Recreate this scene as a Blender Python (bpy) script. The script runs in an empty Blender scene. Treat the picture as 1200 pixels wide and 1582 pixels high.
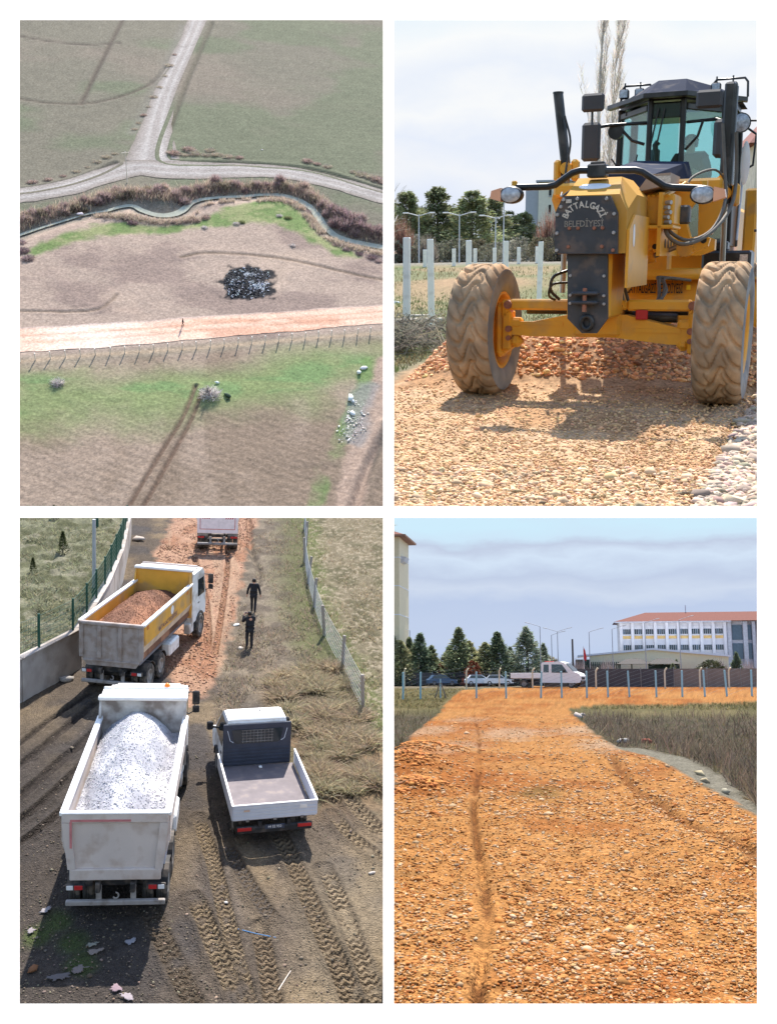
import bpy, math, random
import numpy as np
from mathutils import Matrix, Vector

S = bpy.context.scene
COL = S.collection
PI = math.pi
R = math.radians

# ------------------------------------------------------------------ camera, sky light, sun, exposure
cam = bpy.data.cameras.new('camera')
cam_ob = bpy.data.objects.new('camera', cam)
COL.objects.link(cam_ob)
S.camera = cam_ob
cam_ob.rotation_euler = (PI / 2, 0, 0)
cam.sensor_fit = 'VERTICAL'
cam.sensor_height = 24
cam.lens = 24 * 1600 / 1582
cam.clip_end = 40000

SUN = Vector((.09, .47, .875)).normalized()
world = bpy.data.worlds.new('World')
S.world = world
world.use_nodes = True
_nt = world.node_tree
_sky = _nt.nodes.new('ShaderNodeTexSky')
_sky.sky_type = 'NISHITA'
_sky.sun_disc = False
_sky.sun_elevation = math.asin(SUN.z)
_sky.sun_rotation = math.atan2(SUN.x, SUN.y)
_nt.links.new(_sky.outputs[0], _nt.nodes['Background'].inputs[0])
_nt.nodes['Background'].inputs[1].default_value = .15
sun = bpy.data.lights.new('sun', 'SUN')
sun.energy = 4.6
sun.angle = R(.5)
sun.color = (1, .94, .86)
sun_ob = bpy.data.objects.new('sun', sun)
COL.objects.link(sun_ob)
sun_ob.rotation_euler = SUN.to_track_quat('Z', 'Y').to_euler()
vs = S.view_settings
vs.view_transform = 'Standard'
vs.look = 'None'
vs.gamma = 1
vs.use_curve_mapping = False
vs.exposure = 1.05

# ------------------------------------------------------------------ the four places: a level frame each, in metres
class Place:
    def __init__(self, rot, height, scale):
        self.Rm = np.array(rot)
        self.h = height
        self.s = scale
        m = Matrix([list(r) for r in rot]).to_4x4()
        self.M = Matrix.Scale(scale, 4) @ m @ Matrix.Translation((0, 0, -height))
    def world(self, X, Y, Z):
        return self.s * np.einsum('ij,j...->i...', self.Rm, np.stack([X, Y, Z - self.h]))

FIELDS = Place([[0.9847174, -0.1414089, 0.1016619], [0.1729657, 0.7258213, -0.6657825], [0.0203592, 0.6731917, 0.7391877]], 120, 1)      # farmland seen from the air
ROADWORK = Place([[0.9849791, 0.1723304, -0.0108804], [-0.1699624, 0.9564652, -0.237249], [-0.0304785, 0.2355346, 0.9713879]], 1.5, 75)    # grader on the gravel road
YARD = Place([[0.9847142, -0.1653653, 0.054701], [0.1729895, 0.9651364, -0.1964341], [-0.0203105, 0.2028941, 0.97899]], 15.5, 1)        # trucks on the muddy track
NEWROAD = Place([[0.9849566, 0.1727968, -0.0013112], [-0.1703961, 0.9724783, 0.1589062], [0.0287336, -0.1562923, 0.9872928]], 1.8, 3.4)     # fresh orange road and the school

# ------------------------------------------------------------------ numpy noise and distances
def _hash(i, j, seed):
    n = (i * 374761393 + j * 668265263 + seed * 974711) & 0xffffffff
    n = ((n ^ (n >> 13)) * 1274126177) & 0xffffffff
    return ((n ^ (n >> 16)) & 0xffff) / 65535.0
def vnoise(x, y, seed=0):
    xi = np.floor(x).astype(np.int64); yi = np.floor(y).astype(np.int64)
    fx = x - xi; fy = y - yi
    fx = fx * fx * (3 - 2 * fx); fy = fy * fy * (3 - 2 * fy)
    a = _hash(xi, yi, seed); b = _hash(xi + 1, yi, seed); c = _hash(xi, yi + 1, seed); d = _hash(xi + 1, yi + 1, seed)
    return (a * (1 - fx) + b * fx) * (1 - fy) + (c * (1 - fx) + d * fx) * fy
def fbm(x, y, oct=4, seed=0):
    t = 0; amp = .5; tot = 0
    for o in range(oct):
        t = t + amp * vnoise(x * 2 ** o + 17.3 * o, y * 2 ** o - 9.1 * o, seed + o); tot += amp; amp *= .5
    return t / tot
def sst(a, b, x):
    t = np.clip((x - a) / (b - a), 0, 1)
    return t * t * (3 - 2 * t)
def dline(X, Y, pts):
    """distance to a polyline, length along it, signed side"""
    best = np.full(X.shape, 1e9); along = np.zeros(X.shape); side = np.zeros(X.shape); L = 0
    for (x0, y0), (x1, y1) in zip(pts[:-1], pts[1:]):
        dx, dy = x1 - x0, y1 - y0; l = math.hypot(dx, dy) + 1e-9
        t = np.clip(((X - x0) * dx + (Y - y0) * dy) / l / l, 0, 1)
        ex = X - x0 - t * dx; ey = Y - y0 - t * dy
        d = np.hypot(ex, ey); m = d < best
        best = np.where(m, d, best); along = np.where(m, L + t * l, along)
        side = np.where(m, np.sign(dx * ey - dy * ex), side); L += l
    return best, along, side * best
def dpoly(X, Y, pts):
    """signed distance to a closed outline, negative inside"""
    d, _, _ = dline(X, Y, list(pts) + [pts[0]])
    ins = np.zeros(X.shape, bool); n = len(pts)
    for i in range(n):
        x0, y0 = pts[i]; x1, y1 = pts[(i + 1) % n]
        c = ((y0 > Y) != (y1 > Y)) & (X < (x1 - x0) * (Y - y0) / (y1 - y0 + 1e-12) + x0)
        ins ^= c
    return np.where(ins, -d, d)
def smooth_line(pts, n=8):
    P = [np.array(p, float) for p in pts]
    P = [2 * P[0] - P[1]] + P + [2 * P[-1] - P[-2]]
    out = []
    for i in range(1, len(P) - 2):
        for k in range(n):
            t = k / n
            out.append(tuple(.5 * ((2 * P[i]) + (P[i + 1] - P[i - 1]) * t + (2 * P[i - 1] - 5 * P[i] + 4 * P[i + 1] - P[i + 2]) * t * t + (3 * P[i] - P[i - 1] - 3 * P[i + 1] + P[i + 2]) * t ** 3)))
    out.append(tuple(P[-2]))
    return out
def lin(r, g, b, k=1.0):
    f = lambda v: (v / 255 / 12.92) if v / 255 <= .04045 else ((v / 255 + .055) / 1.055) ** 2.4
    return np.array([f(r) / k, f(g) / k, f(b) / k])
def mixc(a, b, t):
    return a * (1 - t[..., None]) + b * t[..., None]

# ------------------------------------------------------------------ materials
def mat(name, col, rough=.7, metal=0., var=.12, scale=4., bump=.0, bscale=30., dirt=None, dirt_amt=.5, dscale=3., spec=.4, attr=False, emit=None, gravel=0, gamt=.3):
    m = bpy.data.materials.new(name); m.use_nodes = True
    t = m.node_tree; N = t.nodes; L = t.links; b = N['Principled BSDF']
    b.inputs['Roughness'].default_value = rough; b.inputs['Metallic'].default_value = metal
    b.inputs['Specular IOR Level'].default_value = spec
    tc = N.new('ShaderNodeTexCoord')
    def noise(sc, det=6):
        n = N.new('ShaderNodeTexNoise'); n.inputs['Scale'].default_value = sc; n.inputs['Detail'].default_value = det
        L.new(tc.outputs['Object'], n.inputs['Vector']); return n.outputs['Fac']
    def mr(x, a, bb, c, d):
        n = N.new('ShaderNodeMapRange'); n.inputs[1].default_value = a; n.inputs[2].default_value = bb; n.inputs[3].default_value = c; n.inputs[4].default_value = d
        L.new(x, n.inputs[0]); return n.outputs[0]
    if attr:
        a = N.new('ShaderNodeAttribute'); a.attribute_name = 'Col'; src = a.outputs['Color']
    else:
        a = N.new('ShaderNodeRGB'); a.outputs[0].default_value = (*col, 1); src = a.outputs[0]
    if dirt is not None:
        mx = N.new('ShaderNodeMix'); mx.data_type = 'RGBA'
        L.new(mr(noise(dscale, 8), .62 - dirt_amt * .4, .72 - dirt_amt * .25, 0, min(1, .35 + dirt_amt)), mx.inputs[0])
        L.new(src, mx.inputs[6]); mx.inputs[7].default_value = (*dirt, 1); src = mx.outputs[2]
    if var:
        v = N.new('ShaderNodeVectorMath'); v.operation = 'SCALE'
        L.new(src, v.inputs[0]); L.new(mr(noise(scale), .3, .7, 1 - var, 1 + var), v.inputs['Scale']); src = v.outputs[0]
    if gravel:
        vo = N.new('ShaderNodeTexVoronoi'); vo.inputs['Scale'].default_value = gravel; vo.inputs['Randomness'].default_value = 1
        wp = N.new('ShaderNodeVectorMath'); wp.operation = 'MULTIPLY_ADD'; nn = N.new('ShaderNodeTexNoise'); nn.inputs['Scale'].default_value = gravel * .8; L.new(tc.outputs['Object'], nn.inputs['Vector'])
        L.new(nn.outputs['Color'], wp.inputs[0]); wp.inputs[1].default_value = (.9 / gravel,) * 3; L.new(tc.outputs['Object'], wp.inputs[2]); L.new(wp.outputs[0], vo.inputs['Vector'])
        sx_ = N.new('ShaderNodeSeparateColor'); L.new(vo.outputs['Color'], sx_.inputs[0])
        v2 = N.new('ShaderNodeVectorMath'); v2.operation = 'SCALE'; L.new(src, v2.inputs[0]); L.new(mr(sx_.outputs[0], 0, 1, 1 - gamt, 1 + gamt), v2.inputs['Scale']); src = v2.outputs[0]
    L.new(src, b.inputs['Base Color'])
    if bump:
        bp = N.new('ShaderNodeBump'); bp.inputs['Strength'].default_value = bump; bp.inputs['Distance'].default_value = .05
        if gravel:
            ad_ = N.new('ShaderNodeMath'); ad_.operation = 'MULTIPLY_ADD'; L.new(vo.outputs['Distance'], ad_.inputs[0]); ad_.inputs[1].default_value = -1.2; L.new(sx_.outputs[1], ad_.inputs[2]); L.new(ad_.outputs[0], bp.inputs['Height'])
        else: L.new(noise(bscale, 4), bp.inputs['Height'])
        L.new(bp.outputs[0], b.inputs['Normal'])
    if emit:
        b.inputs['Emission Color'].default_value = (*emit[0], 1); b.inputs['Emission Strength'].default_value = emit[1]
    return m
def glass(name, tint, refl=.12):
    m = bpy.data.materials.new(name); m.use_nodes = True
    t = m.node_tree; N = t.nodes; L = t.links; N.remove(N['Principled BSDF'])
    tr = N.new('ShaderNodeBsdfTransparent'); tr.inputs[0].default_value = (*tint, 1)
    gl = N.new('ShaderNodeBsdfGlossy'); gl.inputs['Roughness'].default_value = .03
    lw = N.new('ShaderNodeLayerWeight'); lw.inputs[0].default_value = .15
    ad = N.new('ShaderNodeMath'); ad.operation = 'MULTIPLY_ADD'; ad.inputs[1].default_value = .45; ad.inputs[2].default_value = refl; L.new(lw.outputs['Facing'], ad.inputs[0])
    mx = N.new('ShaderNodeMixShader'); L.new(ad.outputs[0], mx.inputs[0]); L.new(tr.outputs[0], mx.inputs[1]); L.new(gl.outputs[0], mx.inputs[2])
    L.new(mx.outputs[0], N['Material Output'].inputs[0])
    return m

# ------------------------------------------------------------------ object helpers
def tag(o, label=None, cat=None, group=None, kind=None):
    if label: o['label'] = label
    if cat: o['category'] = cat
    if group: o['group'] = group
    if kind: o['kind'] = kind
    return o
def put(o, place, loc=(0, 0, 0), rz=0, sc=1, tilt=None):
    m = place.M @ Matrix.Translation(loc) @ Matrix.Rotation(rz, 4, 'Z')
    if tilt: m = m @ Matrix.Rotation(tilt[0], 4, 'X') @ Matrix.Rotation(tilt[1], 4, 'Y')
    if isinstance(sc, (tuple, list)): m = m @ Matrix.Diagonal((*sc, 1))
    else: m = m @ Matrix.Scale(sc, 4)
    o.matrix_world = m
    return o
def thing(name, place, loc, rz, label, cat, group=None, sc=1, tilt=None):
    o = bpy.data.objects.new(name, None); COL.objects.link(o)
    o.empty_display_size = .1
    put(o, place, loc, rz, sc, tilt)
    return tag(o, label, cat, group)
def mesh_ob(name, me, mats=None, parent=None, place=None):
    o = bpy.data.objects.new(name, me); COL.objects.link(o)
    if mats is not None and not len(me.materials):
        for m in (mats if isinstance(mats, (list, tuple)) else [mats]): me.materials.append(m)
    if parent: o.parent = parent
    if place: put(o, place)
    return o
def copy_tree(o, parent=None):
    c = o.copy(); COL.objects.link(c)
    if parent: c.parent = parent
    for ch in list(o.children): copy_tree(ch, c)
    return c
def np_mesh(name, V, Fq, col=None, smooth=False):
    """V (n,3), F (m,k) equal sized faces, col (n,3)"""
    V = np.asarray(V, np.float32); Fq = np.asarray(Fq, np.int32)
    me = bpy.data.meshes.new(name); k = Fq.shape[1]
    me.vertices.add(len(V)); me.vertices.foreach_set('co', V.ravel())
    me.loops.add(Fq.size); me.loops.foreach_set('vertex_index', Fq.ravel())
    me.polygons.add(len(Fq)); me.polygons.foreach_set('loop_start', np.arange(0, Fq.size, k, dtype=np.int32))
    if smooth: me.polygons.foreach_set('use_smooth', np.ones(len(Fq), bool))
    me.update(calc_edges=True)
    if col is not None:
        a = me.color_attributes.new('Col', 'FLOAT_COLOR', 'POINT')
        c = np.ones((len(V), 4), np.float32); c[:, :3] = col
        a.data.foreach_set('color', c.ravel())
    return me
def terrain(name, place, X, Y, Z, colr, keep, m):
    ny, nx = X.shape
    V = np.stack([X, Y, Z], -1).reshape(-1, 3)
    idx = np.arange(nx * ny).reshape(ny, nx)
    F = np.stack([idx[:-1, :-1], idx[:-1, 1:], idx[1:, 1:], idx[1:, :-1]], -1).reshape(-1, 4)
    if keep is not None:
        k = keep.reshape(-1); F = F[k[F].all(1)]
        used = np.zeros(len(V), bool); used[F] = True
        remap = np.cumsum(used) - 1; V = V[used]; F = remap[F]; colr = colr.reshape(-1, 3)[used]
    me = np_mesh(name, V, F, np.clip(colr.reshape(-1, 3), 0.002, .95), True)
    o = mesh_ob(name, me, m, None, place)
    o['kind'] = 'structure'
    return o

class MB:
    def __init__(s): s.v = []; s.f = []; s.sm = []; s.mi = []; s.cur = 0
    def add(s, vs_, fs, smooth=False):
        n = len(s.v); s.v += [tuple(p) for p in vs_]
        for f in fs: s.f.append([n + i for i in f]); s.sm.append(smooth); s.mi.append(s.cur)
        return s
    def box(s, c, d, rot=None, bev=0.0, taper=None):
        """box of size d centred at c; rot a 3x3; bev chamfer; taper scales the top (x,y)"""
        hx, hy, hz = d[0] / 2, d[1] / 2, d[2] / 2; b = min(bev, hx * .9, hy * .9, hz * .9)
        if b <= 0:
            vs_ = [(x * hx, y * hy, z * hz) for x in (-1, 1) for y in (-1, 1) for z in (-1, 1)]
            fs = [(0, 1, 3, 2), (4, 6, 7, 5), (0, 4, 5, 1), (2, 3, 7, 6), (0, 2, 6, 4), (1, 5, 7, 3)]
        else:
            vs_ = []; idx = {}
            for x in (-1, 1):
                for y in (-1, 1):
                    for z in (-1, 1):
                        for a, p in enumerate(((x * hx, y * (hy - b), z * (hz - b)), (x * (hx - b), y * hy, z * (hz - b)), (x * (hx - b), y * (hy - b), z * hz))):
                            idx[(x, y, z, a)] = len(vs_); vs_.append(p)
            fs = []; q = [(-1, -1), (1, -1), (1, 1), (-1, 1)]
            for sgn in (-1, 1):
                o = 1 if sgn > 0 else -1
                fs.append([idx[(sgn, a, c_, 0)] for a, c_ in q][::o]); fs.append([idx[(a, sgn, c_, 1)] for a, c_ in q][::-o]); fs.append([idx[(a, c_, sgn, 2)] for a, c_ in q][::o])
            for a in (-1, 1):
                for c_ in (-1, 1):
                    fs.append([idx[(a, c_, -1, 0)], idx[(a, c_, 1, 0)], idx[(a, c_, 1, 1)], idx[(a, c_, -1, 1)]])
                    fs.append([idx[(a, -1, c_, 0)], idx[(a, 1, c_, 0)], idx[(a, 1, c_, 2)], idx[(a, -1, c_, 2)]])
                    fs.append([idx[(-1, a, c_, 1)], idx[(1, a, c_, 1)], idx[(1, a, c_, 2)], idx[(-1, a, c_, 2)]])
            for x in (-1, 1):
                for y in (-1, 1):
                    for z in (-1, 1): fs.append([idx[(x, y, z, a)] for a in range(3)])
            V = [Vector(p) for p in vs_]; g = []
            for f in fs:
                n = (V[f[1]] - V[f[0]]).cross(V[f[2]] - V[f[0]]); cc = sum((V[i] for i in f), Vector())
                g.append(f if n.dot(cc) >= 0 else f[::-1])
            fs = g
        out = []
        for p in vs_:
            p = list(p)
            if taper and p[2] > 0: p[0] *= taper[0]; p[1] *= taper[1]
            p = Vector(p)
            if rot is not None: p = rot @ p
            out.append((p[0] + c[0], p[1] + c[1], p[2] + c[2]))
        return s.add(out, fs)
    def bar(s, a, b, w, h, bev=0, up=(0, 0, 1)):
        """rectangular bar from a to b"""
        a = Vector(a); b = Vector(b); y = (b - a); l = y.length; y.normalize(); u = Vector(up)
        x = y.cross(u)
        if x.length < 1e-5: x = y.cross(Vector((1, 0, 0)))
        x.normalize(); z = x.cross(y)
        m = Matrix((x, y, z)).transposed()
        return s.box((a + b) / 2, (w, l, h), m, bev)
    def cyl(s, a, b, r0, r1=None, n=12, caps=True, smooth=True):
        r1 = r0 if r1 is None else r1
        a = Vector(a); b = Vector(b); z = (b - a).normalized(); x = z.orthogonal().normalized(); y = z.cross(x)
        vs_ = []
        for p, r in ((a, r0), (b, r1)):
            for i in range(n):
                t = 2 * PI * i / n; vs_.append(p + x * (r * math.cos(t)) + y * (r * math.sin(t)))
        s.add(vs_, [(i, (i + 1) % n, n + (i + 1) % n, n + i) for i in range(n)], smooth)
        if caps:
            s.add(vs_[:n], [tuple(range(n))[::-1]]); s.add(vs_[n:], [tuple(range(n))])
        return s
    def tube(s, pts, r, n=8, caps=True):
        P = [Vector(p) for p in pts]; rs = r if isinstance(r, (list, tuple)) else [r] * len(P)
        vs_ = []; x = None
        for i, p in enumerate(P):
            t = ((P[min(i + 1, len(P) - 1)] - p).normalized() + (p - P[max(i - 1, 0)]).normalized())
            t = t.normalized() if t.length > 1e-6 else Vector((0, 0, 1))
            x = (x - t * x.dot(t)).normalized() if x is not None and (x - t * x.dot(t)).length > 1e-4 else t.orthogonal().normalized()
            y = t.cross(x)
            for k in range(n):
                a = 2 * PI * k / n; vs_.append(p + x * (rs[i] * math.cos(a)) + y * (rs[i] * math.sin(a)))
        fs = [(i * n + k, i * n + (k + 1) % n, (i + 1) * n + (k + 1) % n, (i + 1) * n + k) for i in range(len(P) - 1) for k in range(n)]
        s.add(vs_, fs, True)
        if caps:
            s.add(vs_[:n], [tuple(range(n))[::-1]]); s.add(vs_[-n:], [tuple(range(n))])
        return s
    def lathe(s, prof, n=24, m=None, smooth=True, c=(0, 0, 0)):
        """profile (r, h) turned about the local z axis, m a 3x3"""
        vs_ = []
        for r, h in prof:
            for i in range(n):
                t = 2 * PI * i / n; p = Vector((r * math.cos(t), r * math.sin(t), h))
                if m is not None: p = m @ p
                vs_.append((p[0] + c[0], p[1] + c[1], p[2] + c[2]))
        fs = [(j * n + i, j * n + (i + 1) % n, (j + 1) * n + (i + 1) % n, (j + 1) * n + i) for j in range(len(prof) - 1) for i in range(n)]
        return s.add(vs_, fs, smooth)
    def prism(s, poly, axis, a, b):
        """closed 2D outline pushed from a to b along an axis ('x': (y,z), 'y': (x,z), 'z': (x,y))"""
        f = {'x': lambda u, v, w: (w, u, v), 'y': lambda u, v, w: (u, w, v), 'z': lambda u, v, w: (u, v, w)}[axis]
        n = len(poly); vs_ = [f(u, v, a) for u, v in poly] + [f(u, v, b) for u, v in poly]
        area = sum(poly[i][0] * poly[(i + 1) % n][1] - poly[(i + 1) % n][0] * poly[i][1] for i in range(n))
        flip = (area > 0) == (b > a)
        if axis == 'y': flip = not flip
        side = [(i, (i + 1) % n, n + (i + 1) % n, n + i) for i in range(n)]
        c0, c1 = tuple(range(n))[::-1], tuple(range(n, 2 * n))
        if not flip: side = [f_[::-1] for f_ in side]; c0, c1 = c0[::-1], c1[::-1]
        return s.add(vs_, side + [c0, c1])
    def loft(s, A, B, cap=True):
        n = len(A)
        s.add(list(A) + list(B), [(i, (i + 1) % n, n + (i + 1) % n, n + i) for i in range(n)] + ([tuple(range(n))[::-1], tuple(range(n, 2 * n))] if cap else []))
        return s
    def build(s, name, mats, parent=None, place=None):
        me = bpy.data.meshes.new(name); me.from_pydata([tuple(p) for p in s.v], [], s.f)
        me.polygons.foreach_set('use_smooth', s.sm); me.polygons.foreach_set('material_index', s.mi); me.update()
        return mesh_ob(name, me, mats, parent, place)

# ------------------------------------------------------------------ loose natural pieces, built with numpy
ICO_V = np.array([(-1, 1.618, 0), (1, 1.618, 0), (-1, -1.618, 0), (1, -1.618, 0), (0, -1, 1.618), (0, 1, 1.618), (0, -1, -1.618), (0, 1, -1.618), (1.618, 0, -1), (1.618, 0, 1), (-1.618, 0, -1), (-1.618, 0, 1)]) / 1.902
ICO_F = np.array([(0, 11, 5), (0, 5, 1), (0, 1, 7), (0, 7, 10), (0, 10, 11), (1, 5, 9), (5, 11, 4), (11, 10, 2), (10, 7, 6), (7, 1, 8), (3, 9, 4), (3, 4, 2), (3, 2, 6), (3, 6, 8), (3, 8, 9), (4, 9, 5), (2, 4, 11), (6, 2, 10), (8, 6, 7), (9, 8, 1)])
def rand_rot(n, rg):
    q = rg.normal(size=(n, 4)); q /= np.linalg.norm(q, axis=1)[:, None]; w, x, y, z = q.T
    return np.stack([1 - 2 * (y * y + z * z), 2 * (x * y - z * w), 2 * (x * z + y * w), 2 * (x * y + z * w), 1 - 2 * (x * x + z * z), 2 * (y * z - x * w), 2 * (x * z - y * w), 2 * (y * z + x * w), 1 - 2 * (x * x + y * y)], -1).reshape(n, 3, 3)
def stones_mesh(name, pos, size, col, rg, flat=.66):
    n = len(pos)
    B0 = np.einsum('nij,kj->nki', rand_rot(n, rg), ICO_V); q = (np.abs(B0) ** 9).sum(-1, keepdims=True) ** (1 / 9)
    V = B0 / q * (1 + rg.uniform(-.34, .2, (n, 12, 1)))
    V = V * rg.uniform(.5, 1.1, (n, 1, 3)); V = np.einsum('nij,nkj->nki', rand_rot(n, rg), V)
    V[..., 2] *= flat
    V = V * np.asarray(size)[:, None, None] + np.asarray(pos)[:, None, :]
    F = ICO_F[None] + (np.arange(n) * 12)[:, None, None]
    return np_mesh(name, V.reshape(-1, 3), F.reshape(-1, 3), np.repeat(np.clip(col, .003, .9), 12, 0))
def strips_mesh(name, A, B, w, col, bend=None, rg=None):
    """thin tapering stalks from A to B, two triangles wide at the foot; bend moves the middle"""
    n = len(A); d = B - A; rg = rg or np.random.default_rng(1)
    s = np.cross(d, rg.normal(size=(n, 3))); s /= np.linalg.norm(s, axis=1)[:, None] + 1e-9
    w = np.broadcast_to(np.asarray(w, float), (n,))[:, None]
    Mid = (A + B) / 2 + (bend if bend is not None else 0)
    V = np.stack([A - s * w, A + s * w, Mid - s * w * .7, Mid + s * w * .7, B], 1).reshape(-1, 3)
    o = (np.arange(n) * 5)[:, None]
    F = np.concatenate([np.stack([o[:, 0], o[:, 0] + 1, o[:, 0] + 3], 1), np.stack([o[:, 0], o[:, 0] + 3, o[:, 0] + 2], 1), np.stack([o[:, 0] + 2, o[:, 0] + 3, o[:, 0] + 4], 1)])
    return np_mesh(name, V, F, np.repeat(np.clip(col, .003, .9), 5, 0))
def leaves_mesh(name, C, size, col, rg, aspect=.5, dirn=None):
    """one small pointed leaf (two triangles) at each centre"""
    n = len(C); Rm = rand_rot(n, rg); u = Rm[:, :, 0]; v = Rm[:, :, 1]
    if dirn is not None:
        u = dirn + .35 * rg.normal(size=(n, 3)); u /= np.linalg.norm(u, axis=1)[:, None]
        v = np.cross(u, rg.normal(size=(n, 3))); v /= np.linalg.norm(v, axis=1)[:, None] + 1e-9
    s = np.broadcast_to(np.asarray(size, float), (n,))[:, None]
    V = np.stack([C - u * s, C - v * s * aspect, C + u * s, C + v * s * aspect], 1).reshape(-1, 3)
    F = np.arange(n * 4).reshape(n, 4)
    return np_mesh(name, V, F, np.repeat(np.clip(col, .003, .9), 4, 0))
def jitter(base, n, rg, amt=.2, tint=.05):
    c = np.asarray(base)[None] * (1 + rg.normal(0, amt, (n, 1))) * (1 + rg.normal(0, tint, (n, 3)))
    return np.clip(c, .004, .9)
M_ATTR = mat('natural_pieces', (1, 1, 1), .9, attr=True, var=.12, scale=20, spec=.15)
M_TWIG = mat('dry_twigs', (1, 1, 1), .95, attr=True, var=0, spec=.05)
M_LEAF = mat('leaves', (1, 1, 1), .8, attr=True, var=.15, scale=3, spec=.15)
def translucent(m, amt):
    t = m.node_tree; b = t.nodes['Principled BSDF']; tr = t.nodes.new('ShaderNodeBsdfTranslucent'); mx = t.nodes.new('ShaderNodeMixShader'); mx.inputs[0].default_value = amt
    src = b.inputs['Base Color'].links[0].from_socket
    t.links.new(src, tr.inputs[0]); t.links.new(b.outputs[0], mx.inputs[1]); t.links.new(tr.outputs[0], mx.inputs[2]); t.links.new(mx.outputs[0], t.nodes['Material Output'].inputs[0])
translucent(M_TWIG, .45); translucent(M_LEAF, .3)

def twig_bush(seed, n, rx, rz, w, base, up=.5):
    rg = np.random.default_rng(seed)
    th = rg.uniform(0, 2 * PI, n); ph = np.arccos(rg.uniform(0, 1, n)); rr = rg.uniform(.35, 1, n) ** .5
    B = np.stack([rx * rr * np.sin(ph) * np.cos(th), rx * rr * np.sin(ph) * np.sin(th), rz * (.12 + .88 * rr * np.cos(ph))], 1)
    f = rg.uniform(.0, .65, n)[:, None]; A = B * f * np.array([1, 1, up]) + rg.normal(0, rx * .08, (n, 3)) * np.array([1, 1, 0]); A[:, 2] = np.abs(A[:, 2])
    return strips_mesh('twigs', A, B, w * rg.uniform(.6, 1.3, n), jitter(base, n, rg, .28, .06), rg.normal(0, rx * .1, (n, 3)), rg)
def limb_tree(seed, h, r, levels, spread, nsub, droop=0.0, lean=(0, 0)):
    """bare branches as tapering tubes: returns an MB"""
    rd = random.Random(seed); mb = MB(); tips = []
    def grow(p, d, l, rad, lev):
        pts = [p]; rs = [rad]; k = 4 if lev < 2 else 3
        for i in range(k):
            d = (d + Vector((rd.gauss(0, .10), rd.gauss(0, .10), rd.gauss(0, .05) - droop * lev * .1))).normalized()
            p = p + d * (l / k); pts.append(p); rs.append(max(rad * (1 - .8 * (i + 1) / k), rad * .12))
        mb.tube(pts, rs, 7 if lev == 0 else (4 if lev == 1 else 3), False)
        if lev >= levels: tips.append(p); return
        for i in range(nsub[lev]):
            t = rd.uniform(.2, 1); j = min(int(t * k), k - 1); q = pts[j].lerp(pts[j + 1], t * k - j)
            az = rd.uniform(0, 2 * PI); sp = spread[lev] * rd.uniform(.6, 1.3)
            o = d.orthogonal().normalized(); o = Matrix.Rotation(az, 3, d) @ o
            nd = (d * math.cos(sp) + o * math.sin(sp)).normalized()
            grow(q, nd, l * rd.uniform(.32, .55) * (1.15 - .55 * t), rs[j] * .5, lev + 1)
    grow(Vector((0, 0, 0)), Vector((lean[0], lean[1], 1)).normalized(), h, r, 0)
    return mb, tips
def ribbon(name, place, pts, widths, hfun, cfun, m, lift=.05, nc=9, n=10, keep=None):
    L = smooth_line(pts, n); P = np.array(L); k = len(P)
    T = np.gradient(P, axis=0); T /= np.linalg.norm(T, axis=1)[:, None]; Nn = np.stack([-T[:, 1], T[:, 0]], 1)
    wl = np.interp(np.arange(k), np.linspace(0, k - 1, len(widths)), [w[0] for w in widths]); wr = np.interp(np.arange(k), np.linspace(0, k - 1, len(widths)), [w[1] for w in widths])
    u = np.linspace(0, 1, nc); off = wl[:, None] * (1 - u)[None] - wr[:, None] * u[None]
    off = off + (fbm(np.arange(k)[:, None] * .35 + 5 * np.sign(off), 0 * off, 3, 3) - .5) * .9 * (np.abs(u - .5)[None] * 2) ** 4 * min(1.0, (wl.mean() + wr.mean()) * .2)
    X = P[:, None, 0] + Nn[:, None, 0] * off; Y = P[:, None, 1] + Nn[:, None, 1] * off
    Z = hfun(X, Y) + lift
    wz = place.world(X, Y, Z)
    kp = keep(wz) if keep else None
    return terrain(name, place, X, Y, Z, cfun(X, Y, np.broadcast_to(u[None], X.shape)), kp, m)

ORD = ['first', 'second', 'third', 'fourth', 'fifth', 'sixth', 'seventh', 'eighth', 'ninth', 'tenth']
def nth(i):
    if i < 10: return ORD[i]
    return '%d%s' % (i + 1, 'th' if (i + 1) % 100 in (11, 12, 13) else {1: 'st', 2: 'nd', 3: 'rd'}.get((i + 1) % 10, 'th'))


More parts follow.
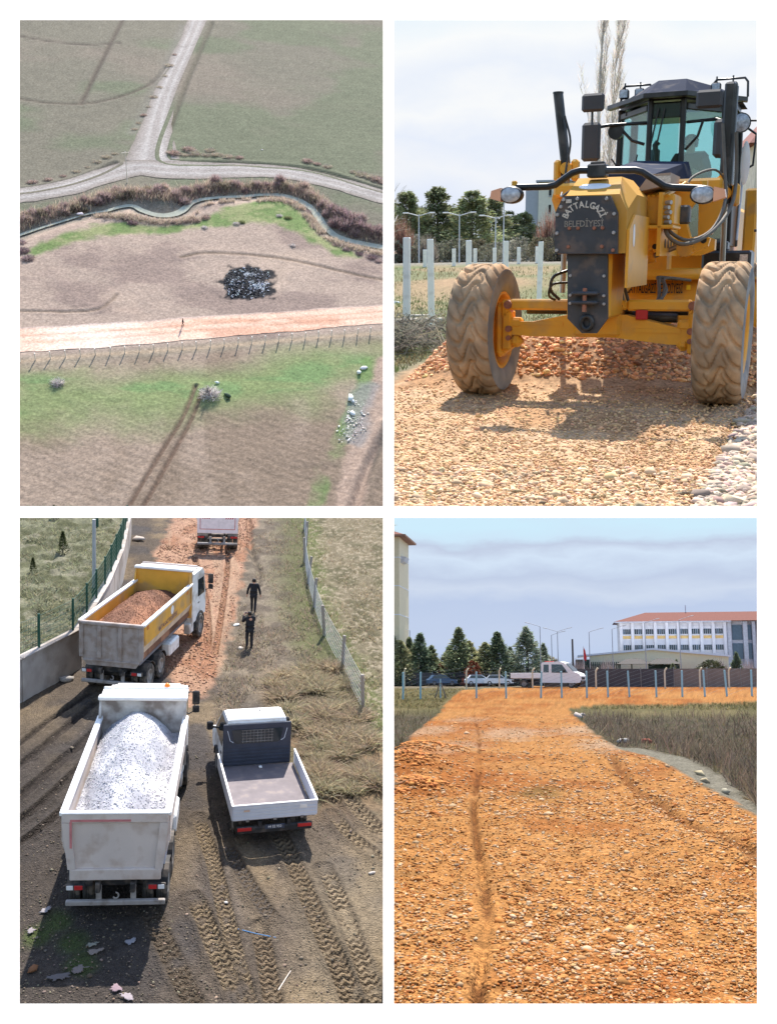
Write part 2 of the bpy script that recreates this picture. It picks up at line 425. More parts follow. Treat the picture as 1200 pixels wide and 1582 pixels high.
# ------------------------------------------------------------------ white border between the four views, made up as a wall with openings
def white_border():
    m = bpy.data.materials.new('translucent_white_border'); m.use_nodes = True  # made-up sheet, translucent so the sun behind brightens it
    t = m.node_tree; b = t.nodes['Principled BSDF']
    b.inputs['Base Color'].default_value = (.96, .94, .90, 1); b.inputs['Roughness'].default_value = .8; b.inputs['Specular IOR Level'].default_value = .2
    tr = t.nodes.new('ShaderNodeBsdfTranslucent'); tr.inputs[0].default_value = (.97, .94, .90, 1)
    mx = t.nodes.new('ShaderNodeMixShader'); mx.inputs[0].default_value = .62
    t.links.new(b.outputs[0], mx.inputs[1]); t.links.new(tr.outputs[0], mx.inputs[2]); t.links.new(mx.outputs[0], t.nodes['Material Output'].inputs[0])
    xs = [-8.6, -5.69, -.085, .085, 5.685, 8.6]; zs = [-10.6, -7.595, -.09, .09, 7.6, 10.6]
    V = []; F = []
    def vi(i, k): return k * 6 + i
    for k in range(6):
        for i in range(6): V.append((xs[i], 16, zs[k]))
    for k in range(5):
        for i in range(5):
            if i in (1, 3) and k in (1, 3): continue
            F.append((vi(i, k), vi(i + 1, k), vi(i + 1, k + 1), vi(i, k + 1)))
    me = bpy.data.meshes.new('wall'); me.from_pydata(V, [], F); me.update()
    o = mesh_ob('wall', me, m); o['kind'] = 'structure'
white_border()

# ------------------------------------------------------------------ skies behind the two level views
def sky_backdrop(place, x0, x1, y, z0, z1, stops, sx, sz, amt, seed, bow, top=None):
    n = 24
    V = []; F = []
    for i in range(n + 1):
        x = x0 + (x1 - x0) * i / n; yy = y - bow * ((x - (x0 + x1) / 2) / (x1 - x0) * 2) ** 2
        zt = z1
        if top is not None:      # the upper edge runs level behind the white bar
            r = place.Rm[2]; zt = place.h + (top / place.s - r[0] * x - r[1] * yy) / r[2]
        V += [(x, yy, z0), (x, yy, zt)]
        if i: F.append((2 * i - 2, 2 * i, 2 * i + 1, 2 * i - 1))
    me = bpy.data.meshes.new('sky'); me.from_pydata(V, [], F); me.update()
    m = bpy.data.materials.new('cloudy_sky'); m.use_nodes = True; t = m.node_tree; N = t.nodes; L = t.links
    N.remove(N['Principled BSDF'])
    tc = N.new('ShaderNodeTexCoord'); mp = N.new('ShaderNodeMapping'); mp.inputs['Scale'].default_value = (sx, 0.001, sz); mp.inputs['Location'].default_value = (seed, 0, seed * 1.7)
    L.new(tc.outputs['Object'], mp.inputs[0])
    no = N.new('ShaderNodeTexNoise'); no.inputs['Scale'].default_value = 1; no.inputs['Detail'].default_value = 7; no.inputs['Roughness'].default_value = .55
    L.new(mp.outputs[0], no.inputs['Vector'])
    se = N.new('ShaderNodeSeparateXYZ'); L.new(tc.outputs['Object'], se.inputs[0])
    h = N.new('ShaderNodeMapRange'); h.inputs[1].default_value = 0; h.inputs[2].default_value = z1; L.new(se.outputs[2], h.inputs[0])
    ad = N.new('ShaderNodeMath'); ad.operation = 'MULTIPLY_ADD'; L.new(no.outputs['Fac'], ad.inputs[0]); ad.inputs[1].default_value = amt; L.new(h.outputs[0], ad.inputs[2])
    sb = N.new('ShaderNodeMath'); sb.operation = 'SUBTRACT'; L.new(ad.outputs[0], sb.inputs[0]); sb.inputs[1].default_value = amt * .5
    cr = N.new('ShaderNodeValToRGB'); L.new(sb.outputs[0], cr.inputs[0])
    e = cr.color_ramp.elements
    while len(e) < len(stops): e.new(.5)
    for el, (p, c) in zip(e, stops): el.position = p; el.color = (*lin(*c, 1), 1)
    em = N.new('ShaderNodeEmission'); L.new(cr.outputs[0], em.inputs[0]); em.inputs[1].default_value = 1 / 2 ** 1.05
    L.new(em.outputs[0], N['Material Output'].inputs[0])
    o = mesh_ob('sky', me, m, None, place); o['kind'] = 'structure'
sky_backdrop(ROADWORK, -150, 60, 118, -3, 33,
    [(0, (222, 231, 250)), (.14, (224, 233, 251)), (.24, (231, 238, 252)), (.34, (242, 245, 251)), (.42, (232, 239, 252)), (.52, (248, 250, 252)), (.6, (236, 242, 252)), (.72, (250, 252, 253)), (.85, (236, 246, 253)), (1, (246, 251, 254))], .035, .075, .6, 3.1, 8)
sky_backdrop(NEWROAD, -45, 45, 125, -4, 20.2,
    [(0, (196, 210, 236)), (.16, (189, 206, 236)), (.34, (196, 210, 236)), (.50, (191, 206, 234)), (.60, (207, 219, 239)), (.69, (195, 208, 232)), (.79, (212, 228, 247)), (.86, (196, 208, 230)), (.92, (207, 231, 249)), (1, (207, 237, 253))], .075, .22, .34, 5.3, 5, 1.2)


# ================================================================== people
def skin_mesh(name, joints, edges, root, sub=2):
    me = bpy.data.meshes.new(name); me.from_pydata([j[0] for j in joints], edges, []); me.update()
    o = bpy.data.objects.new(name, me); COL.objects.link(o)
    o.modifiers.new('skin', 'SKIN')
    for i, j in enumerate(joints):
        r = j[1]; sv = me.skin_vertices[0].data[i]; sv.radius = (r, r) if not isinstance(r, tuple) else r; sv.use_root = (i == root)
    s = o.modifiers.new('sub', 'SUBSURF'); s.levels = sub; s.render_levels = sub
    dg = bpy.context.evaluated_depsgraph_get(); dg.update()
    m2 = bpy.data.meshes.new_from_object(o.evaluated_get(dg)); m2.name = name
    bpy.data.objects.remove(o); bpy.data.meshes.remove(me)
    m2.materials.clear()
    m2.polygons.foreach_set('use_smooth', np.ones(len(m2.polygons), bool))
    return m2
M_SKIN = mat('skin', lin(200, 150, 125), .6, var=.05)
M_BLACK_CLOTH = mat('black_cloth', (.018, .018, .022), .9, var=.25, scale=6)
M_DARK_TROUSERS = mat('dark_trousers', (.022, .022, .027), .9, var=.2, scale=7)
M_HAIR = mat('dark_hair', (.02, .016, .013), .7)
M_SHOE = mat('black_shoes', (.02, .02, .02), .5)
def person(place, loc, rz, label, pose, hat=False, sc=1):
    """pose: dict of joint positions; the figure looks along +y"""
    t = thing('person', place, loc, rz, label, 'person', None, sc)
    P = dict(pel=(0, 0, .95), wst=(0, 0, 1.10), che=(0, .01, 1.30), nek=(0, .0, 1.47), hd0=(0, .015, 1.56), hd1=(0, .02, 1.66), hd2=(0, .01, 1.73),
             shl=(-.19, 0, 1.42), ell=(-.25, -.02, 1.14), wrl=(-.26, .06, .90), shr=(.19, 0, 1.42), elr=(.25, -.02, 1.14), wrr=(.26, .06, .90),
             hpl=(-.10, 0, .90), knl=(-.11, .03, .50), anl=(-.11, -.02, .09), tol=(-.12, .16, .035), hpr=(.10, 0, .90), knr=(.11, .03, .50), anr=(.11, -.02, .09), tor=(.12, .16, .035))
    P.update(pose)
    V = lambda k: Vector(P[k])
    names = ['pel', 'wst', 'che', 'nek', 'hd0', 'hd1', 'hd2', 'shl', 'ell', 'wrl', 'shr', 'elr', 'wrr', 'hpl', 'knl', 'anl', 'tol', 'hpr', 'knr', 'anr', 'tor']
    rad = dict(pel=(.15, .11), wst=(.13, .095), che=(.16, .11), nek=.055, hd0=(.07, .085), hd1=(.078, .098), hd2=(.055, .07), shl=.065, ell=.046, wrl=.032, shr=.065, elr=.046, wrr=.032, hpl=.085, knl=.058, anl=.042, tol=.035, hpr=.085, knr=.058, anr=.042, tor=.035)
    J = [(P[n], rad[n]) for n in names]; ix = {n: i for i, n in enumerate(names)}
    E = [(ix[a], ix[b]) for a, b in (('pel', 'wst'), ('wst', 'che'), ('che', 'nek'), ('nek', 'hd0'), ('hd0', 'hd1'), ('hd1', 'hd2'), ('che', 'shl'), ('shl', 'ell'), ('ell', 'wrl'), ('che', 'shr'), ('shr', 'elr'), ('elr', 'wrr'), ('pel', 'hpl'), ('hpl', 'knl'), ('knl', 'anl'), ('anl', 'tol'), ('pel', 'hpr'), ('hpr', 'knr'), ('knr', 'anr'), ('anr', 'tor'))]
    for side, sg in (('l', -1), ('r', 1)):
        w = V('wr' + side); d = (w - V('el' + side)).normalized(); s = d.orthogonal().normalized()
        s = d.cross(Vector((sg, .2, .1))).normalized()
        palm = w + d * .07; J.append((tuple(palm), .032)); ip = len(J) - 1; E.append((ix['wr' + side], ip))
        for k, ln in enumerate((.075, .085, .08, .062)):
            o = s * ((k - 1.5) * .021); q = palm + o + d * .02; b = q + d * ln * .55 + Vector((0, .012, 0)); e = b + d * ln * .4 + Vector((0, .02, 0))
            i0 = len(J); J += [(tuple(b), .0095), (tuple(e), .008)]; E += [(ip, i0), (i0, i0 + 1)]
        th = palm - s * .045 - d * .02; i0 = len(J); J += [(tuple(th), .011), (tuple(th + d * .04 + Vector((0, .02, 0))), .009)]; E += [(ip, i0), (i0, i0 + 1)]
    body = mesh_ob('body', skin_mesh('body', J, E, 0), M_SKIN, t)
    # clothes: their own surfaces a little outside the body
    up = [('pel', (.185, .15)), ('wst', (.165, .135)), ('che', (.19, .145)), ('nek', .075), ('shl', .09), ('ell', .066), ('wrl', .05), ('shr', .09), ('elr', .066), ('wrr', .05)]
    iu = {n: i for i, (n, _) in enumerate(up)}; JU = [(P[n], r) for n, r in up]; JU.append((tuple(V('pel') + Vector((0, 0, -.14))), (.19, .155)))
    EU = [(iu[a], iu[b]) for a, b in (('pel', 'wst'), ('wst', 'che'), ('che', 'nek'), ('che', 'shl'), ('shl', 'ell'), ('ell', 'wrl'), ('che', 'shr'), ('shr', 'elr'), ('elr', 'wrr'))] + [(0, len(up))]
    mesh_ob('jacket', skin_mesh('jacket', JU, EU, 0), M_BLACK_CLOTH, t)
    lo = [('pel', (.165, .13)), ('hpl', .1), ('knl', .075), ('anl', .062), ('hpr', .1), ('knr', .075), ('anr', .062)]
    il = {n: i for i, (n, _) in enumerate(lo)}
    mesh_ob('trousers', skin_mesh('trousers', [(P[n], r) for n, r in lo], [(il[a], il[b]) for a, b in (('pel', 'hpl'), ('hpl', 'knl'), ('knl', 'anl'), ('pel', 'hpr'), ('hpr', 'knr'), ('knr', 'anr'))], 0), M_DARK_TROUSERS, t)
    for side in 'lr':
        mb = MB(); a = V('an' + side); b = V('to' + side); mb.tube([a + (a - b) * .28 + Vector((0, 0, -.03)), a + Vector((0, 0, -.02)), a.lerp(b, .6), b + (b - a) * .15], [.038, .055, .05, .028], 8); mb.build('shoe', M_SHOE, t)
    h = V('hd1'); mb = MB()
    f = (V('hd1') - V('nek')); fw = Vector((0, 1, 0))
    hair = []
    for j in range(5):
        a = j / 4 * PI * .5; hair.append((.098 * math.cos(a * .98), -.01 + .085 * math.sin(a)))
    mb.lathe(hair, 14, None, True, (h.x, h.y - .022, h.z + .01)); mb.lathe([(.09, -.09), (.1, -.04), (.098, 0)], 14, None, True, (h.x, h.y - .035, h.z))
    mb.build('hair', M_HAIR, t)
    mb = MB(); mb.tube([h + Vector((0, .085, .03)), h + Vector((0, .118, -.025)), h + Vector((0, .09, -.04))], [.01, .017, .01], 6); mb.build('nose', M_SKIN, t)
    for sg in (-1, 1):
        mb = MB(); mb.tube([h + Vector((sg * .08, -.01, .03)), h + Vector((sg * .098, -.015, .0)), h + Vector((sg * .08, -.005, -.035))], [.01, .014, .008], 6); mb.build('ear', M_SKIN, t)
        mb = MB(); mb.lathe([(.001, .012), (.011, .006), (.014, 0), (.011, -.006), (.001, -.012)], 8, None, True, tuple(h + Vector((sg * .034, .088, .018)))); mb.build('eye', M_HAIR, t)
    mb = MB(); mb.box(tuple(h + Vector((0, .092, -.062))), (.05, .012, .012), None, .004); mb.build('mouth', mat('lips', lin(170, 105, 95), .6), t)
    return t


# ================================================================== FIELDS: farmland from the air
def fields():
    PL = FIELDS; K = 1.16
    rg = np.random.default_rng(11)
    nv, nu = 470, 380
    yy = 1 / np.linspace(1 / 128., 1 / 440., nv)
    u = np.linspace(-1.12, 1.2, nu)
    Y = np.repeat(yy[:, None], nu, 1); X = u[None] * (.165 * Y + 7.5)
    roadA = [(1.35, 393.54), (-2.09, 366.18), (-6.35, 338.72), (-10.27, 311.85), (-12.51, 288.26), (-13.74, 269.28)]
    roadB = [(-44.71, 247.05), (-38.9, 249.23), (-31.57, 253.35), (-24.11, 259.86), (-16.25, 265.12), (-8.0, 264.66), (2.0, 265.11), (12.19, 266.37), (22.45, 265.64), (32.49, 261.73), (40.66, 257.34), (48.61, 252.24)]
    orange = [(-37.36, 183.78), (-25.01, 185.39), (-12.26, 187.29), (-1.75, 188.97), (11.82, 191.0), (25.87, 193.1), (40.43, 195.28)]
    stream = [(-42.47, 227.8), (-38.83, 231.14), (-34.52, 234.61), (-30.36, 237.82), (-26.07, 240.78), (-22.37, 242.38), (-18.95, 244.68), (-16.34, 245.2), (-13.62, 242.61), (-10.02, 240.79), (-6.47, 241.36), (-3.98, 243.95), (-2.08, 247.95), (0.99, 250.33), (5.87, 251.77), (10.8, 252.5), (16.65, 254.04), (21.63, 253.66), (25.12, 251.32), (27.8, 247.5), (29.33, 242.61), (30.6, 237.15), (32.87, 232.56), (37.04, 229.81), (44.98, 226.95)]
    fence = [(-36.46, 176.05), (-25.71, 178.17), (-14.56, 179.66), (-1.79, 181.45), (11.44, 183.54), (25.15, 185.71), (39.38, 187.95)]
    green = [(-38.04, 219.53), (-35.08, 225.1), (-31.07, 228.42), (-24.14, 233.92), (-16.73, 235.35), (-9.14, 234.15), (-1.5, 235.59), (3.21, 239.92), (6.52, 245.7), (13.07, 248.29), (19.71, 249.84), (24.2, 247.97), (25.78, 243.09), (26.76, 235.56), (30.2, 229.77), (35.19, 224.86), (37.8, 220.57), (33.12, 220.36), (27.52, 226.4), (22.55, 232.65), (18.04, 236.07), (10.94, 235.99), (3.11, 234.2), (-9.07, 230.25), (-23.75, 227.56), (-31.98, 222.21), (-36.5, 218.13)]
    gridline1 = [(-24.58, 381.68), (-28.18, 349.67), (-31.33, 321.71), (-32.86, 306.6)]
    gridline2 = [(-57.93, 360.84), (-45.57, 356.3), (-33.52, 355.32), (-24.57, 358.02)]
    gridline3 = [(-51.91, 309.01), (-42.8, 306.32), (-32.15, 306.69), (-21.64, 313.88), (-13.56, 325.2), (-9.91, 338.19)]
    rut1 = [(-1.48, 168.56), (-3.7, 159.18), (-7.13, 149.53), (-10.61, 139.75), (-13.14, 132.32)]
    rut2 = [(-0.26, 166.85), (-2.27, 158.17), (-5.62, 147.66), (-8.61, 138.5), (-10.81, 132.25)]
    curve1 = [(-4.51, 218.98), (-0.1, 221.0), (5.84, 221.28), (13.3, 220.39), (20.73, 218.58), (29.5, 215.02), (36.74, 212.03), (42.57, 210.18)]
    curve2 = [(-37.24, 194.96), (-28.32, 194.92), (-21.83, 195.85), (-19.11, 199.57), (-18.15, 201.99)]
    ditch1 = [(-44.99, 249.48), (-39.14, 251.7), (-31.79, 256.26), (-25.84, 262.0), (-21.61, 267.79)]
    ditch2 = [(5.46, 383.92), (0.98, 354.37), (-3.36, 325.54), (-6.63, 300.26), (-8.61, 285.6), (-9.47, 273.71), (-7.73, 269.82), (-1.32, 269.59), (8.92, 270.49), (21.0, 269.93), (29.61, 268.24), (36.28, 264.8), (42.74, 260.2), (49.22, 256.44)]
    hedge = [(-4.45, 378.73), (-8.6, 344.05), (-12.47, 319.12), (-15.93, 296.88), (-17.9, 287.69)]
    burnt = [(4.85, 211.41), (7.41, 214.43), (12.3, 215.22), (15.61, 213.58), (15.67, 207.22), (14.34, 201.61), (10.18, 200.41), (5.57, 201.36), (4.43, 206.28)]
    path = [(37.76, 176.66), (34.17, 165.31), (30.87, 154.87), (27.23, 143.38), (23.84, 131.21)]
    gstrip = [(33.14, 176.62), (31.19, 167.5), (28.23, 158.97), (25.32, 151.95), (21.58, 142.58), (17.68, 131.4)]
    darkl = [(34.62, 154.83), (31.94, 148.95), (28.55, 141.52), (24.96, 131.18)]
    greens2 = [(-35.95, 171.7), (-27.65, 172.17), (-16.6, 169.61), (-8.08, 171.82), (1.9, 169.66), (13.56, 174.17), (24.54, 179.38), (38.17, 179.52), (37.42, 174.31), (26.34, 170.83), (20.6, 164.9), (10.47, 164.28), (-1.87, 164.94), (-9.05, 159.22), (-19.61, 159.29), (-34.48, 159.0)]
    dS, _, _ = dline(X, Y, smooth_line(stream, 5))
    dO, _, sO = dline(X, Y, orange)
    dA, _, _ = dline(X, Y, roadA); dB, _, _ = dline(X, Y, roadB)
    dF, _, _ = dline(X, Y, fence)
    n1 = fbm(X * .06, Y * .06, 5, 1); n2 = fbm(X * .35, Y * .35, 4, 2); n3 = fbm(X * 1.3, Y * 1.3, 3, 3)
    # ---- relief
    def base_h(x, y):
        d, _, _ = dline(x, y, smooth_line(stream, 4))
        h = -1.1 * np.exp(-(d / 3.6) ** 2)
        return h + .35 * (fbm(x * .05, y * .05, 3, 9) - .5)
    H0 = base_h(X, Y)
    H = H0 + .16 * (n2 - .5) + .09 * (n3 - .5)
    road = np.minimum(np.minimum(dA / 4.2, dB / 4.2), dO / 5.4)
    H = np.where(road < 1.4, H0 + (H - H0) * sst(.9, 1.4, road), H)
    for pl, w, dep in ((gridline1, .7, .2), (gridline2, .6, .2), (gridline3, .6, .2), (rut1, .35, .3), (rut2, .35, .3), (curve1, .5, .15), (curve2, .4, .15), (ditch1, .8, .35), (ditch2, .7, .4), (darkl, .9, .8)):
        d, _, _ = dline(X, Y, smooth_line(pl, 4)); H = H - dep * np.exp(-(d / w) ** 2) + dep * .45 * np.exp(-((d - 2 * w) / w) ** 2)
    # ---- colours of soil, grass, ash
    c = lambda *a: lin(*a, K); cu = lambda *a: lin(*a, 1.5)
    one = np.ones(X.shape)[..., None]
    dY = Y
    up = cu(139, 132, 114) * one
    gr_up = sst(.44, .62, fbm(X * .035, Y * .05, 4, 21) + .0025 * (X - 10))
    up = mixc(up, cu(126, 131, 104) * one, gr_up * .9)
    up = mixc(up, cu(156, 140, 124) * one, sst(.55, .75, fbm(X * .02 + 5, Y * .04, 4, 22)) * .6)
    rows = .5 + .5 * np.sin((Y * .98 - X * .05 + 1.6 * n1) * 2.2)
    up = up * (1 - .07 * rows[..., None] * (X > 0)[..., None])
    field = mixc(c(172, 151, 135) * one, c(146, 126, 115) * one, sst(.45, .62, fbm(X * .08, Y * .1, 4, 31)) * .85)
    field = mixc(field, c(190, 166, 146) * one, sst(.6, .72, n1) * .5)
    _, _, cl = dline(X, Y, smooth_line(stream, 4))
    # the stream divides upper farmland from the tan field
    upper_side = sst(-1.5, 1.5, cl) if cl[-1, nu // 2] > 0 else sst(-1.5, 1.5, -cl)
    colr = mixc(field, up, upper_side)
    low = sst(5.5, 8.5, -sO) if sO[0, nu // 2] < 0 else sst(5.5, 8.5, sO)
    brown = mixc(c(160, 140, 122) * one, c(143, 124, 106) * one, sst(.42, .6, fbm(X * .1, Y * .05, 4, 41)))
    furrow = .5 + .5 * np.sin((X * .42 + Y * .72 + 2.2 * n1) * 4.1)
    brown = brown * (1 - .15 * (furrow * (Y < 163) * (.4 + fbm(X * .15, Y * .15, 3, 48)))[..., None])
    dg = dpoly(X, Y, greens2)
    brown = mixc(brown, c(126, 142, 90) * one, sst(9.0, -4.5, dg + 12 * (n1 - .5) + 4 * (n2 - .5)) * .85)
    brown = mixc(brown, c(118, 142, 92) * one, sst(.53, .68, fbm(X * .09 + 3, Y * .22, 4, 47)) * sst(2, -3, dg) * .9)
    colr = mixc(colr, brown, low)
    dG = dpoly(X, Y, green)
    colr = mixc(colr, mixc(c(112, 132, 78) * one, c(142, 146, 100) * one, sst(.4, .62, n2)), sst(1.2, -1.2, dG + 3.2 * (n2 - .5)))
    colr = mixc(colr, c(128, 117, 104) * one, sst(7.5, 3.0, dS + 3 * (n2 - .5)) * .85 * sst(-1.5, 1.5, cl * (1 if cl[-1, nu // 2] > 0 else -1)))
    colr = mixc(colr, c(140, 130, 116) * one, sst(3.0, 1.8, dS + 1.6 * (n2 - .5)) * .8)
    colr = mixc(colr, c(133, 128, 112) * one, np.exp(-((sO + 7.4) / 1.6) ** 2) * .8)
    colr = mixc(colr, c(186, 162, 136) * one, np.exp(-((dF) / .9) ** 2) * .75)
    dBu = dpoly(X, Y, burnt)
    colr = mixc(colr, c(34, 35, 40) * one, sst(.7, -.5, dBu + 6 * (fbm(X * .5, Y * .5, 4, 78) - .5)))
    colr = mixc(colr, c(182, 188, 194) * one, sst(.52, .60, fbm(X * .9, Y * .7, 5, 77)) * sst(-.4, -1.6, dBu) * sst(.40, .56, fbm(X * .22, Y * .3, 2, 79)) * .8)
    for pl, w, cc, a in ((gridline1, .8, (92, 82, 72), .95), (gridline2, .7, (92, 82, 74), .95), (gridline3, .65, (92, 82, 72), .95), (rut1, .5, (112, 92, 78), .9), (rut2, .5, (112, 92, 78), .9), (curve1, .6, (118, 100, 84), .9), (curve2, .45, (126, 108, 92), .8), (darkl, 1.1, (92, 86, 80), .9), (ditch1, 1.0, (92, 84, 76), .9), (ditch2, .8, (98, 92, 78), .85), (hedge, 1.8, (132, 126, 114), .7)):
        d, _, _ = dline(X, Y, smooth_line(pl, 4)); colr = mixc(colr, c(*cc) * one, np.exp(-(d / w) ** 2) * a)
    d, _, _ = dline(X, Y, path); colr = mixc(colr, c(170, 146, 128) * one, sst(3.2, 1.8, d + 1.2 * (n2 - .5)))
    d, _, _ = dline(X, Y, gstrip); colr = mixc(colr, c(108, 134, 78) * one, sst(2.2, .8, d + 2 * (n2 - .5)) * .85 * sst(.35, .5, n1 + .1))
    d2, _, _ = dline(X, Y, [(31.98, 167.5), (29.62, 158.96), (27.77, 151.92)]); colr = mixc(colr, c(146, 142, 138) * one, sst(3.4, 1.0, d2 + 3 * (n2 - .5)) * .7)
    n5 = fbm(X * 3.6, Y * 2.2, 2, 4)
    colr = colr * (.70 + .26 * n3[..., None] + .12 * n2[..., None] + .24 * n5[..., None])
    wz = PL.world(X, Y, H)
    M_FIELD = mat('field_soil', (1, 1, 1), .95, attr=True, var=.2, scale=1.6, bump=.3, bscale=2.6, gravel=3.4, gamt=.15, spec=.1)
    terrain('ground', PL, X, Y, H, colr, wz[0] < .003 * wz[1], M_FIELD)
    kp = lambda wz: wz[0] < .003 * wz[1]
    def hh(x, y): return base_h(x, y)
    # ---- roads and water as sheets
    def grey(x, y, uu):
        f = fbm(x * .5, y * .5, 4, 51)[..., None]
        b = np.ones(x.shape)[..., None] * c(168, 158, 150)
        ruts = np.exp(-((uu - .32) / .07) ** 2) + np.exp(-((uu - .68) / .07) ** 2)
        b = mixc(b, np.ones(x.shape)[..., None] * c(190, 182, 174), np.clip(ruts, 0, 1) * .8)
        b = mixc(b, np.ones(x.shape)[..., None] * c(138, 126, 114), np.abs(uu - .5) ** 4 * 16 * .8)
        return b * (.82 + .36 * f)
    ribbon('dirt_road', PL, roadA, [(3.2, 3.2), (3.2, 3.2), (3.2, 3.2), (4.4, 3.5), (9.0, 5.5)], hh, grey, M_FIELD, .06, 13, 10, kp)
    ribbon('dirt_road', PL, roadB, [(4.1, 3.9), (4.0, 4.0), (4.2, 4.3), (5.5, 5.0), (3.9, 3.9), (3.7, 3.6), (3.8, 3.8)], hh, grey, M_FIELD, .09, 13, 8, kp)
    def org(x, y, uu):
        f = fbm(x * .35, y * .35, 4, 61); f2 = fbm(x * .12, y * .5, 3, 62)
        o = np.ones(x.shape)[..., None]
        b = mixc(c(236, 198, 172) * o, c(224, 174, 146) * o, sst(.4, .62, f2))
        b = mixc(b, c(252, 226, 206) * o, np.exp(-((x + 22) / 13) ** 2) * sst(.3, .55, f2 + .1) * .9)
        b = mixc(b, c(188, 128, 98) * o, (np.exp(-((uu - .36) / .05) ** 2) + np.exp(-((uu - .62) / .05) ** 2)) * .4)
        b = mixc(b, c(176, 158, 148) * o, sst(.88, 1, 1 - uu) * .9)
        return b * (.86 + .28 * f[..., None])
    ribbon('gravel_road', PL, orange, [(4.5, 4.4), (4.4, 4.5), (4.2, 4.0), (4.1, 3.6)], hh, org, M_FIELD, .07, 15, 12, kp)
    def wat(x, y, uu):
        f = fbm(x * .4, y * .4, 3, 66)[..., None]
        return np.ones(x.shape)[..., None] * c(178, 178, 162) * (.8 + .4 * f)
    M_W = mat('stream_water', (1, 1, 1), .9, attr=True, var=.08, scale=2, spec=.0)
    ribbon('stream', PL, stream, [(.5, .5), (.3, .3), (.9, .6), (1.3, 1.0), (.6, .6), (.9, .9), (1.0, 1.0), (1.1, 1.1)], lambda x, y: 0 * x - .78, wat, M_W, 0, 9, 6, kp)
    # ---- bank bushes: each a thing, four shapes shared
    kinds = [twig_bush(100 + i, 360, 1.0, 1.0, .032, lin(*cc, .48)) for i, cc in enumerate(((116, 102, 100), (104, 90, 90), (132, 118, 110), (98, 92, 80)))]
    pale = twig_bush(120, 300, 1.0, .8, .022, lin(186, 180, 178, .9)); tan = twig_bush(121, 380, 1.0, .8, .028, lin(164, 154, 138, .75))
    olive = twig_bush(122, 380, 1.0, .8, .028, lin(122, 128, 92, .8))
    def bush(me, px, py, r, h, label, group, cat='bush'):
        z = float(base_h(np.array([px]), np.array([py]))[0])
        o = mesh_ob('bush', me, M_TWIG); put(o, PL, (px, py, z - .1), rg.uniform(0, 6), (r, r * rg.uniform(.8, 1.2), h))
        cnt[label] = cnt.get(label, -1) + 1
        tag(o, label + ', %s from left' % nth(cnt[label]) if group else label, cat, group)
    cnt = {}
    bank = [(38,338),(52,331),(66,328),(82,325),(97,321),(112,317),(126,312),(142,307),(157,304),(172,301),(188,298),(203,297),(218,296),(232,297),(246,297),(259,298),(272,301),(284,299),(297,294),(312,289),(330,287),(346,286),(362,286),(380,287),(398,287),(416,286),(434,286),(452,289),(468,294),(482,302)]
    for i, p in enumerate([(-40.75, 235.53), (-38.96, 237.94), (-37.0, 239.06), (-34.73, 240.21), (-32.61, 241.7), (-30.47, 243.21), (-28.49, 245.07), (-26.16, 246.97), (-23.92, 248.19), (-21.66, 249.42), (-19.21, 250.67), (-16.88, 251.2), (-14.52, 251.73), (-12.3, 251.54), (-10.07, 251.7), (-8.0, 251.49), (-5.91, 250.55), (-3.99, 251.42), (-1.89, 253.4), (0.56, 255.44), (3.52, 256.41), (6.17, 256.99), (8.82, 257.19), (11.81, 257.05), (14.82, 257.28), (17.87, 257.89), (20.92, 258.13), (23.9, 257.21), (26.47, 255.52), (28.58, 252.68)]):
        for k in range(2):
            q = (p[0] + rg.normal(0, .8), p[1] + rg.normal(0, 1.0) - k * 1.4)
            r = rg.uniform(1.4, 2.4)
            bush(kinds[rg.integers(0, 4)], q[0], q[1], r, r * rg.uniform(.9, 1.3), 'purple brown bush ' + ('at the water edge of' if k else 'on top of') + ' the far stream bank', 'bushes along the far stream bank')
    for p, r in zip([(31.14, 247.72), (31.48, 242.75), (33.12, 244.27), (33.41, 237.65), (35.14, 241.57), (35.76, 235.4), (37.14, 238.91), (37.39, 232.81), (38.37, 235.55), (39.54, 239.75), (40.49, 234.32), (42.61, 233.09), (44.1, 234.52)], (2.2, 2.0, 2.8, 2.8, 3.2, 3.0, 3.2, 2.2, 3.0, 2.4, 2.6, 2.6, 2.2)):
        bush(kinds[1 if r > 2.5 else 0], p[0], p[1], r, r * 1.1, 'dense dark bush in the thicket at the stream bend', 'thicket at the stream bend')
    for p in [(-17.1, 236.98), (-15.95, 234.73), (-15.01, 238.11), (-12.85, 236.91), (-10.69, 236.04), (-8.25, 235.85), (-5.8, 236.0), (-3.35, 236.48), (-1.19, 236.94), (1.32, 238.78)]:
        r = rg.uniform(1.5, 2.3); bush(kinds[rg.integers(0, 3)], p[0], p[1], r, r * .5, 'low brown bramble beside the green strip', 'brambles on the near bank')
    for p in [(-40.23, 224.23), (-39.35, 220.06), (-37.87, 216.61), (27.28, 245.31), (28.03, 239.05), (32.24, 226.64), (34.36, 224.5), (37.25, 222.42), (40.16, 220.68), (41.48, 218.87)]:
        r = rg.uniform(1.0, 1.6); bush(kinds[rg.integers(0, 3)], p[0], p[1], r * 1.4, r * .55, 'dry scrub patch edging the green strip', 'scrub at the edge of the green strip')
    for p in [(0.94, 233.41), (8.74, 235.86), (10.02, 236.61), (19.44, 240.59), (21.47, 239.68), (21.54, 225.46)]:
        bush(olive if rg.uniform() < .5 else pale, p[0], p[1], 1.2, 1.0, 'grey green shrub standing alone on the green bank', 'lone shrubs on the bank')
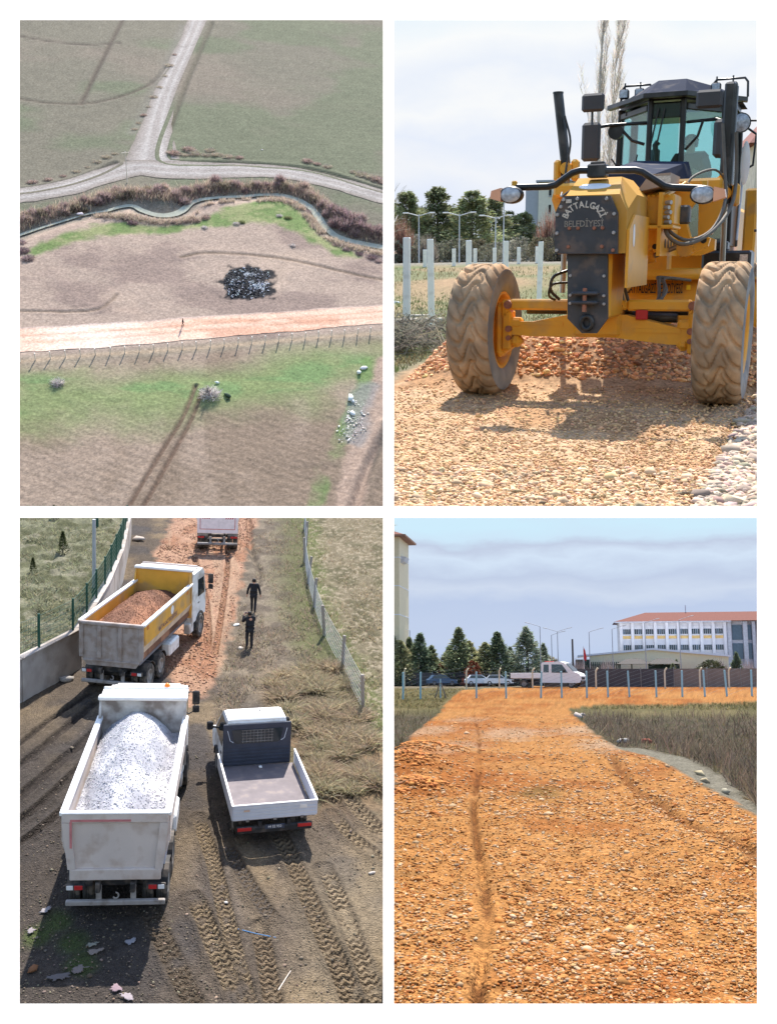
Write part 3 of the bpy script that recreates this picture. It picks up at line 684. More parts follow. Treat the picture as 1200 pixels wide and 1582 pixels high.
    for p in [(-6.77, 274.78), (-3.86, 274.23), (-2.66, 277.66), (-1.29, 275.29), (1.8, 274.75), (3.05, 277.79), (4.73, 275.03), (7.65, 274.06), (10.77, 273.93), (29.14, 273.11), (31.68, 271.68), (34.2, 270.26), (41.0, 267.59), (43.13, 266.16), (45.07, 264.71), (47.01, 263.28), (48.16, 261.4)]:
        r = rg.uniform(1.6, 2.9); bush(kinds[2] if rg.uniform() < .5 else tan, p[0], p[1], r, r * .42, 'dry clump between grey road and upper right field', 'dry clumps on the road verge')
    for p in [(-41.0, 254.8), (-37.29, 256.56), (-33.91, 259.06), (-30.96, 261.95), (-28.44, 264.85), (-26.22, 268.17), (-23.93, 271.16), (-21.88, 273.37), (-17.46, 289.94), (-16.56, 294.53), (-15.31, 300.19), (-14.03, 306.51), (-12.74, 314.03), (-11.2, 321.86), (-9.81, 331.06), (-8.55, 340.08), (-7.04, 350.11)]:
        r = rg.uniform(1.2, 2.0); bush(tan if rg.uniform() < .6 else kinds[2], p[0], p[1], r, r * .45, 'pale dry clump edging the upper left field', 'dry clumps along the upper left ditch')
    # low brush between the bushes: nobody could count it
    sl = np.array(smooth_line([(-42.34, 232.85), (-39.3, 235.62), (-33.51, 239.96), (-26.38, 245.56), (-19.18, 249.95), (-12.58, 250.07), (-7.49, 249.36), (-3.35, 251.1), (1.04, 254.36), (5.97, 255.47), (16.78, 256.29), (23.81, 256.07), (28.25, 252.65), (31.83, 246.33), (35.04, 237.75), (39.34, 232.91), (45.6, 231.25)], 12))
    nb = 15000; k = rg.integers(0, len(sl), nb); A = np.stack([sl[k, 0] + rg.normal(0, .7, nb), sl[k, 1] + rg.normal(.3, 1.5, nb), np.zeros(nb)], 1)
    A[:, 2] = base_h(A[:, 0], A[:, 1]); B = A + np.stack([rg.normal(0, .5, nb), rg.normal(0, .5, nb), rg.uniform(.4, 1.9, nb)], 1)
    cc = np.where(rg.uniform(size=(nb, 1)) < .5, jitter(lin(120, 104, 98, .5), nb, rg, .2), jitter(lin(150, 138, 122, .6), nb, rg, .2))
    o = mesh_ob('brush', strips_mesh('brush', A, B, .05, cc, None, rg), M_TWIG, None, PL); tag(o, 'brown brush filling the far stream bank', None, None, 'stuff')
    sl = np.array(smooth_line([(-24.44, 238.86), (-19.87, 238.14), (-16.06, 237.71), (-11.46, 236.32), (-6.88, 236.27), (-1.49, 238.61), (1.72, 245.03), (6.92, 248.58), (13.98, 250.16), (21.37, 249.96), (24.75, 246.57), (26.97, 241.76), (28.43, 236.34), (30.39, 231.76), (33.9, 227.36), (38.36, 225.01), (44.38, 222.75)], 12))
    nb = 11000; k = rg.integers(0, len(sl), nb); A = np.stack([sl[k, 0] + rg.normal(0, .7, nb), sl[k, 1] + rg.normal(0, .9, nb), np.zeros(nb)], 1)
    k = fbm(A[:, 0] * .25, A[:, 1] * .25, 3, 88) > .40; A = A[k]; nb = len(A); A[:, 2] = base_h(A[:, 0], A[:, 1]); B = A + np.stack([rg.normal(0, .5, nb), rg.normal(0, .5, nb), rg.uniform(.3, 1.3, nb)], 1)
    o = mesh_ob('brush', strips_mesh('brush', A, B, .05, jitter(lin(142, 130, 118, .55), nb, rg, .25), None, rg), M_TWIG, None, PL); tag(o, 'sparse brown brush on the near stream bank', None, None, 'stuff')
    bush(pale, *[(-27.39, 169.16)][0], 2.2, 1.8, 'round grey leafless bush alone in the green lower left field', None)
    # bare spreading tree beside the two ruts
    mb, _ = limb_tree(5, 2.6, .22, 2, (1.0, .8, .7), (16, 6, 0))
    t = thing('bare_tree', PL, (*[(1.2, 164.93)][0], -.1), 0, 'pale leafless spreading tree at the head of the two wheel ruts', 'tree')
    mb.build('trunk', mat('pale_bark', lin(150, 140, 136), .9), t)
    o = mesh_ob('crown', twig_bush(130, 420, 3.0, 2.4, .05, lin(196, 190, 188, .9)), M_TWIG, t)
    # field wire fence by the orange road: a thing per post
    mb = MB(); mb.box((0, 0, .7), (.2, .2, 1.5), None, .02); mb.box((0, .14, 1.5), (.18, .4, .14), None, .02)
    pm = None; M_CONC = mat('pale_concrete', lin(238, 228, 214), .9, bump=.2)
    fl = np.array(smooth_line(fence, 30)); seg = np.r_[0, np.cumsum(np.hypot(*np.diff(fl, axis=0).T))]
    n = 0
    for d in np.arange(1.4, seg[-1], 2.85):
        x = float(np.interp(d, seg, fl[:, 0])); y = float(np.interp(d, seg, fl[:, 1]))
        w = PL.world(np.array(x), np.array(y), np.array(1.))
        if w[0] / w[1] > -.006 or w[0] / w[1] < -.36: continue
        if pm is None: o = mb.build('fence_post', M_CONC, None); pm = o.data
        else: o = mesh_ob('fence_post', pm)
        n += 1
        put(o, PL, (x, y, float(base_h(np.array([x]), np.array([y]))[0])), rg.normal(.1, .08), 1, (rg.normal(0, .04), rg.normal(0, .04)))
        tag(o, 'pale concrete fence post below the orange field road, %s from left' % nth(n - 1), 'fence post', 'posts along the orange field road')
    rb = np.stack([rg.uniform(min(p[0] for p in burnt), max(p[0] for p in burnt), 900), rg.uniform(min(p[1] for p in burnt), max(p[1] for p in burnt), 900)], 1); rb = rb[dpoly(rb[:, 0], rb[:, 1], burnt) < -.4]
    o = mesh_ob('burnt_debris', stones_mesh('burnt_debris', np.c_[rb, 0 * rb[:, 0] + .05], rg.uniform(.06, .3, len(rb)), np.where(rg.uniform(size=(len(rb), 1)) < .62, jitter((.03, .03, .035), len(rb), rg, .3), jitter(lin(190, 194, 200, 1.4), len(rb), rg, .2)), rg), M_ATTR, None, PL); tag(o, 'charred rubbish and ash in the burnt patch', None, None, 'stuff')
    person(PL, (*[(-4.01, 189.92)][0], float(base_h(np.array([[(-4.01, 189.92)][0][0]]), np.array([[(-4.01, 189.92)][0][1]]))[0]) + .07), 1.9, 'person in dark clothes walking on the orange field road', dict(knl=(-.09, .16, .5), anl=(-.09, .24, .09), tol=(-.1, .42, .035), knr=(.09, -.02, .49), anr=(.09, -.2, .1), tor=(.1, -.03, .035)))
    # wooden pole at the junction
    t = thing('utility_pole', PL, (*[(-18.04, 256.6)][0], 0), .3, 'slim pale pole with a crossarm beside the road junction', 'utility pole')
    MB().cyl((0, 0, -.2), (0, 0, 8.2), .13, .09, 8).build('pole', M_CONC, t)
    MB().box((0, 0, 7.8), (1.8, .12, .14)).build('crossarm', M_CONC, t)
    # rubble and litter
    pts = [(28.54, 163.81), (29.16, 162.53), (27.6, 158.98), (26.86, 156.93), (27.87, 155.91), (28.92, 157.32), (25.85, 154.52), (27.96, 153.5), (30.13, 158.96), (25.26, 152.54), (26.91, 151.93), (29.37, 154.88)]
    rp = np.array([(p[0] + rg.normal(0, .5), p[1] + rg.normal(0, .9), .12) for p in pts for _ in range(14)])
    o = mesh_ob('rubble', stones_mesh('rubble', rp, rg.uniform(.06, .22, len(rp)) * (1 + (rg.uniform(size=len(rp)) > .93)), jitter(lin(215, 210, 200, 1.1), len(rp), rg, .25), rg, .3), M_ATTR, None, PL); o['kind'] = 'stuff'; o['label'] = 'pale rubble strewn along the green strip'
    for p, s, lb in zip([(32.3, 174.28), (31.04, 172.66), (28.31, 164.03), (28.7, 162.96), (2.65, 169.22), (4.53, 164.93), (4.5, 163.67), (-28.4, 239.61), (17.17, 279.55), (28.23, 158.97)], (.75, .9, .9, .6, .5, .7, .35, .8, .3, .6), ('white sack in the grass, upper of two by the right edge', 'greenish white sack just below the upper white sack', 'white slab lying on the bare ground beside the rubble', 'small white block under the white slab', 'white board leaning by the bare tree', 'dark green barrel lying right of the bare tree', 'small white stone below the green barrel', 'white round bale on the far stream bank', 'white speck of litter in the upper right field', 'white plank at the middle of the rubble')):
        o = mesh_ob('rubbish', stones_mesh('rubbish', np.zeros((1, 3)), [1.], jitter(lin(*((70, 90, 70) if 'barrel' in lb else (240, 238, 236)), 1.3), 1, rg, .03), rg), M_ATTR)
        put(o, PL, (p[0], p[1], s * .35 if 'bale' not in lb else -.4), rg.uniform(0, 3), (s * 1.3, s * .8, s * .7)); tag(o, lb, 'rubbish')
fields()


# ================================================================== YARD: trucks on the muddy track
M_WHITE = mat('white_paint', (.78, .78, .77), .45, var=.05, dirt=lin(150, 138, 125), dirt_amt=.35, dscale=1.6)
M_DUSTY = mat('dusty_white_steel', lin(202, 190, 182), .7, var=.07, scale=1.2, dirt=lin(176, 156, 142), dirt_amt=.3, dscale=2.2, bump=.08)
M_RIM_WHITE = mat('clean_white_rim', (.8, .79, .77), .5, var=.08, scale=3)
M_INNER = mat('scraped_bin_steel', lin(196, 192, 188), .65, var=.15, scale=2, dirt=lin(120, 108, 100), dirt_amt=.55, dscale=1.5)
M_INNER_DARK = mat('worn_bin_steel', lin(112, 112, 120), .6, var=.2, scale=2.5, dirt=lin(80, 76, 76), dirt_amt=.5, dscale=1.2)
M_YELLOW = mat('yellow_truck_paint', lin(222, 164, 62), .5, var=.1, scale=2, dirt=lin(176, 140, 96), dirt_amt=.4, dscale=1.2)
M_CREAM = mat('dusty_cream_side', lin(212, 192, 168), .7, var=.12, scale=2, dirt=lin(176, 156, 134), dirt_amt=.4, dscale=1.5)
M_CHASSIS = mat('black_chassis', (.025, .025, .027), .7, var=.3, scale=4, dirt=lin(105, 95, 86), dirt_amt=.35, dscale=3)
M_RUBBER = mat('dusty_rubber', (.045, .043, .04), .9, var=.25, scale=8, dirt=lin(110, 100, 90), dirt_amt=.45, dscale=4)
M_RIM = mat('steel_rim', lin(150, 146, 142), .6, var=.15, dirt=lin(105, 95, 85), dirt_amt=.4, dscale=5)
M_RED = mat('red_lens', (.5, .03, .03), .3, var=.1)
M_ORANGE_LENS = mat('orange_lens', (.85, .22, .02), .3, var=.05)
M_WHITE_LENS = mat('clear_lens', (.75, .75, .75), .2, var=.05)
M_GREY_BUMPER = mat('grey_bumper', lin(150, 145, 142), .6, var=.15, dirt=lin(110, 100, 92), dirt_amt=.4)
M_WIN = mat('dark_window_glass', (.02, .028, .032), .08, var=.1, spec=.6)
M_RUST = mat('red_tape', lin(190, 120, 120), .7, var=.2)

def text_mesh(name, body, size, m, parent, loc, rot, squeeze=1.0, ext=.002, bold=0.0):
    cu = bpy.data.curves.new(name, 'FONT'); cu.body = body; cu.size = size; cu.align_x = 'CENTER'; cu.align_y = 'CENTER'; cu.extrude = ext; cu.offset = bold; cu.resolution_u = 3
    o = bpy.data.objects.new(name, cu); COL.objects.link(o)
    dg = bpy.context.evaluated_depsgraph_get(); dg.update()
    me = bpy.data.meshes.new_from_object(o.evaluated_get(dg)); bpy.data.objects.remove(o); me.name = name
    me.materials.clear(); q = mesh_ob(name, me, m, parent); q.location = loc; q.rotation_euler = rot; q.scale = (squeeze, 1, 1)
    return q

def wheel(parent, c, r, w, axis='x', rim=None, m=None, n=28, name='wheel', lugs=True, depth=.25):
    """tyre with shoulder grooves and a dished rim, axle along x"""
    mb = MB(); h = w / 2; M3 = Matrix(((0, 0, 1), (0, 1, 0), (-1, 0, 0)))
    mb.lathe([(r * .58, -h * .8), (r * .8, -h), (r * .94, -h * .92), (r, -h * .7), (r, -h * .25), (r * .965, -h * .22), (r * .965, -h * .16), (r, -h * .13), (r, h * .13), (r * .965, h * .16), (r * .965, h * .22), (r, h * .25), (r, h * .7), (r * .94, h * .92), (r * .8, h), (r * .58, h * .8)], n, M3, True)
    t = mb.build(name, m or M_RUBBER, parent); t.location = c
    mb = MB(); mb.lathe([(r * .58, h * .8), (r * .55, h * .86), (r * .5, h * .5), (r * .3, h * .35), (r * .22, h * .6), (.001, h * .62)], n, M3, True)
    mb.lathe([(r * .58, -h * .8), (r * .55, -h * .86), (r * .5, -h * .5), (r * .3, -h * .35), (r * .22, -h * .6), (.001, -h * .62)], n, M3, True)
    for k in range(8):
        a = k * PI / 4; mb.cyl((h * .37, r * .36 * math.cos(a), r * .36 * math.sin(a)), (h * .46, r * .36 * math.cos(a), r * .36 * math.sin(a)), r * .035, None, 6)
    mb.build('rim', rim or M_RIM, t)
    return t

def dump_truck(loc, rz, label, side_m, low_m, gate_m, inner_m, rim_m, gate_style, L=6.0, cab_m=None, stub=False, sc=1.0):
    t = thing('dump_truck', YARD, loc, rz, label, 'dump truck', 'dump trucks queued on the track', sc)
    W = 1.275; zr = 2.95; zf = 1.38; zk = 2.05
    Lb = .3 if stub else L; zt = 2.5 if stub else zr
    cab_m = cab_m or M_WHITE
    # bin
    mb = MB(); mb.box((0, Lb / 2 + .06, zf - .05), (2.2, Lb - .1, .1)); mb.build('bin_floor', inner_m, t)
    for sg in (-1, 1):
        mb = MB(); x = sg * W
        if zt > zk + .05:
            mb.box((x - sg * .035, Lb / 2 + .06, (zk + zt - .08) / 2), (.07, Lb, zt - .08 - zk), None, .01)
        p = mb.build('side_panel', side_m, t)
        mb = MB(); mb.loft([(x, .07, zk), (x, Lb, zk), (x - sg * .07, Lb, zk), (x - sg * .07, .07, zk)], [(x - sg * .24, .07, zf - .1), (x - sg * .24, Lb, zf - .1), (x - sg * .31, Lb, zf - .1), (x - sg * .31, .07, zf - .1)])
        mb.build('lower_side', low_m, t)
        if not stub:
            mb = MB(); mb.box((x - sg * .02, Lb / 2 + .03, zr - .03), (.17, Lb + .06, .11), None, .02); mb.build('top_rail', rim_m, t)
            mb = MB(); mb.box((x + sg * .006, .2, (zk + zr) / 2), (.06, .14, zr - zk - .14), None, .01); mb.box((x + sg * .006, L - .1, (zk + zr) / 2), (.06, .14, zr - zk - .14), None, .01); mb.build('side_post', side_m, t)
    # tailgate
    mb = MB(); zb = zf - .2
    if gate_style == 'frame':
        mb.box((0, .02, zt - .12), (2 * W, .13, .24), None, .02); mb.box((0, .02, zb + .14), (2.2, .13, .3), None, .02)
        for sg in (-1, 1): mb.loft([(sg * W, -.045, zt - .24), (sg * (W - .2), -.045, zt - .24), (sg * (W - .2), .085, zt - .24), (sg * W, .085, zt - .24)][::sg], [(sg * (W - .13), -.045, zb + .29), (sg * (W - .32), -.045, zb + .29), (sg * (W - .32), .085, zb + .29), (sg * (W - .13), .085, zb + .29)][::sg])
        g = mb.build('tailgate', gate_m, t)
        MB().box((0, .06, (zt + zb) / 2 + .02), (2.24, .03, zt - zb - .46)).build('recessed_panel', gate_m, g)
        mb = MB(); mb.box((-.35, -.05, zt - .17), (1.45, .012, .055)); mb.box((-1.06, -.05, zt - .55), (.055, .012, .7)); mb.build('tape', M_RUST, g)
        mb = MB(); mb.box((0, .02, zt + .015), (2 * W + .04, .16, .05), None, .015); mb.build('top_rail', rim_m, g)
    elif gate_style == 'ribbed':
        mb.prism([(-W, zt), (W, zt), (W, zb + .45), (W - .3, zb), (-W + .3, zb), (-W, zb + .45)], 'y', .0, .07)
        g = mb.build('tailgate', gate_m, t)
        for x in (-W + .09, -.47, .36, W - .09):
            MB().box((x, -.035, (zt + zb) / 2 + .12), (.16, .07, zt - zb - .42), None, .015).build('rib', gate_m, g)
        mb = MB(); mb.box((0, -.03, zt - .06), (2 * W + .06, .14, .14), None, .03); mb.build('top_rail', gate_m, g)
        mb = MB(); mb.box((0, -.03, zb + .22), (2 * W - .3, .05, .08), None, .01); mb.build('bottom_rail', gate_m, g)
    else:
        mb.box((0, .03, (zt + zb) / 2), (2 * W - .1, .08, zt - zb), None, .02); g = mb.build('tailgate', gate_m, t)
        mb = MB()
        for x in (-1.05, 1.05): mb.box((x, -.016, (zt + zb) / 2 + .1), (.03, .01, zt - zb - .35))
        mb.box((0, -.016, zb + .26), (2.13, .01, .03)); mb.build('red_border', M_RED, g)
        for sg in (-1, 1):
            mb = MB()
            for k in range(4): mb.add([(sg * (.45 + .13 * k), -.014, zt - .42), (sg * (.52 + .13 * k), -.014, zt - .42), (sg * (.60 + .13 * k), -.014, zt - .28), (sg * (.53 + .13 * k), -.014, zt - .28)], [(0, 1, 2, 3)])
            mb.build('red_chevron', M_RED, g)
    # rear frame, lights, bumper
    mb = MB()
    for sg in (-1, 1): mb.box((sg * .42, (2.4 if stub else L / 2 + .7), .98), (.12, (4.2 if stub else L + 1.6), .26), None, .02)
    mb.box((0, .3, .98), (.8, .12, .2)); mb.box((0, 1.6, .98), (.8, .12, .2)); mb.build('chassis', M_CHASSIS, t)
    mb = MB(); mb.box((0, .05, .52), (2.42, .12, .13), None, .02); b = mb.build('bumper', M_GREY_BUMPER, t)
    for sg in (-1, 1): MB().box((sg * .42, .12, .76), (.14, .05, .4), None, .01).build('bumper_arm', M_GREY_BUMPER, b)
    for sg in (-1, 1):
        l = MB().box((sg * .98, .08, .93), (.48, .08, .17), None, .02).build('tail_light', M_CHASSIS, t)
        MB().box((sg * .90, .035, .93), (.2, .02, .12), None, .008).build('lens', M_RED, l); MB().box((sg * 1.11, .035, .93), (.16, .02, .12), None, .008).build('reverse_lens', M_WHITE_LENS if not stub else M_RED, l)
    mb = MB(); mb.tube([(.0 + .07 * math.cos(a), .06, .70 + .08 * math.sin(a)) for a in np.linspace(-2.6, 1.6, 10)], .022, 6); mb.build('tow_hook', M_GREY_BUMPER, t)
    # wheels: dual rear axles, single front
    for y in ((1.0, 2.35) if not stub else (1.0, 2.35)):
        for sg in (-1, 1):
            for dx in (0, .34): wheel(t, (sg * (1.08 - dx), y, .53), .53, .3, n=24)
        MB().cyl((-.9, y, .53), (.9, y, .53), .11, None, 10).build('axle', M_CHASSIS, t)
        for sg in (-1, 1):
            mb = MB()
            pr = [(.60 * math.cos(a), .60 * math.sin(a)) for a in np.linspace(.35, PI - .35, 9)]
            pr2 = [(.63 * math.cos(a), .63 * math.sin(a)) for a in np.linspace(PI - .35, .35, 9)]
            mb.prism([(y + u, .53 + v) for u, v in pr + pr2], 'x', sg * .62, sg * 1.24); mb.build('mudguard', M_CHASSIS, t)
    if stub: return t
    yc = L + .45
    for sg in (-1, 1): wheel(t, (sg * 1.1, yc + 1.15, .53), .53, .32, n=28)
    for sg in (-1, 1):
        mb = MB(); mb.box((sg * 1.0, L / 2 + 1.05, .78), (.42, 1.25, .58), None, .07); mb.build('fuel_tank', M_WHITE if sg > 0 else M_CHASSIS, t)
    # headboard with lip over the cab
    zh = 3.52
    mb = MB(); mb.box((0, L + .03, (zf + zh) / 2), (2 * W, .09, zh - zf), None, .01)
    for sg in (-1, 1): mb.prism([(L - .25, zr - .02), (L + .02, zr - .02), (L + .02, zh), (L - .02, zh)], 'x', sg * W - sg * .07, sg * W)
    hb = mb.build('headboard', inner_m if gate_style == 'frame' else side_m, t)
    mb = MB(); mb.box((0, L + .0, zh + .03), (2 * W + .06, .26, .12), None, .03); mb.build('top_rail', rim_m, hb)
    mb = MB(); mb.box((0, L + .48, zh - .05), (2 * W, .8, .06), None, .01); mb.box((0, L + .88, zh - .03), (2 * W, .06, .14), None, .02)
    for x in (-.95, .35, .55): mb.cyl((x, L + .26, zh - .02), (x, L + .26, zh + .0), .03, None, 8)
    mb.build('canopy', rim_m if gate_style == 'frame' else M_DUSTY, hb)
    # cab
    prof = [(yc, .95), (yc + 2.05, .95), (yc + 2.12, 1.25), (yc + 2.08, 1.9), (yc + 1.82, 2.95), (yc + 1.55, 3.18), (yc + .12, 3.2), (yc, 3.05)]
    mb = MB(); mb.prism(prof, 'x', -1.18, 1.18); cab = mb.build('cab', cab_m, t)
    mb = MB(); mb.box((0, yc + .85, 3.24), (2.2, 1.3, .16), None, .06, (.92, .85)); mb.build('roof_cap', cab_m, cab)
    mb = MB(); mb.add([(-1.05, yc + 2.085, 1.95), (1.05, yc + 2.085, 1.95), (1.0, yc + 1.85, 2.88), (-1.0, yc + 1.85, 2.88)], [(0, 1, 2, 3)]); mb.add([(-1.05, yc + 2.07, 1.95), (1.05, yc + 2.07, 1.95), (1.0, yc + 1.835, 2.88), (-1.0, yc + 1.835, 2.88)], [(3, 2, 1, 0)]); mb.build('windscreen', M_WIN, cab)
    for sg in (-1, 1):
        mb = MB(); mb.prism([(yc + .85, 2.0), (yc + 1.9, 1.95), (yc + 1.72, 2.75), (yc + .85, 2.8)], 'x', sg * 1.182, sg * 1.19); mb.build('side_window', M_WIN, cab)
        mb = MB(); mb.box((sg * 1.185, yc + .98, 1.7), (.03, .2, .04)); mb.build('door_handle', M_CHASSIS, cab)
        mb = MB(); mb.tube([(sg * 1.15, yc + 1.95, 2.8), (sg * 1.38, yc + 2.1, 2.75), (sg * 1.38, yc + 2.1, 2.1), (sg * 1.17, yc + 2.05, 2.0)], .02, 6)
        mi = mb.build('mirror_arm', M_CHASSIS, cab)
        MB().box((sg * 1.42, yc + 2.08, 2.56), (.24, .09, .46), None, .03).build('mirror', M_CHASSIS, t); MB().box((sg * 1.42, yc + 2.08, 2.17), (.22, .09, .24), None, .03).build('mirror', M_CHASSIS, t)
        mb = MB(); pr = [(.62 * math.cos(a), .62 * math.sin(a)) for a in np.linspace(.1, PI - .1, 9)]; pr2 = [(.7 * math.cos(a), .72 * math.sin(a)) for a in np.linspace(PI - .1, .1, 9)]
        mb.prism([(yc + 1.15 + u, .53 + v) for u, v in pr + pr2], 'x', sg * .9, sg * 1.22); mb.build('mudguard', M_CHASSIS, t)
        mb = MB(); mb.box((sg * 1.0, yc + .1, .75), (.3, .55, .5), None, .04); mb.build('step', cab_m, t)
    if gate_style == 'frame':
        bc = MB().cyl((.62, yc + .5, 3.32), (.62, yc + .5, 3.38), .1, None, 12).build('beacon', M_CHASSIS, t)
        mb = MB(); mb.lathe([(.09, 3.38), (.1, 3.5), (.085, 3.6), (.04, 3.65), (.001, 3.655)], 14, None, True, (.62, yc + .5, 0)); mb.build('lens', M_ORANGE_LENS, bc)
    return t

def load(place_loc, rz, L, peak, name, label, base, base2, seed, crest, low, grey_front=1.0):
    """heaped gravel: lumpy surface and loose stones, one object"""
    rg = np.random.default_rng(seed)
    ny, nx = 120, 52
    Xg, Yg = np.meshgrid(np.linspace(-1.19, 1.19, nx), np.linspace(.13, L - .06, ny))
    d = np.hypot((Xg - crest[0]) / 1.05, (Yg - crest[1]) / crest[2])
    H = low + (peak - low) * np.clip(1 - d, 0, 1) ** .9 + .08 * (fbm(Xg * 2.2, Yg * 2.2, 4, seed) - .5) + .04 * (fbm(Xg * 14, Yg * 14, 2, seed + 5) - .5)
    edge = np.minimum(1.19 - np.abs(Xg), np.minimum(Yg - .13, L - .06 - Yg)); H = np.where(edge < .02, 1.5, H)
    cv = mixc(np.ones(Xg.shape)[..., None] * base, np.ones(Xg.shape)[..., None] * base2, sst(.4, .62, fbm(Xg * 1.6, Yg * 1.0, 4, seed + 9))) * (.84 + .32 * fbm(Xg * 12, Yg * 12, 3, seed + 2)[..., None])
    cv = cv * (1 - (1 - grey_front) * sst(3.6, 4.6, Yg + .5 * Xg))[..., None]
    V = np.stack([Xg, Yg, H], -1).reshape(-1, 3); idx = np.arange(nx * ny).reshape(ny, nx)
    Fq = np.stack([idx[:-1, :-1], idx[:-1, 1:], idx[1:, 1:], idx[1:, :-1]], -1).reshape(-1, 4)
    n = 5200; i = rg.integers(3, ny - 3, n); j = rg.integers(2, nx - 2, n)
    P = np.stack([Xg[i, j] + rg.normal(0, .02, n), Yg[i, j] + rg.normal(0, .02, n), H[i, j] + .005], 1)
    st = stones_mesh('g', P, rg.uniform(.008, .024, n), jitter((np.asarray(base) * .6 + np.asarray(base2) * .4), n, rg, .14, .03) * np.where(P[:, 1:2] > 4.1, grey_front, 1.0), rg)
    a = np_mesh(name, V, Fq, np.clip(cv.reshape(-1, 3), .003, .9), True)
    o = mesh_ob(name, a, M_ATTR); put(o, YARD, place_loc, rz); tag(o, label, 'gravel load', None, 'stuff')
    o2 = mesh_ob('loose_gravel', st, M_ATTR); put(o2, YARD, place_loc, rz); tag(o2, label + ', loose stones on top', None, None, 'stuff')

def yard():
    PL = YARD; rg = np.random.default_rng(21)
    K = 2.35; c = lambda *a: lin(*a, K)
    nv, nu = 640, 470
    yy = 1 / np.linspace(1 / 19.6, 1 / 74.5, nv); u = np.linspace(-1.14, 1.14, nu)
    Y = np.repeat(yy[:, None], nu, 1); X = u[None] * (.172 * Y + .55); one = np.ones(X.shape)[..., None]
    n1 = fbm(X * .35, Y * .3, 5, 1); n2 = fbm(X * 1.4, Y * 1.1, 4, 2); n3 = fbm(X * 5, Y * 4, 3, 3); n4 = fbm(X * 16, Y * 10, 2, 4)
    wall = [(-8.6, 36.2), (-6.8, 38.7), (-5.1, 42.3), (-4.62, 49.5), (-4.5, 56), (-4.75, 64.5), (-5.3, 76)]
    _, _, sw = dline(X, Y, wall); sw = sw if sw[-1, 0] > 0 else -sw      # positive on the yard side
    fencel = [(6.9, 76), (6.5, 66), (5.72, 58.7), (5.5, 48.2), (5.77, 44), (6.08, 38.9), (6.27, 33.7), (6.5, 28)]
    _, _, sf = dline(X, Y, fencel); sf = sf if sf[-1, -1] > 0 else -sf   # positive in the right field
    road = [(-2.16, 74.8), (-2.95, 61.37), (-3.27, 51.94), (-2.21, 44.08), (-1.32, 40.33), (-0.51, 38.0), (0.07, 38.9), (0.48, 40.72), (1.09, 45.81), (1.93, 55.12), (2.29, 60.07), (3.91, 75.42)]
    dr = dpoly(X, Y, road)
    H = .10 * (n1 - .5) + .07 * (n2 - .5) + .035 * (n3 - .5) + .012 * (n4 - .5)
    # ---- colours
    mud = mixc(c(126, 112, 98) * one, c(172, 150, 120) * one, sst(.42, .62, n1 + .018 * (X - .5)))
    mud = mixc(mud, c(104, 98, 96) * one, sst(.52, .66, fbm(X * .5 + 9, Y * .35, 4, 14)) * .85)
    mud = mixc(mud, c(92, 84, 78) * one, sst(.9, -2.0, X + .8 * (n1 - .5)) * sst(41, 33, Y) * .85); mud = mixc(mud, c(104, 100, 102) * one, np.exp(-((X - .4 - .05 * (26 - Y)) / .75) ** 2) * sst(29, 26, Y) * sst(.38, .55, n1) * .8)  # the grey band below the pickup is shade painted into the mud
    mud = mixc(mud, c(176, 158, 130) * one, sst(1.6, 3.6, X) * sst(29, 24, Y) * .7)
    scrub = mixc(c(176, 160, 138) * one, c(140, 126, 110) * one, sst(.42, .6, n2))
    scrub = mixc(scrub, c(128, 132, 84) * one, sst(2.6, .6, -sf + 1.8 * (n2 - .5)) * .8)
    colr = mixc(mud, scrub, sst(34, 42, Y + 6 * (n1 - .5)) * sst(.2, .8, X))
    colr = mixc(colr, mixc(c(172, 142, 106) * one, c(132, 122, 88) * one, sst(.45, .6, n2)), sst(1.9, 3.2, X + 1.5 * (n1 - .5) - .0 * Y) * sst(28, 31, Y) * sst(44, 38, Y) * .8)
    org = mixc(c(232, 184, 152) * one, c(210, 154, 120) * one, sst(.4, .6, fbm(X * .9, Y * .35, 4, 33)))
    org = mixc(org, c(226, 188, 156) * one, sst(.56, .66, fbm(X * 1.2 + 4, Y * .12, 3, 35)) * .7)
    colr = mixc(colr, org, sst(.25, -.25, dr + .9 * (n2 - .5)))
    yardc = mixc(c(166, 166, 134) * one, c(122, 124, 90) * one, sst(.4, .6, fbm(X * 1.1, Y * .8, 5, 41)))
    yardc = mixc(yardc, c(190, 184, 158) * one, sst(.55, .7, n2) * .7)
    colr = mixc(colr, yardc, sst(-.2, .2, sw))
    fieldc = mixc(c(172, 158, 128) * one, c(138, 130, 98) * one, sst(.42, .6, fbm(X * .9, Y * .6, 5, 51)))
    fieldc = mixc(fieldc, c(140, 152, 92) * one, sst(1.6, .2, sf + 1.2 * (n2 - .5)) * .9)
    fieldc = mixc(fieldc, c(206, 190, 162) * one, sst(.56, .68, n3) * .8)
    colr = mixc(colr, fieldc, sst(-.25, .25, sf + .5 * (n2 - .5)))
    H = H + np.where(sw > 0, .5 * sst(0, 1.5, sw) + .4 * (fbm(X * .9, Y * .9, 4, 61) - .5) * 1.0 + .35 * (fbm(X * 2.6, Y * 2.2, 4, 62) - .5) * sst(0, 1, sw), 0)
    H = H + np.where(sf > 0, .12 * (n3 - .5), 0)
    for q in [(-3.88, 23.65), (-2.97, 23.23), (-2.67, 22.4), (-3.41, 24.28)]:
        d = np.hypot(X - q[0], (Y - q[1]) * .8); colr = mixc(colr, c(96, 112, 60) * one, sst(.55, .1, d + .5 * (n2 - .5)) * .85)
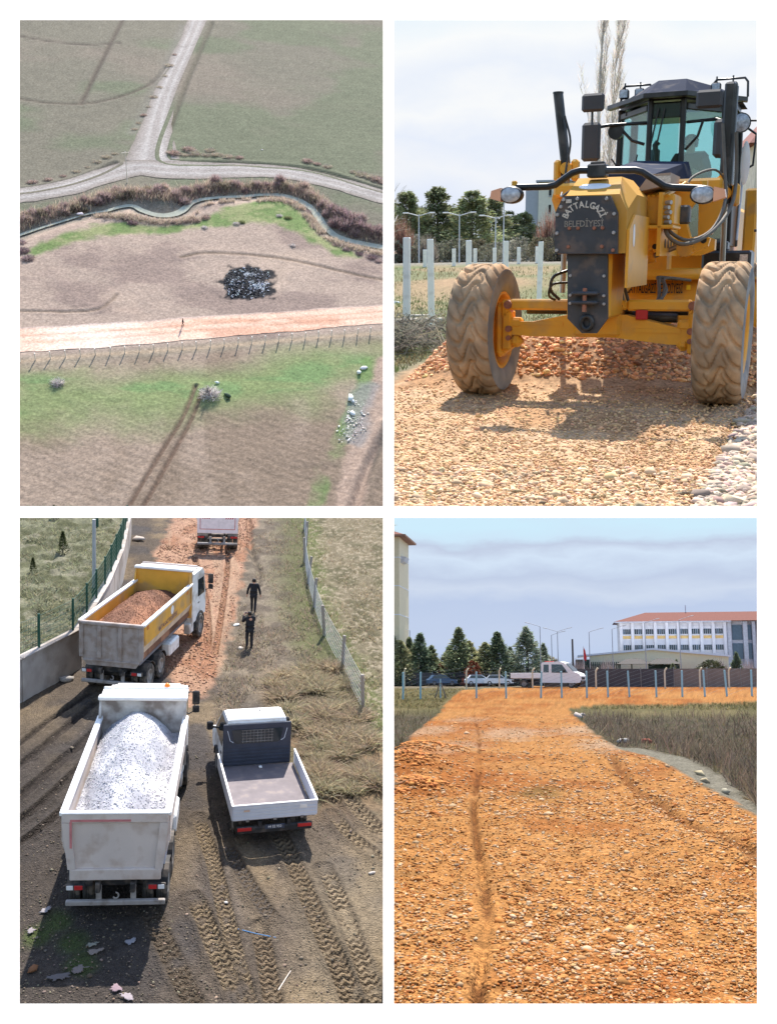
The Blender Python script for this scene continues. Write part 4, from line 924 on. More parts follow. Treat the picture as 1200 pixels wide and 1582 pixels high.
    # ---- wheel marks
    def track(pts, w, pitch, deep, colk, chev=True):
        nonlocal H, colr
        d, a, s = dline(X, Y, smooth_line(pts, 6)); m = sst(w * .56, w * .42, d)
        if chev:
            a = a + .05 * (fbm(a * 2, s * 2, 3, 71) - .5) * 2; z = np.abs(((s / w + .5) * 2.0 + .25 * (fbm(a * .8, a * 0, 2, 73) - .5)) % 1.0 - .5) * 2
            m = m * sst(.26, .46, fbm(X * 1.9 + 3, Y * 1.3, 4, 74)) * sst(0, .8, a)
            lug = sst(.35, .65, .5 + .5 * np.sin(2 * PI * (a / pitch + .55 * z)))
            lug = lug * (.35 + 1.2 * fbm(a * 3, s * 5, 3, 70)); colr = mixc(colr, c(100, 88, 74) * one, np.exp(-((d - w * .5) / .10) ** 2) * .5)
            H = H * (1 - .7 * m) + m * (-.05 + deep * lug)
            colr = mixc(colr, mixc(c(112, 96, 78) * one, c(*colk) * one, lug), m * .8)
        else:
            m = m * (.45 + .9 * fbm(a * 1.2, s * 4, 3, 76)); H = H - deep * m; colr = mixc(colr, c(*colk) * one, m * .75)
        H = H + .06 * np.exp(-((d - w * .62) / .10) ** 2) * (.3 + fbm(X * 4, Y * 4, 3, 75))
    tr = (188, 164, 130)
    track([(-0.06, 29.32), (0.18, 27.85), (0.43, 26.26), (0.71, 23.94), (0.98, 21.84), (1.16, 20.45)], .42, .22, .06, tr)
    track([(-0.11, 25.03), (0.2, 23.71), (0.48, 22.47), (0.71, 21.62), (0.97, 20.47)], .46, .23, .07, tr)
    track([(1.48, 23.6), (1.59, 22.53), (1.65, 21.42), (1.71, 20.4)], .45, .22, .06, (170, 146, 116))
    track([(2.2, 28.27), (2.51, 26.96), (2.79, 25.12), (3.08, 23.19), (3.33, 21.63), (3.49, 20.23)], .50, .24, .07, (176, 152, 120))
    track([(3.43, 26.21), (3.62, 24.74), (3.79, 23.0), (3.91, 21.7), (4.02, 20.4)], .46, .24, .07, (206, 182, 148))
    track([(3.65, 35.52), (3.84, 33.57), (4.23, 31.79), (4.73, 29.82), (5.35, 27.87)], .5, .25, .07, (196, 172, 138))
    track([(4.0, 29.35), (4.38, 27.94), (4.9, 26.87), (5.27, 26.24)], .42, .24, .06, (190, 166, 132))
    track([(3.97, 38.65), (3.93, 35.51), (3.94, 32.79), (4.23, 29.98)], .4, .25, .05, (186, 162, 130))
    track([(-1.28, 24.68), (-0.86, 23.26), (-0.48, 22.09), (-0.05, 20.78)], .5, .23, .06, (128, 112, 92))
    track([(0.68, 27.81), (1.26, 25.71), (1.85, 23.85)], .4, .22, .04, (112, 104, 98))
    for pts, w in (([(-6.02, 32.81), (-5.44, 34.26), (-4.67, 36.54), (-3.97, 38.56)], .34), ([(-5.63, 30.56), (-4.95, 32.38), (-4.19, 34.47), (-3.7, 35.93)], .4), ([(-5.38, 29.15), (-4.55, 31.01), (-3.83, 33.18), (-3.44, 34.43)], .34), ([(-6.29, 34.3), (-5.4, 36.92), (-4.3, 39.43)], .26), ([(-5.15, 27.85), (-4.46, 29.09), (-3.9, 30.46)], .3), ([(1.19, 72.87), (1.33, 61.59), (0.95, 52.02), (0.49, 44.05)], .3), ([(-0.67, 61.49), (0.06, 52.0), (0.21, 44.92)], .35)):
        track(pts, w, .3, .15, (70, 62, 58) if pts[0][0] < -1 else (204, 150, 116), False)
    # ditch shadowed edge right of the orange road
    d, _, _ = dline(X, Y, [(2.97, 73.03), (2.8, 63.32), (3.07, 58.61), (2.84, 55.14)]); H = H - .25 * np.exp(-(d / .18) ** 2)
    colr = colr * (.62 + .42 * n3[..., None] + .34 * n4[..., None])
    wz = PL.world(X, Y, H)
    M_MUD = mat('muddy_ground', (1, 1, 1), .9, attr=True, var=.18, scale=9, bump=.8, bscale=26, spec=.15, gravel=20, gamt=.16)
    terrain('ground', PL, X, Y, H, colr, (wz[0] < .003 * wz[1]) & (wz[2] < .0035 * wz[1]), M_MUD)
    def hz(x, y):
        return 0.0
    # ---- trucks
    wl, wr = (-2.03, 24.05), -R(2.75)
    dump_truck((*wl, 0), wr, 'dusty white dump truck carrying pale gravel, nearest to the viewer', M_DUSTY, M_DUSTY, M_DUSTY, M_INNER, M_RIM_WHITE, 'frame', 6.0)
    load((*wl, 0), wr, 6.0, 3.5, 'gravel_load', 'pale grey gravel heaped in the white dump truck', lin(228, 226, 228, 1.5), lin(190, 190, 198, 1.6), 7, (-.12, 4.2, 4.6), 2.5)
    yl, yr = (-3.5, 39.25), -R(16)
    dump_truck((*yl, 0), yr, 'yellow dump truck with grey tailgate carrying brown gravel', M_YELLOW, M_CREAM, mat('grey_tailgate', lin(164, 152, 146), .7, var=.12, scale=2, dirt=lin(140, 122, 110), dirt_amt=.45), M_INNER_DARK, M_RIM_WHITE, 'ribbed', 6.2)
    load((*yl, 0), yr, 6.2, 3.3, 'gravel_load', 'reddish brown gravel heaped in the yellow dump truck', lin(206, 150, 118, 1.9), lin(160, 116, 94, 2.0), 8, (-.05, 3.0, 3.6), 2.45, .62)
    tt = [o for o in COL.objects if o.name.startswith('dump_truck')][-1]
    # side lettering of the yellow truck
    mb = MB(); mb.lathe([(.001, .004), (.17, .004), (.19, 0)], 20, Matrix(((0, 0, 1), (0, 1, 0), (-1, 0, 0))), True, (1.282, 3.5, 2.56)); mb.build('emblem', M_RIM_WHITE, tt)
    M_PUR = mat('faded_purple_print', lin(120, 92, 104), .7)
    text_mesh('lettering', 'BATTALGAZİ BELEDİYESİ', .26, M_PUR, tt, (1.281, 3.0, 2.24), (PI / 2, 0, PI / 2), .8)
    for y in (.5, 5.6): MB().box((1.28, y, 2.72), (.01, .22, .16)).build('side_mark', mat('orange_mark', lin(200, 120, 50)), tt)
    dump_truck((.70, 62.7, 0), -R(2), 'pale dump truck at the top of the orange road, seen from behind', M_WHITE, M_WHITE, mat('pink_white_gate', lin(238, 226, 228), .6, var=.1), M_INNER, M_RIM_WHITE, 'plain', 6, None, True)
    # ---- flatbed pickup
    pickup(PL, (2.12, 27.5, 0), R(6.2))
    # ---- people
    person(PL, (2.42, 50.3, 0), R(-8), 'person in a long black coat walking away along the road edge', dict(ell=(-.29, -.04, 1.15), elr=(.29, -.04, 1.15), wrl=(-.33, .02, .9), wrr=(.33, .04, .9), knl=(-.09, .1, .5), anl=(-.09, .14, .09), tol=(-.1, .32, .035), knr=(.09, .0, .49), anr=(.09, -.14, .1), tor=(.1, .03, .035)))
    ph = person(PL, (2.02, 44.75, 0), R(14), 'person in black holding up a phone to film the trucks', dict(ell=(-.29, .16, 1.22), wrl=(-.17, .34, 1.46), elr=(.27, .18, 1.24), wrr=(.05, .34, 1.47), hd0=(-.01, .03, 1.56), hd1=(-.01, .05, 1.65)))
    t = thing('phone', PL, (2.02 - .06 * math.cos(R(14)) - .40 * math.sin(R(14)), 44.75 + .40 * math.cos(R(14)) - .06 * math.sin(R(14)), 1.55), R(14), 'pale phone held up by the filming person', 'phone')
    MB().box((0, 0, 0), (.16, .012, .085), None, .005).build('case', mat('pale_phone', lin(220, 200, 205), .4), t); MB().box((0, -.008, 0), (.145, .003, .072)).build('screen', M_WIN, t)
    # ---- concrete wall with green fence on top
    M_WALL = mat('weathered_concrete', lin(168, 160, 154), .9, var=.15, scale=1.5, bump=.2, dirt=lin(128, 118, 108), dirt_amt=.4, dscale=.8)
    t = thing('concrete_wall', PL, (0, 0, 0), 0, 'low weathered concrete wall along the left yard, green posts on top', 'wall')
    hts = [1.75] * len(wall)
    for i, ((x0, y0), (x1, y1)) in enumerate(zip(wall[:-1], wall[1:])):
        if y0 > 70: continue
        y1c = min(y1, 67.5); f = (y1c - y0) / (y1 - y0); x1c = x0 + (x1 - x0) * f
        n = max(1, int(math.hypot(x1c - x0, y1c - y0) / 3.2))
        for k in range(n):
            a = (x0 + (x1c - x0) * k / n, y0 + (y1c - y0) * k / n); b = (x0 + (x1c - x0) * (k + 1) / n, y0 + (y1c - y0) * (k + 1) / n)
            d = Vector((b[0] - a[0], b[1] - a[1], 0)).normalized() * .01
            MB().bar(Vector((*a, .8)) + d, Vector((*b, .8)) - d, .28, 1.8, .02).build('wall_panel', M_WALL, t)
            MB().bar(Vector((*a, 1.73)) + d, Vector((*b, 1.73)) - d, .36, .07, .02).build('coping', M_WALL, t)
    M_GREEN = mat('green_fence_paint', lin(40, 84, 70), .5)
    wl_ = np.array(wall); sg = np.r_[0, np.cumsum(np.hypot(*np.diff(wl_, axis=0).T))]
    tf = thing('green_fence', PL, (0, 0, 0), 0, 'dark green wire fence standing on the concrete wall', 'fence')
    prev = None
    for d in np.arange(2.0, 29.5, 2.35):
        x, y = float(np.interp(d, sg, wl_[:, 0])), float(np.interp(d, sg, wl_[:, 1])); hh = 1.35 if y < 60 else 1.0
        MB().box((x, y, 1.77 + hh / 2), (.09, .07, hh), None, .01).build('fence_post', M_GREEN, tf)
        if prev:
            mb = MB()
            for z in np.linspace(1.85, 1.75 + hh * .95, 7): mb.bar((*prev, z), (x, y, z), .012, .012)
            for k in range(1, 24): mb.bar((prev[0] + (x - prev[0]) * k / 24, prev[1] + (y - prev[1]) * k / 24, 1.83), (prev[0] + (x - prev[0]) * k / 24, prev[1] + (y - prev[1]) * k / 24, 1.76 + hh * .93), .009, .009)
            mb.build('wire_mesh', M_GREEN, tf)
        prev = (x, y)
    # lamp poles
    M_GALV = mat('galvanised_steel', lin(168, 172, 176), .5, var=.1, metal=.2)
    for (x, y), h, lb in zip([(-5.35, 50.78), (-6.96, 67.68)], (4.2, .7), ('tall grey lamp pole standing behind the green fence', 'distant grey lamp pole near the dark verge, mostly out of view')):
        t = thing('lamp_pole', PL, (x, y, .3), 0, lb, 'lamp pole', 'lamp poles in the left yard')
        MB().cyl((0, 0, 0), (0, 0, h), .1, .085, 12).build('pole', M_GALV, t); MB().cyl((0, 0, 0), (0, 0, .8), .125, .12, 12).build('base_sleeve', M_GREEN, t)
    # young conifers in the yard
    n = 900; a = rg.uniform(0, 1, n) ** .7; th = rg.uniform(0, 6.28, n); r = .42 * (1 - a) * rg.uniform(.3, 1, n) + .03
    Cn = np.stack([r * np.cos(th), r * np.sin(th), .1 + 1.35 * a], 1)
    sap = leaves_mesh('foliage', Cn, rg.uniform(.05, .09, n), jitter(lin(104, 112, 70, 2.0), n, rg, .3), rg, .25, np.stack([np.cos(th), np.sin(th), .4 + 0 * th], 1))
    for p, s, lb in zip([(-8.03, 59.88), (-9.78, 68.8), (-8.96, 55.43)], (1.0, .8, .7), ('young conifer in the middle of the left yard', 'young conifer at the top of the left yard', 'young yellowish conifer at the left edge of the yard')):
        t = thing('young_conifer', PL, (*p, .35), rg.uniform(0, 6), lb, 'young tree', 'young trees in the left yard', s)
        mesh_ob('foliage', sap, M_LEAF, t); MB().cyl((0, 0, -.1), (0, 0, 1.2), .03, .01, 6).build('trunk', M_CHASSIS, t)
    # right field fence
    M_POST = mat('weathered_post', lin(150, 142, 134), .9, var=.15, bump=.2)
    fl = np.array(fencel); sg = np.r_[0, np.cumsum(np.hypot(*np.diff(fl, axis=0).T))]
    t = thing('field_fence', PL, (0, 0, 0), 0, 'sagging wire mesh strung along the right hand field posts', 'fence')
    mb = MB(); prev = None; k = 0
    for d in np.arange(6.5, sg[-1], 4.6):
        x, y = float(np.interp(d, sg, fl[:, 0])), float(np.interp(d, sg, fl[:, 1]))
        w = PL.world(np.array(x), np.array(y), np.array(1.5))
        if w[0] > -.004 * w[1]: continue
        o = MB().box((0, 0, .7), (.13, .13, 1.7), None, .02).build('fence_post', M_POST); put(o, PL, (x, y, 0), rg.normal(0, .2), 1, (rg.normal(0, .05), rg.normal(0, .05)))
        tag(o, 'grey weathered fence post at the right field, %s from the top' % nth(k), 'fence post', 'posts along the right field'); k += 1
        if prev:
            for z in np.linspace(.08, 1.25, 8): mb.tube([(*prev, z), ((prev[0] + x) / 2, (prev[1] + y) / 2, z - .05), (x, y, z)], .007, 4, False)
            for q in range(1, 40):
                f = q / 40; xx = prev[0] + (x - prev[0]) * f; yy_ = prev[1] + (y - prev[1]) * f; mb.bar((xx, yy_, .04), (xx, yy_, 1.2), .006, .006)
        prev = (x, y)
    mb.build('wire_mesh', M_GALV, t)
    # ---- dry tussocks, scrub and grass
    def tuss(seed, n, h, sp, base):
        r = np.random.default_rng(seed); A = np.stack([r.normal(0, sp * .35, n), r.normal(0, sp * .35, n), 0 * r.normal(size=n)], 1)
        dv = np.stack([r.normal(0, sp * .7, n), r.normal(0, sp * .7, n), h * r.uniform(.35, 1, n)], 1); B = A + dv
        return strips_mesh('blades', A, B, .014, jitter(base, n, r, .22, .05), np.stack([0 * dv[:, 0], 0 * dv[:, 0], .12 * h + 0 * dv[:, 0]], 1), r)
    tus = [tuss(300 + i, 420, .34, .36, lin(*cc, 1.35)) for i, cc in enumerate(((198, 180, 150), (178, 160, 134), (190, 178, 146)))]
    spots = [(rg.uniform(2.6, 5.9), rg.uniform(30.5, 42)) for _ in range(84)]
    spots = sorted([s for s in spots if s[0] > 2.9 + .09 * (42 - s[1]) - .25])
    for i, p in enumerate(spots):
        o = mesh_ob('grass_tussock', tus[i % 3], M_TWIG); put(o, PL, (*p, 0), rg.uniform(0, 6), rg.uniform(.7, 1.5))
        tag(o, 'dry straw coloured grass tussock beside the right fence, %s from the left' % nth(i), 'grass tussock', 'dry tussocks beside the pickup')
    def scatter_grass(n, fx, base, h, w, label, amt=.25):
        A = []
        while len(A) < n:
            x = rg.uniform(-13.5, 13.5, n); y = 1 / rg.uniform(1 / 73., 1 / 24., n)
            q = np.stack([x, y], 1)[np.abs(x) < .18 * y + .4]; A = q if not len(A) else np.concatenate([A, q])
        A = A[:n]; k = fx(A[:, 0], A[:, 1]); A = A[k]
        m = len(A); A = np.c_[A, np.where(W_(A[:, 0], A[:, 1]) > 0, .5 * sst(0, 1.5, W_(A[:, 0], A[:, 1])) + .4 * (fbm(A[:, 0] * .9, A[:, 1] * .9, 4, 61) - .5) + .35 * (fbm(A[:, 0] * 2.6, A[:, 1] * 2.2, 4, 62) - .5) - .03, -.02)]
        B = A + np.stack([rg.normal(0, h * .5, m), rg.normal(0, h * .5, m), h * rg.uniform(.3, 1, m)], 1)
        o = mesh_ob('dry_grass', strips_mesh('dry_grass', A, B, w, jitter(base, m, rg, amt, .06), None, rg), M_TWIG, None, PL); tag(o, label, None, None, 'stuff')
    F_ = lambda x, y: dline(x, y, fencel)[2] * (1 if dline(np.array([9.]), np.array([40.]), fencel)[2][0] > 0 else -1)
    W_ = lambda x, y: dline(x, y, wall)[2] * (1 if dline(np.array([-9.]), np.array([60.]), wall)[2][0] > 0 else -1)
    rdm = lambda x, y: dpoly(x, y, road)
    scatter_grass(60000, lambda x, y: (F_(x, y) < 0) & (x > .4) & (rdm(x, y) > .2) & (y > 35) & (fbm(x * .9, y * .7, 3, 90) > .44), lin(172, 156, 134, 1.5), .30, .016, 'dry brown scrub between the road and the right fence')
    scatter_grass(46000, lambda x, y: (F_(x, y) > .2) & (fbm(x * .7, y * .5, 3, 91) > .42), lin(186, 170, 138, 1.6), .22, .017, 'dry stubble in the right field')
    scatter_grass(16000, lambda x, y: (np.abs(F_(x, y)) < 1.1) & (y > 34), lin(128, 146, 80, 1.5), .2, .014, 'green grass along the right fence')
    scatter_grass(60000, lambda x, y: (W_(x, y) > .4) & (fbm(x * .9, y * .6, 3, 92) > .42), lin(176, 174, 142, 1.6), .34, .02, 'pale rank grass in the left yard')
    # ---- loose stones and litter on the mud
    n = 4600; y = 1 / rg.uniform(1 / 45., 1 / 20., n); x = rg.uniform(-1, 1, n) * (.17 * y + .4); k = (W_(x, y) < -.3) & (F_(x, y) < -.2); x = x[k]; y = y[k]; n = len(x)
    gz = np.interp(0, [0, 1], [0, 0])
    o = mesh_ob('loose_stones', stones_mesh('loose_stones', np.stack([x, y, 0 * x + .005], 1), rg.uniform(.010, .032, n) * (1 + 1.0 * (rg.uniform(size=n) > .96)), jitter(c(168, 152, 132), n, rg, .25), rg), M_ATTR, None, PL); tag(o, 'small grey stones scattered over the mud', None, None, 'stuff')
    n = 5200; P = [] 
    xs = rg.uniform(-4.6, 3.6, 30000); ys = rg.uniform(38, 73, 30000); k = rdm(xs, ys) < -.05; xs = xs[k][:n]; ys = ys[k][:n]; n = len(xs)
    o = mesh_ob('road_gravel', stones_mesh('road_gravel', np.stack([xs, ys, 0 * xs + .0], 1), rg.uniform(.02, .07, n), jitter(c(226, 176, 144), n, rg, .22), rg), M_ATTR, None, PL); tag(o, 'loose orange gravel on the truck road', None, None, 'stuff')
    def rock(p, s, col, label, name='rock', cat='rock', flat=(1, .8, .6), z=0):
        o = mesh_ob(name, stones_mesh(name, np.zeros((1, 3)), [1.], jitter(col, 1, rg, .02, .01), rg), M_ATTR); put(o, PL, (p[0], p[1], z + s * flat[2] * .4), rg.uniform(0, 6), tuple(s * f for f in flat)); tag(o, label, cat)
    rock([(-4.19, 65.49)][0], .62, lin(200, 186, 176, 1.6), 'large pale boulder on the grass left of the orange road', flat=(1.1, .8, .5))
    rock([(0.71, 24.67)][0], .09, lin(220, 216, 212, 1.6), 'white stone on the tyre print below the pickup')
    rock([(4.72, 25.78)][0], .11, lin(225, 215, 205, 1.6), 'white stone on bare earth near the right edge')
    rock([(1.52, 48.12)][0], .22, lin(235, 232, 228, 1.4), 'white flat stone left of the filming person', flat=(1.3, .7, .3))
    rock([(1.64, 44.64)][0], .2, lin(220, 212, 202, 1.5), 'pale stone at the feet of the filming person', flat=(1, .8, .5))
    rock([(-5.41, 40.85)][0], .38, lin(190, 185, 180, 1.6), 'pale rock on the grass at the foot of the concrete wall')
    rock([(-3.71, 22.26)][0], .2, lin(180, 128, 92, 2.4), 'reddish clod of earth in the bottom left corner', 'clod', 'clod', (1.2, .9, .7))
    # rags of torn sheeting
    def rag(p, s, col, label, k):
        r = np.random.default_rng(k); m = 9; gx, gy = np.meshgrid(np.linspace(-1, 1, m), np.linspace(-.6, .6, m)); rad = 1 + .5 * (fbm(np.arctan2(gy, gx) * 2, gx * 0 + k, 3, k) - .5) * 2
        V = np.stack([gx * rad, gy * rad + .4 * (fbm(gx * 2, gy * 0, 2, k) - .5), .28 * fbm(gx * 2.2, gy * 2.2, 3, k + 1)], -1).reshape(-1, 3); idx = np.arange(m * m).reshape(m, m)
        kk = np.hypot(gx / 1.0, gy / .62) < .95 + .35 * (fbm(gx * 2, gy * 2, 2, k + 3) - .5) * 2; kf = kk.reshape(-1)
        Fq = np.stack([idx[:-1, :-1], idx[:-1, 1:], idx[1:, 1:], idx[1:, :-1]], -1).reshape(-1, 4); Fq = Fq[kf[Fq].all(1)]
        me = np_mesh('rag', V, Fq, np.repeat(jitter(col, 1, r, .05), len(V), 0), True); o = mesh_ob('rag', me, M_ATTR)
        so = o.modifiers.new('thickness', 'SOLIDIFY'); so.thickness = .03
        put(o, PL, (p[0], p[1], .02), r.uniform(0, 6), s); tag(o, label, 'rag', 'torn sheeting by the nearest truck')
    for k, (p, s, cc, lb) in enumerate(zip([(-3.77, 24.65), (-4.01, 23.79), (-2.5, 23.09), (-2.38, 22.82), (-1.6, 23.16), (-3.12, 21.92), (-1.78, 21.39), (-1.53, 21.1), (-2.69, 22.17)], (.26, .24, .24, .3, .26, .42, .3, .26, .3), ((220, 212, 208), (205, 196, 196), (200, 190, 172), (192, 180, 168), (190, 188, 192), (150, 140, 138), (196, 176, 180), (224, 220, 226), (170, 160, 150)),
        ('white crumpled rag left of the truck bumper', 'pale rag at the left edge below the first white rag', 'beige torn rag in the truck shadow, upper one', 'beige curled rag in the truck shadow, lower one', 'grey forked scrap in the truck shadow', 'large grey sheet lying at the bottom left', 'pink grey scrap at the bottom edge', 'bright white scrap at the bottom edge', 'pale shred above the large grey sheet'))):
        rag(p, s * .72, lin(*cc, 2.6), lb, 40 + k)
    a, b = [(0.99, 23.45), (1.9, 23.02)]
    o = MB().tube([(a[0], a[1], .03), ((a[0] + b[0]) / 2, (a[1] + b[1]) / 2 - .03, .035), (b[0], b[1], .03)], .012, 6).build('hose', mat('blue_plastic', lin(60, 120, 170), .5), None, PL); tag(o, 'thin blue plastic hose on the shaded mud', 'hose')
    a, b = [(2.17, 21.68), (1.84, 21.01)]
    o = MB().tube([(a[0], a[1], .04), (b[0], b[1], .04)], [.012, .02], 6).build('stick', mat('bleached_wood', lin(196, 184, 172), .9), None, PL); tag(o, 'bleached stick on the grey gravel near the bottom edge', 'stick')

def pickup(PL, loc, rz):
    t = thing('flatbed_pickup', PL, loc, rz, 'white flatbed pickup with an empty grey bed parked right of the trucks', 'pickup', None, 1.05)
    W = 1.16; L = 3.35; z0 = .84; z1 = 1.27
    M_BED = mat('bed_floor_sheet', lin(112, 104, 106), .8, var=.15, scale=3, dirt=lin(130, 118, 110), dirt_amt=.2)
    M_ALU = mat('silver_dropside', lin(206, 212, 222), .45, var=.06, scale=3, metal=.15)
    M_DK = mat('dark_blue_grey_panel', lin(52, 58, 72), .5, var=.15)
    MB().box((0, L / 2, z0 - .03), (2 * W - .1, L - .1, .06)).build('bed_floor', M_BED, t)
    for sg in (-1, 1):
        p = MB().box((sg * W, L / 2, (z0 + z1) / 2 - .02), (.045, L - .02, z1 - z0 - .02), None, .006).build('side_board', M_ALU, t)
        mb = MB(); mb.box((sg * W, L / 2, z1 - .01), (.06, L, .035), None, .008)
        mb.build('top_rail', M_RIM_WHITE, p)
    tb = MB(); n = 4
    for k in range(n):
        h = (z1 - z0 - .02) / n; tb.box((0, 0, z0 - .02 + h * (k + .5)), (2 * W - .02, .04, h - .012), None, .006)
    tb.box((0, .008, (z0 + z1) / 2 - .01), (2 * W - .04, .02, z1 - z0 - .05)); tbo = tb.build('tail_board', M_ALU, t)
    MB().box((0, -.002, z1 - .01), (2 * W + .05, .06, .035), None, .008).build('top_rail', M_RIM_WHITE, tbo)
    MB().box((.78, -.024, z1 - .15), (.2, .008, .1)).build('sticker', M_RIM_WHITE, tbo)
    MB().box((-.78, -.024, z1 - .17), (.16, .008, .05)).build('orange_sticker', mat('faded_sticker', lin(210, 180, 160)), tbo)
    for x in (-.75, 0, .75): MB().box((x, -.02, z0 - .03), (.09, .04, .07), None, .008).build('hinge', M_GREY_BUMPER, tbo)
    mb = MB(); mb.box((-.4, L / 2 + .6, .64), (.1, L + 1.2, .18)); mb.box((.4, L / 2 + .6, .64), (.1, L + 1.2, .18)); mb.box((0, .35, .7), (2.0, .1, .1)); mb.build('chassis', M_CHASSIS, t)
    bm = MB().box((0, .06, .5), (2.1, .14, .2), None, .03).build('rear_bumper', M_CHASSIS, t)
    pl = MB().box((0, -.018, .58), (.54, .012, .13), None, .004).build('number_plate', mat('dark_plate', (.05, .06, .09), .5), t)
    text_mesh('plate_lettering', '44 EE 950', .11, M_WHITE_LENS, pl, (0, -.026, .58), (PI / 2, 0, 0), .85)
    for sg in (-1, 1):
        l = MB().box((sg * .83, .0, .56), (.44, .06, .14), None, .02).build('tail_light', M_CHASSIS, t)
        MB().box((sg * .83, -.034, .56), (.38, .012, .1), None, .005).build('lens', M_RED, l)
    for y in (.95, L + 1.55):
        for sg in (-1, 1): wheel(t, (sg * .92, y, .35), .35, .24, n=24)
    # cab
    yc = L + .06
    prof = [(yc, .5), (yc + 2.55, .45), (yc + 2.7, .7), (yc + 2.66, 1.02), (yc + 1.95, 1.28), (yc + 1.15, 2.12), (yc + .95, 2.22), (yc + .06, 2.26), (yc, 2.18)]
    mb = MB()
    wid = lambda z: 1.02 if z < 1.35 else 1.02 - (z - 1.35) * .16
    mb.loft([(-wid(z), y, z) for y, z in prof], [(wid(z), y, z) for y, z in prof]); cab = mb.build('cab', M_WHITE, t)
    mb = MB(); mb.loft([(-.86, yc + .02, 2.262), (.86, yc + .02, 2.262), (.84, yc + .95, 2.225), (-.84, yc + .95, 2.225)], [(-.82, yc + .06, 2.30), (.82, yc + .06, 2.30), (.8, yc + .9, 2.262), (-.8, yc + .9, 2.262)]); mb.build('roof', M_RIM_WHITE, cab)
    MB().cyl((.18, yc + .65, 2.27), (.18, yc + .62, 2.36), .025, .015, 6).build('aerial', M_CHASSIS, cab)
    hb = MB().box((0, yc - .05, 1.5), (2.06, .07, 1.34), None, .02).build('headboard', M_DK, t)
    mb = MB()
    for k in range(5): mb.box((0, yc - .095, .92 + k * .11), (2.0, .02, .05), None, .006)
    mb.build('rib', M_DK, hb)
    wn = MB().prism([(-.78, 2.0), (.78, 2.0), (.7, 1.62), (.62, 1.56), (-.62, 1.56), (-.7, 1.62)], 'y', yc - .105, yc - .085).build('rear_window', M_WIN, hb)
    mb = MB()
    for k in range(9): mb.box((-.44 + k * .11, yc - .11, 1.78), (.008, .008, .4))
    for k in range(5): mb.box((0, yc - .112, 1.62 + k * .09), (.95, .008, .008))
    mb.build('window_grille', M_GREY_BUMPER, wn)
    mb = MB(); mb.tube([(-.9, yc - .09, 1.98), (-.82, yc - .09, 1.66), (-.72, yc - .09, 1.6)], .012, 5); mb.tube([(.9, yc - .09, 1.98), (.82, yc - .09, 1.66), (.72, yc - .09, 1.6)], .012, 5); mb.build('window_trim', M_ALU, hb)
    mb = MB(); mb.add([(-.9, yc + 1.93, 1.32), (.9, yc + 1.93, 1.32), (.8, yc + 1.2, 2.1), (-.8, yc + 1.2, 2.1)], [(0, 1, 2, 3)]); mb.build('windscreen', M_WIN, cab).location = (0, .02, .015)
    for sg in (-1, 1):
        mb = MB(); mb.loft([(sg * 1.022, yc + .25, 1.35), (sg * 1.022, yc + 1.75, 1.35), (sg * .915, yc + 1.1, 2.05), (sg * .915, yc + .25, 2.08)], [(sg * 1.03, yc + .25, 1.35), (sg * 1.03, yc + 1.75, 1.35), (sg * .923, yc + 1.1, 2.05), (sg * .923, yc + .25, 2.08)]); mb.build('side_window', M_WIN, cab)
        m = MB().box((sg * 1.22, yc + 1.72, 1.42), (.2, .12, .28), None, .04).build('mirror', M_CHASSIS, t); MB().bar((sg * 1.0, yc + 1.72, 1.35), (sg * 1.15, yc + 1.72, 1.38), .05, .05).build('mirror_arm', M_CHASSIS, m)
        MB().box((sg * 1.03, yc + .4, 1.1), (.03, .18, .04), None, .01).build('door_handle', M_CHASSIS, cab)
        mb = MB(); pr = [(.42 * math.cos(a), .42 * math.sin(a)) for a in np.linspace(.1, PI - .1, 9)]; pr2 = [(.47 * math.cos(a), .47 * math.sin(a)) for a in np.linspace(PI - .1, .1, 9)]
        mb.prism([(L + 1.55 + u, .35 + v) for u, v in pr + pr2], 'x', sg * .8, sg * 1.06); mb.build('wheel_arch', M_CHASSIS, t)
        MB().box((sg * .75, yc + 2.6, .9), (.36, .14, .2), None, .03).build('headlight', M_WHITE_LENS, t)
    MB().box((.08, L - .25, z0 + .03), (.1, .1, .06), None, .02).build('white_cup', M_RIM_WHITE, t)
yard()


# ================================================================== ROADWORK: the grader on the gravel road
M_CAT = mat('yellow_machine_paint', lin(226, 162, 48), .42, var=.06, scale=3, dirt=lin(170, 132, 84), dirt_amt=.22, dscale=3)
M_CAT_TOP = mat('sun_faded_yellow', lin(230, 172, 80, 1.45), .85, spec=.08, var=.05, scale=3, dirt=lin(190, 150, 104), dirt_amt=.2, dscale=3)
M_BLKP = mat('black_steel_plate', lin(62, 64, 68), .5, var=.2, scale=5, dirt=lin(112, 96, 84), dirt_amt=.18, dscale=6, bump=.05)
M_BLK = mat('satin_black_paint', (.018, .019, .02), .38, var=.2, scale=6, dirt=(.08, .075, .07), dirt_amt=.25)
M_NAVY = mat('navy_hood_paint', lin(44, 52, 70), .9, spec=.04, var=.12, scale=3, dirt=lin(120, 112, 104), dirt_amt=.2, dscale=3)
M_TYRE = mat('dusty_grader_tyre', lin(158, 134, 108), .95, var=.16, scale=6, bump=.35, bscale=40, dirt=lin(190, 156, 120), dirt_amt=.5, dscale=3, spec=.1)
M_TYRE_SIDE = mat('grey_tyre_wall', lin(150, 150, 146), .9, var=.15, scale=8, bump=.2, dirt=lin(110, 112, 116), dirt_amt=.45, dscale=4, spec=.15)
M_CHROME = mat('worn_cylinder_rod', lin(150, 140, 130), .3, metal=.7, var=.1)
M_HOSE = mat('dusty_rubber_hose', lin(96, 88, 76), .75, var=.2, scale=10)
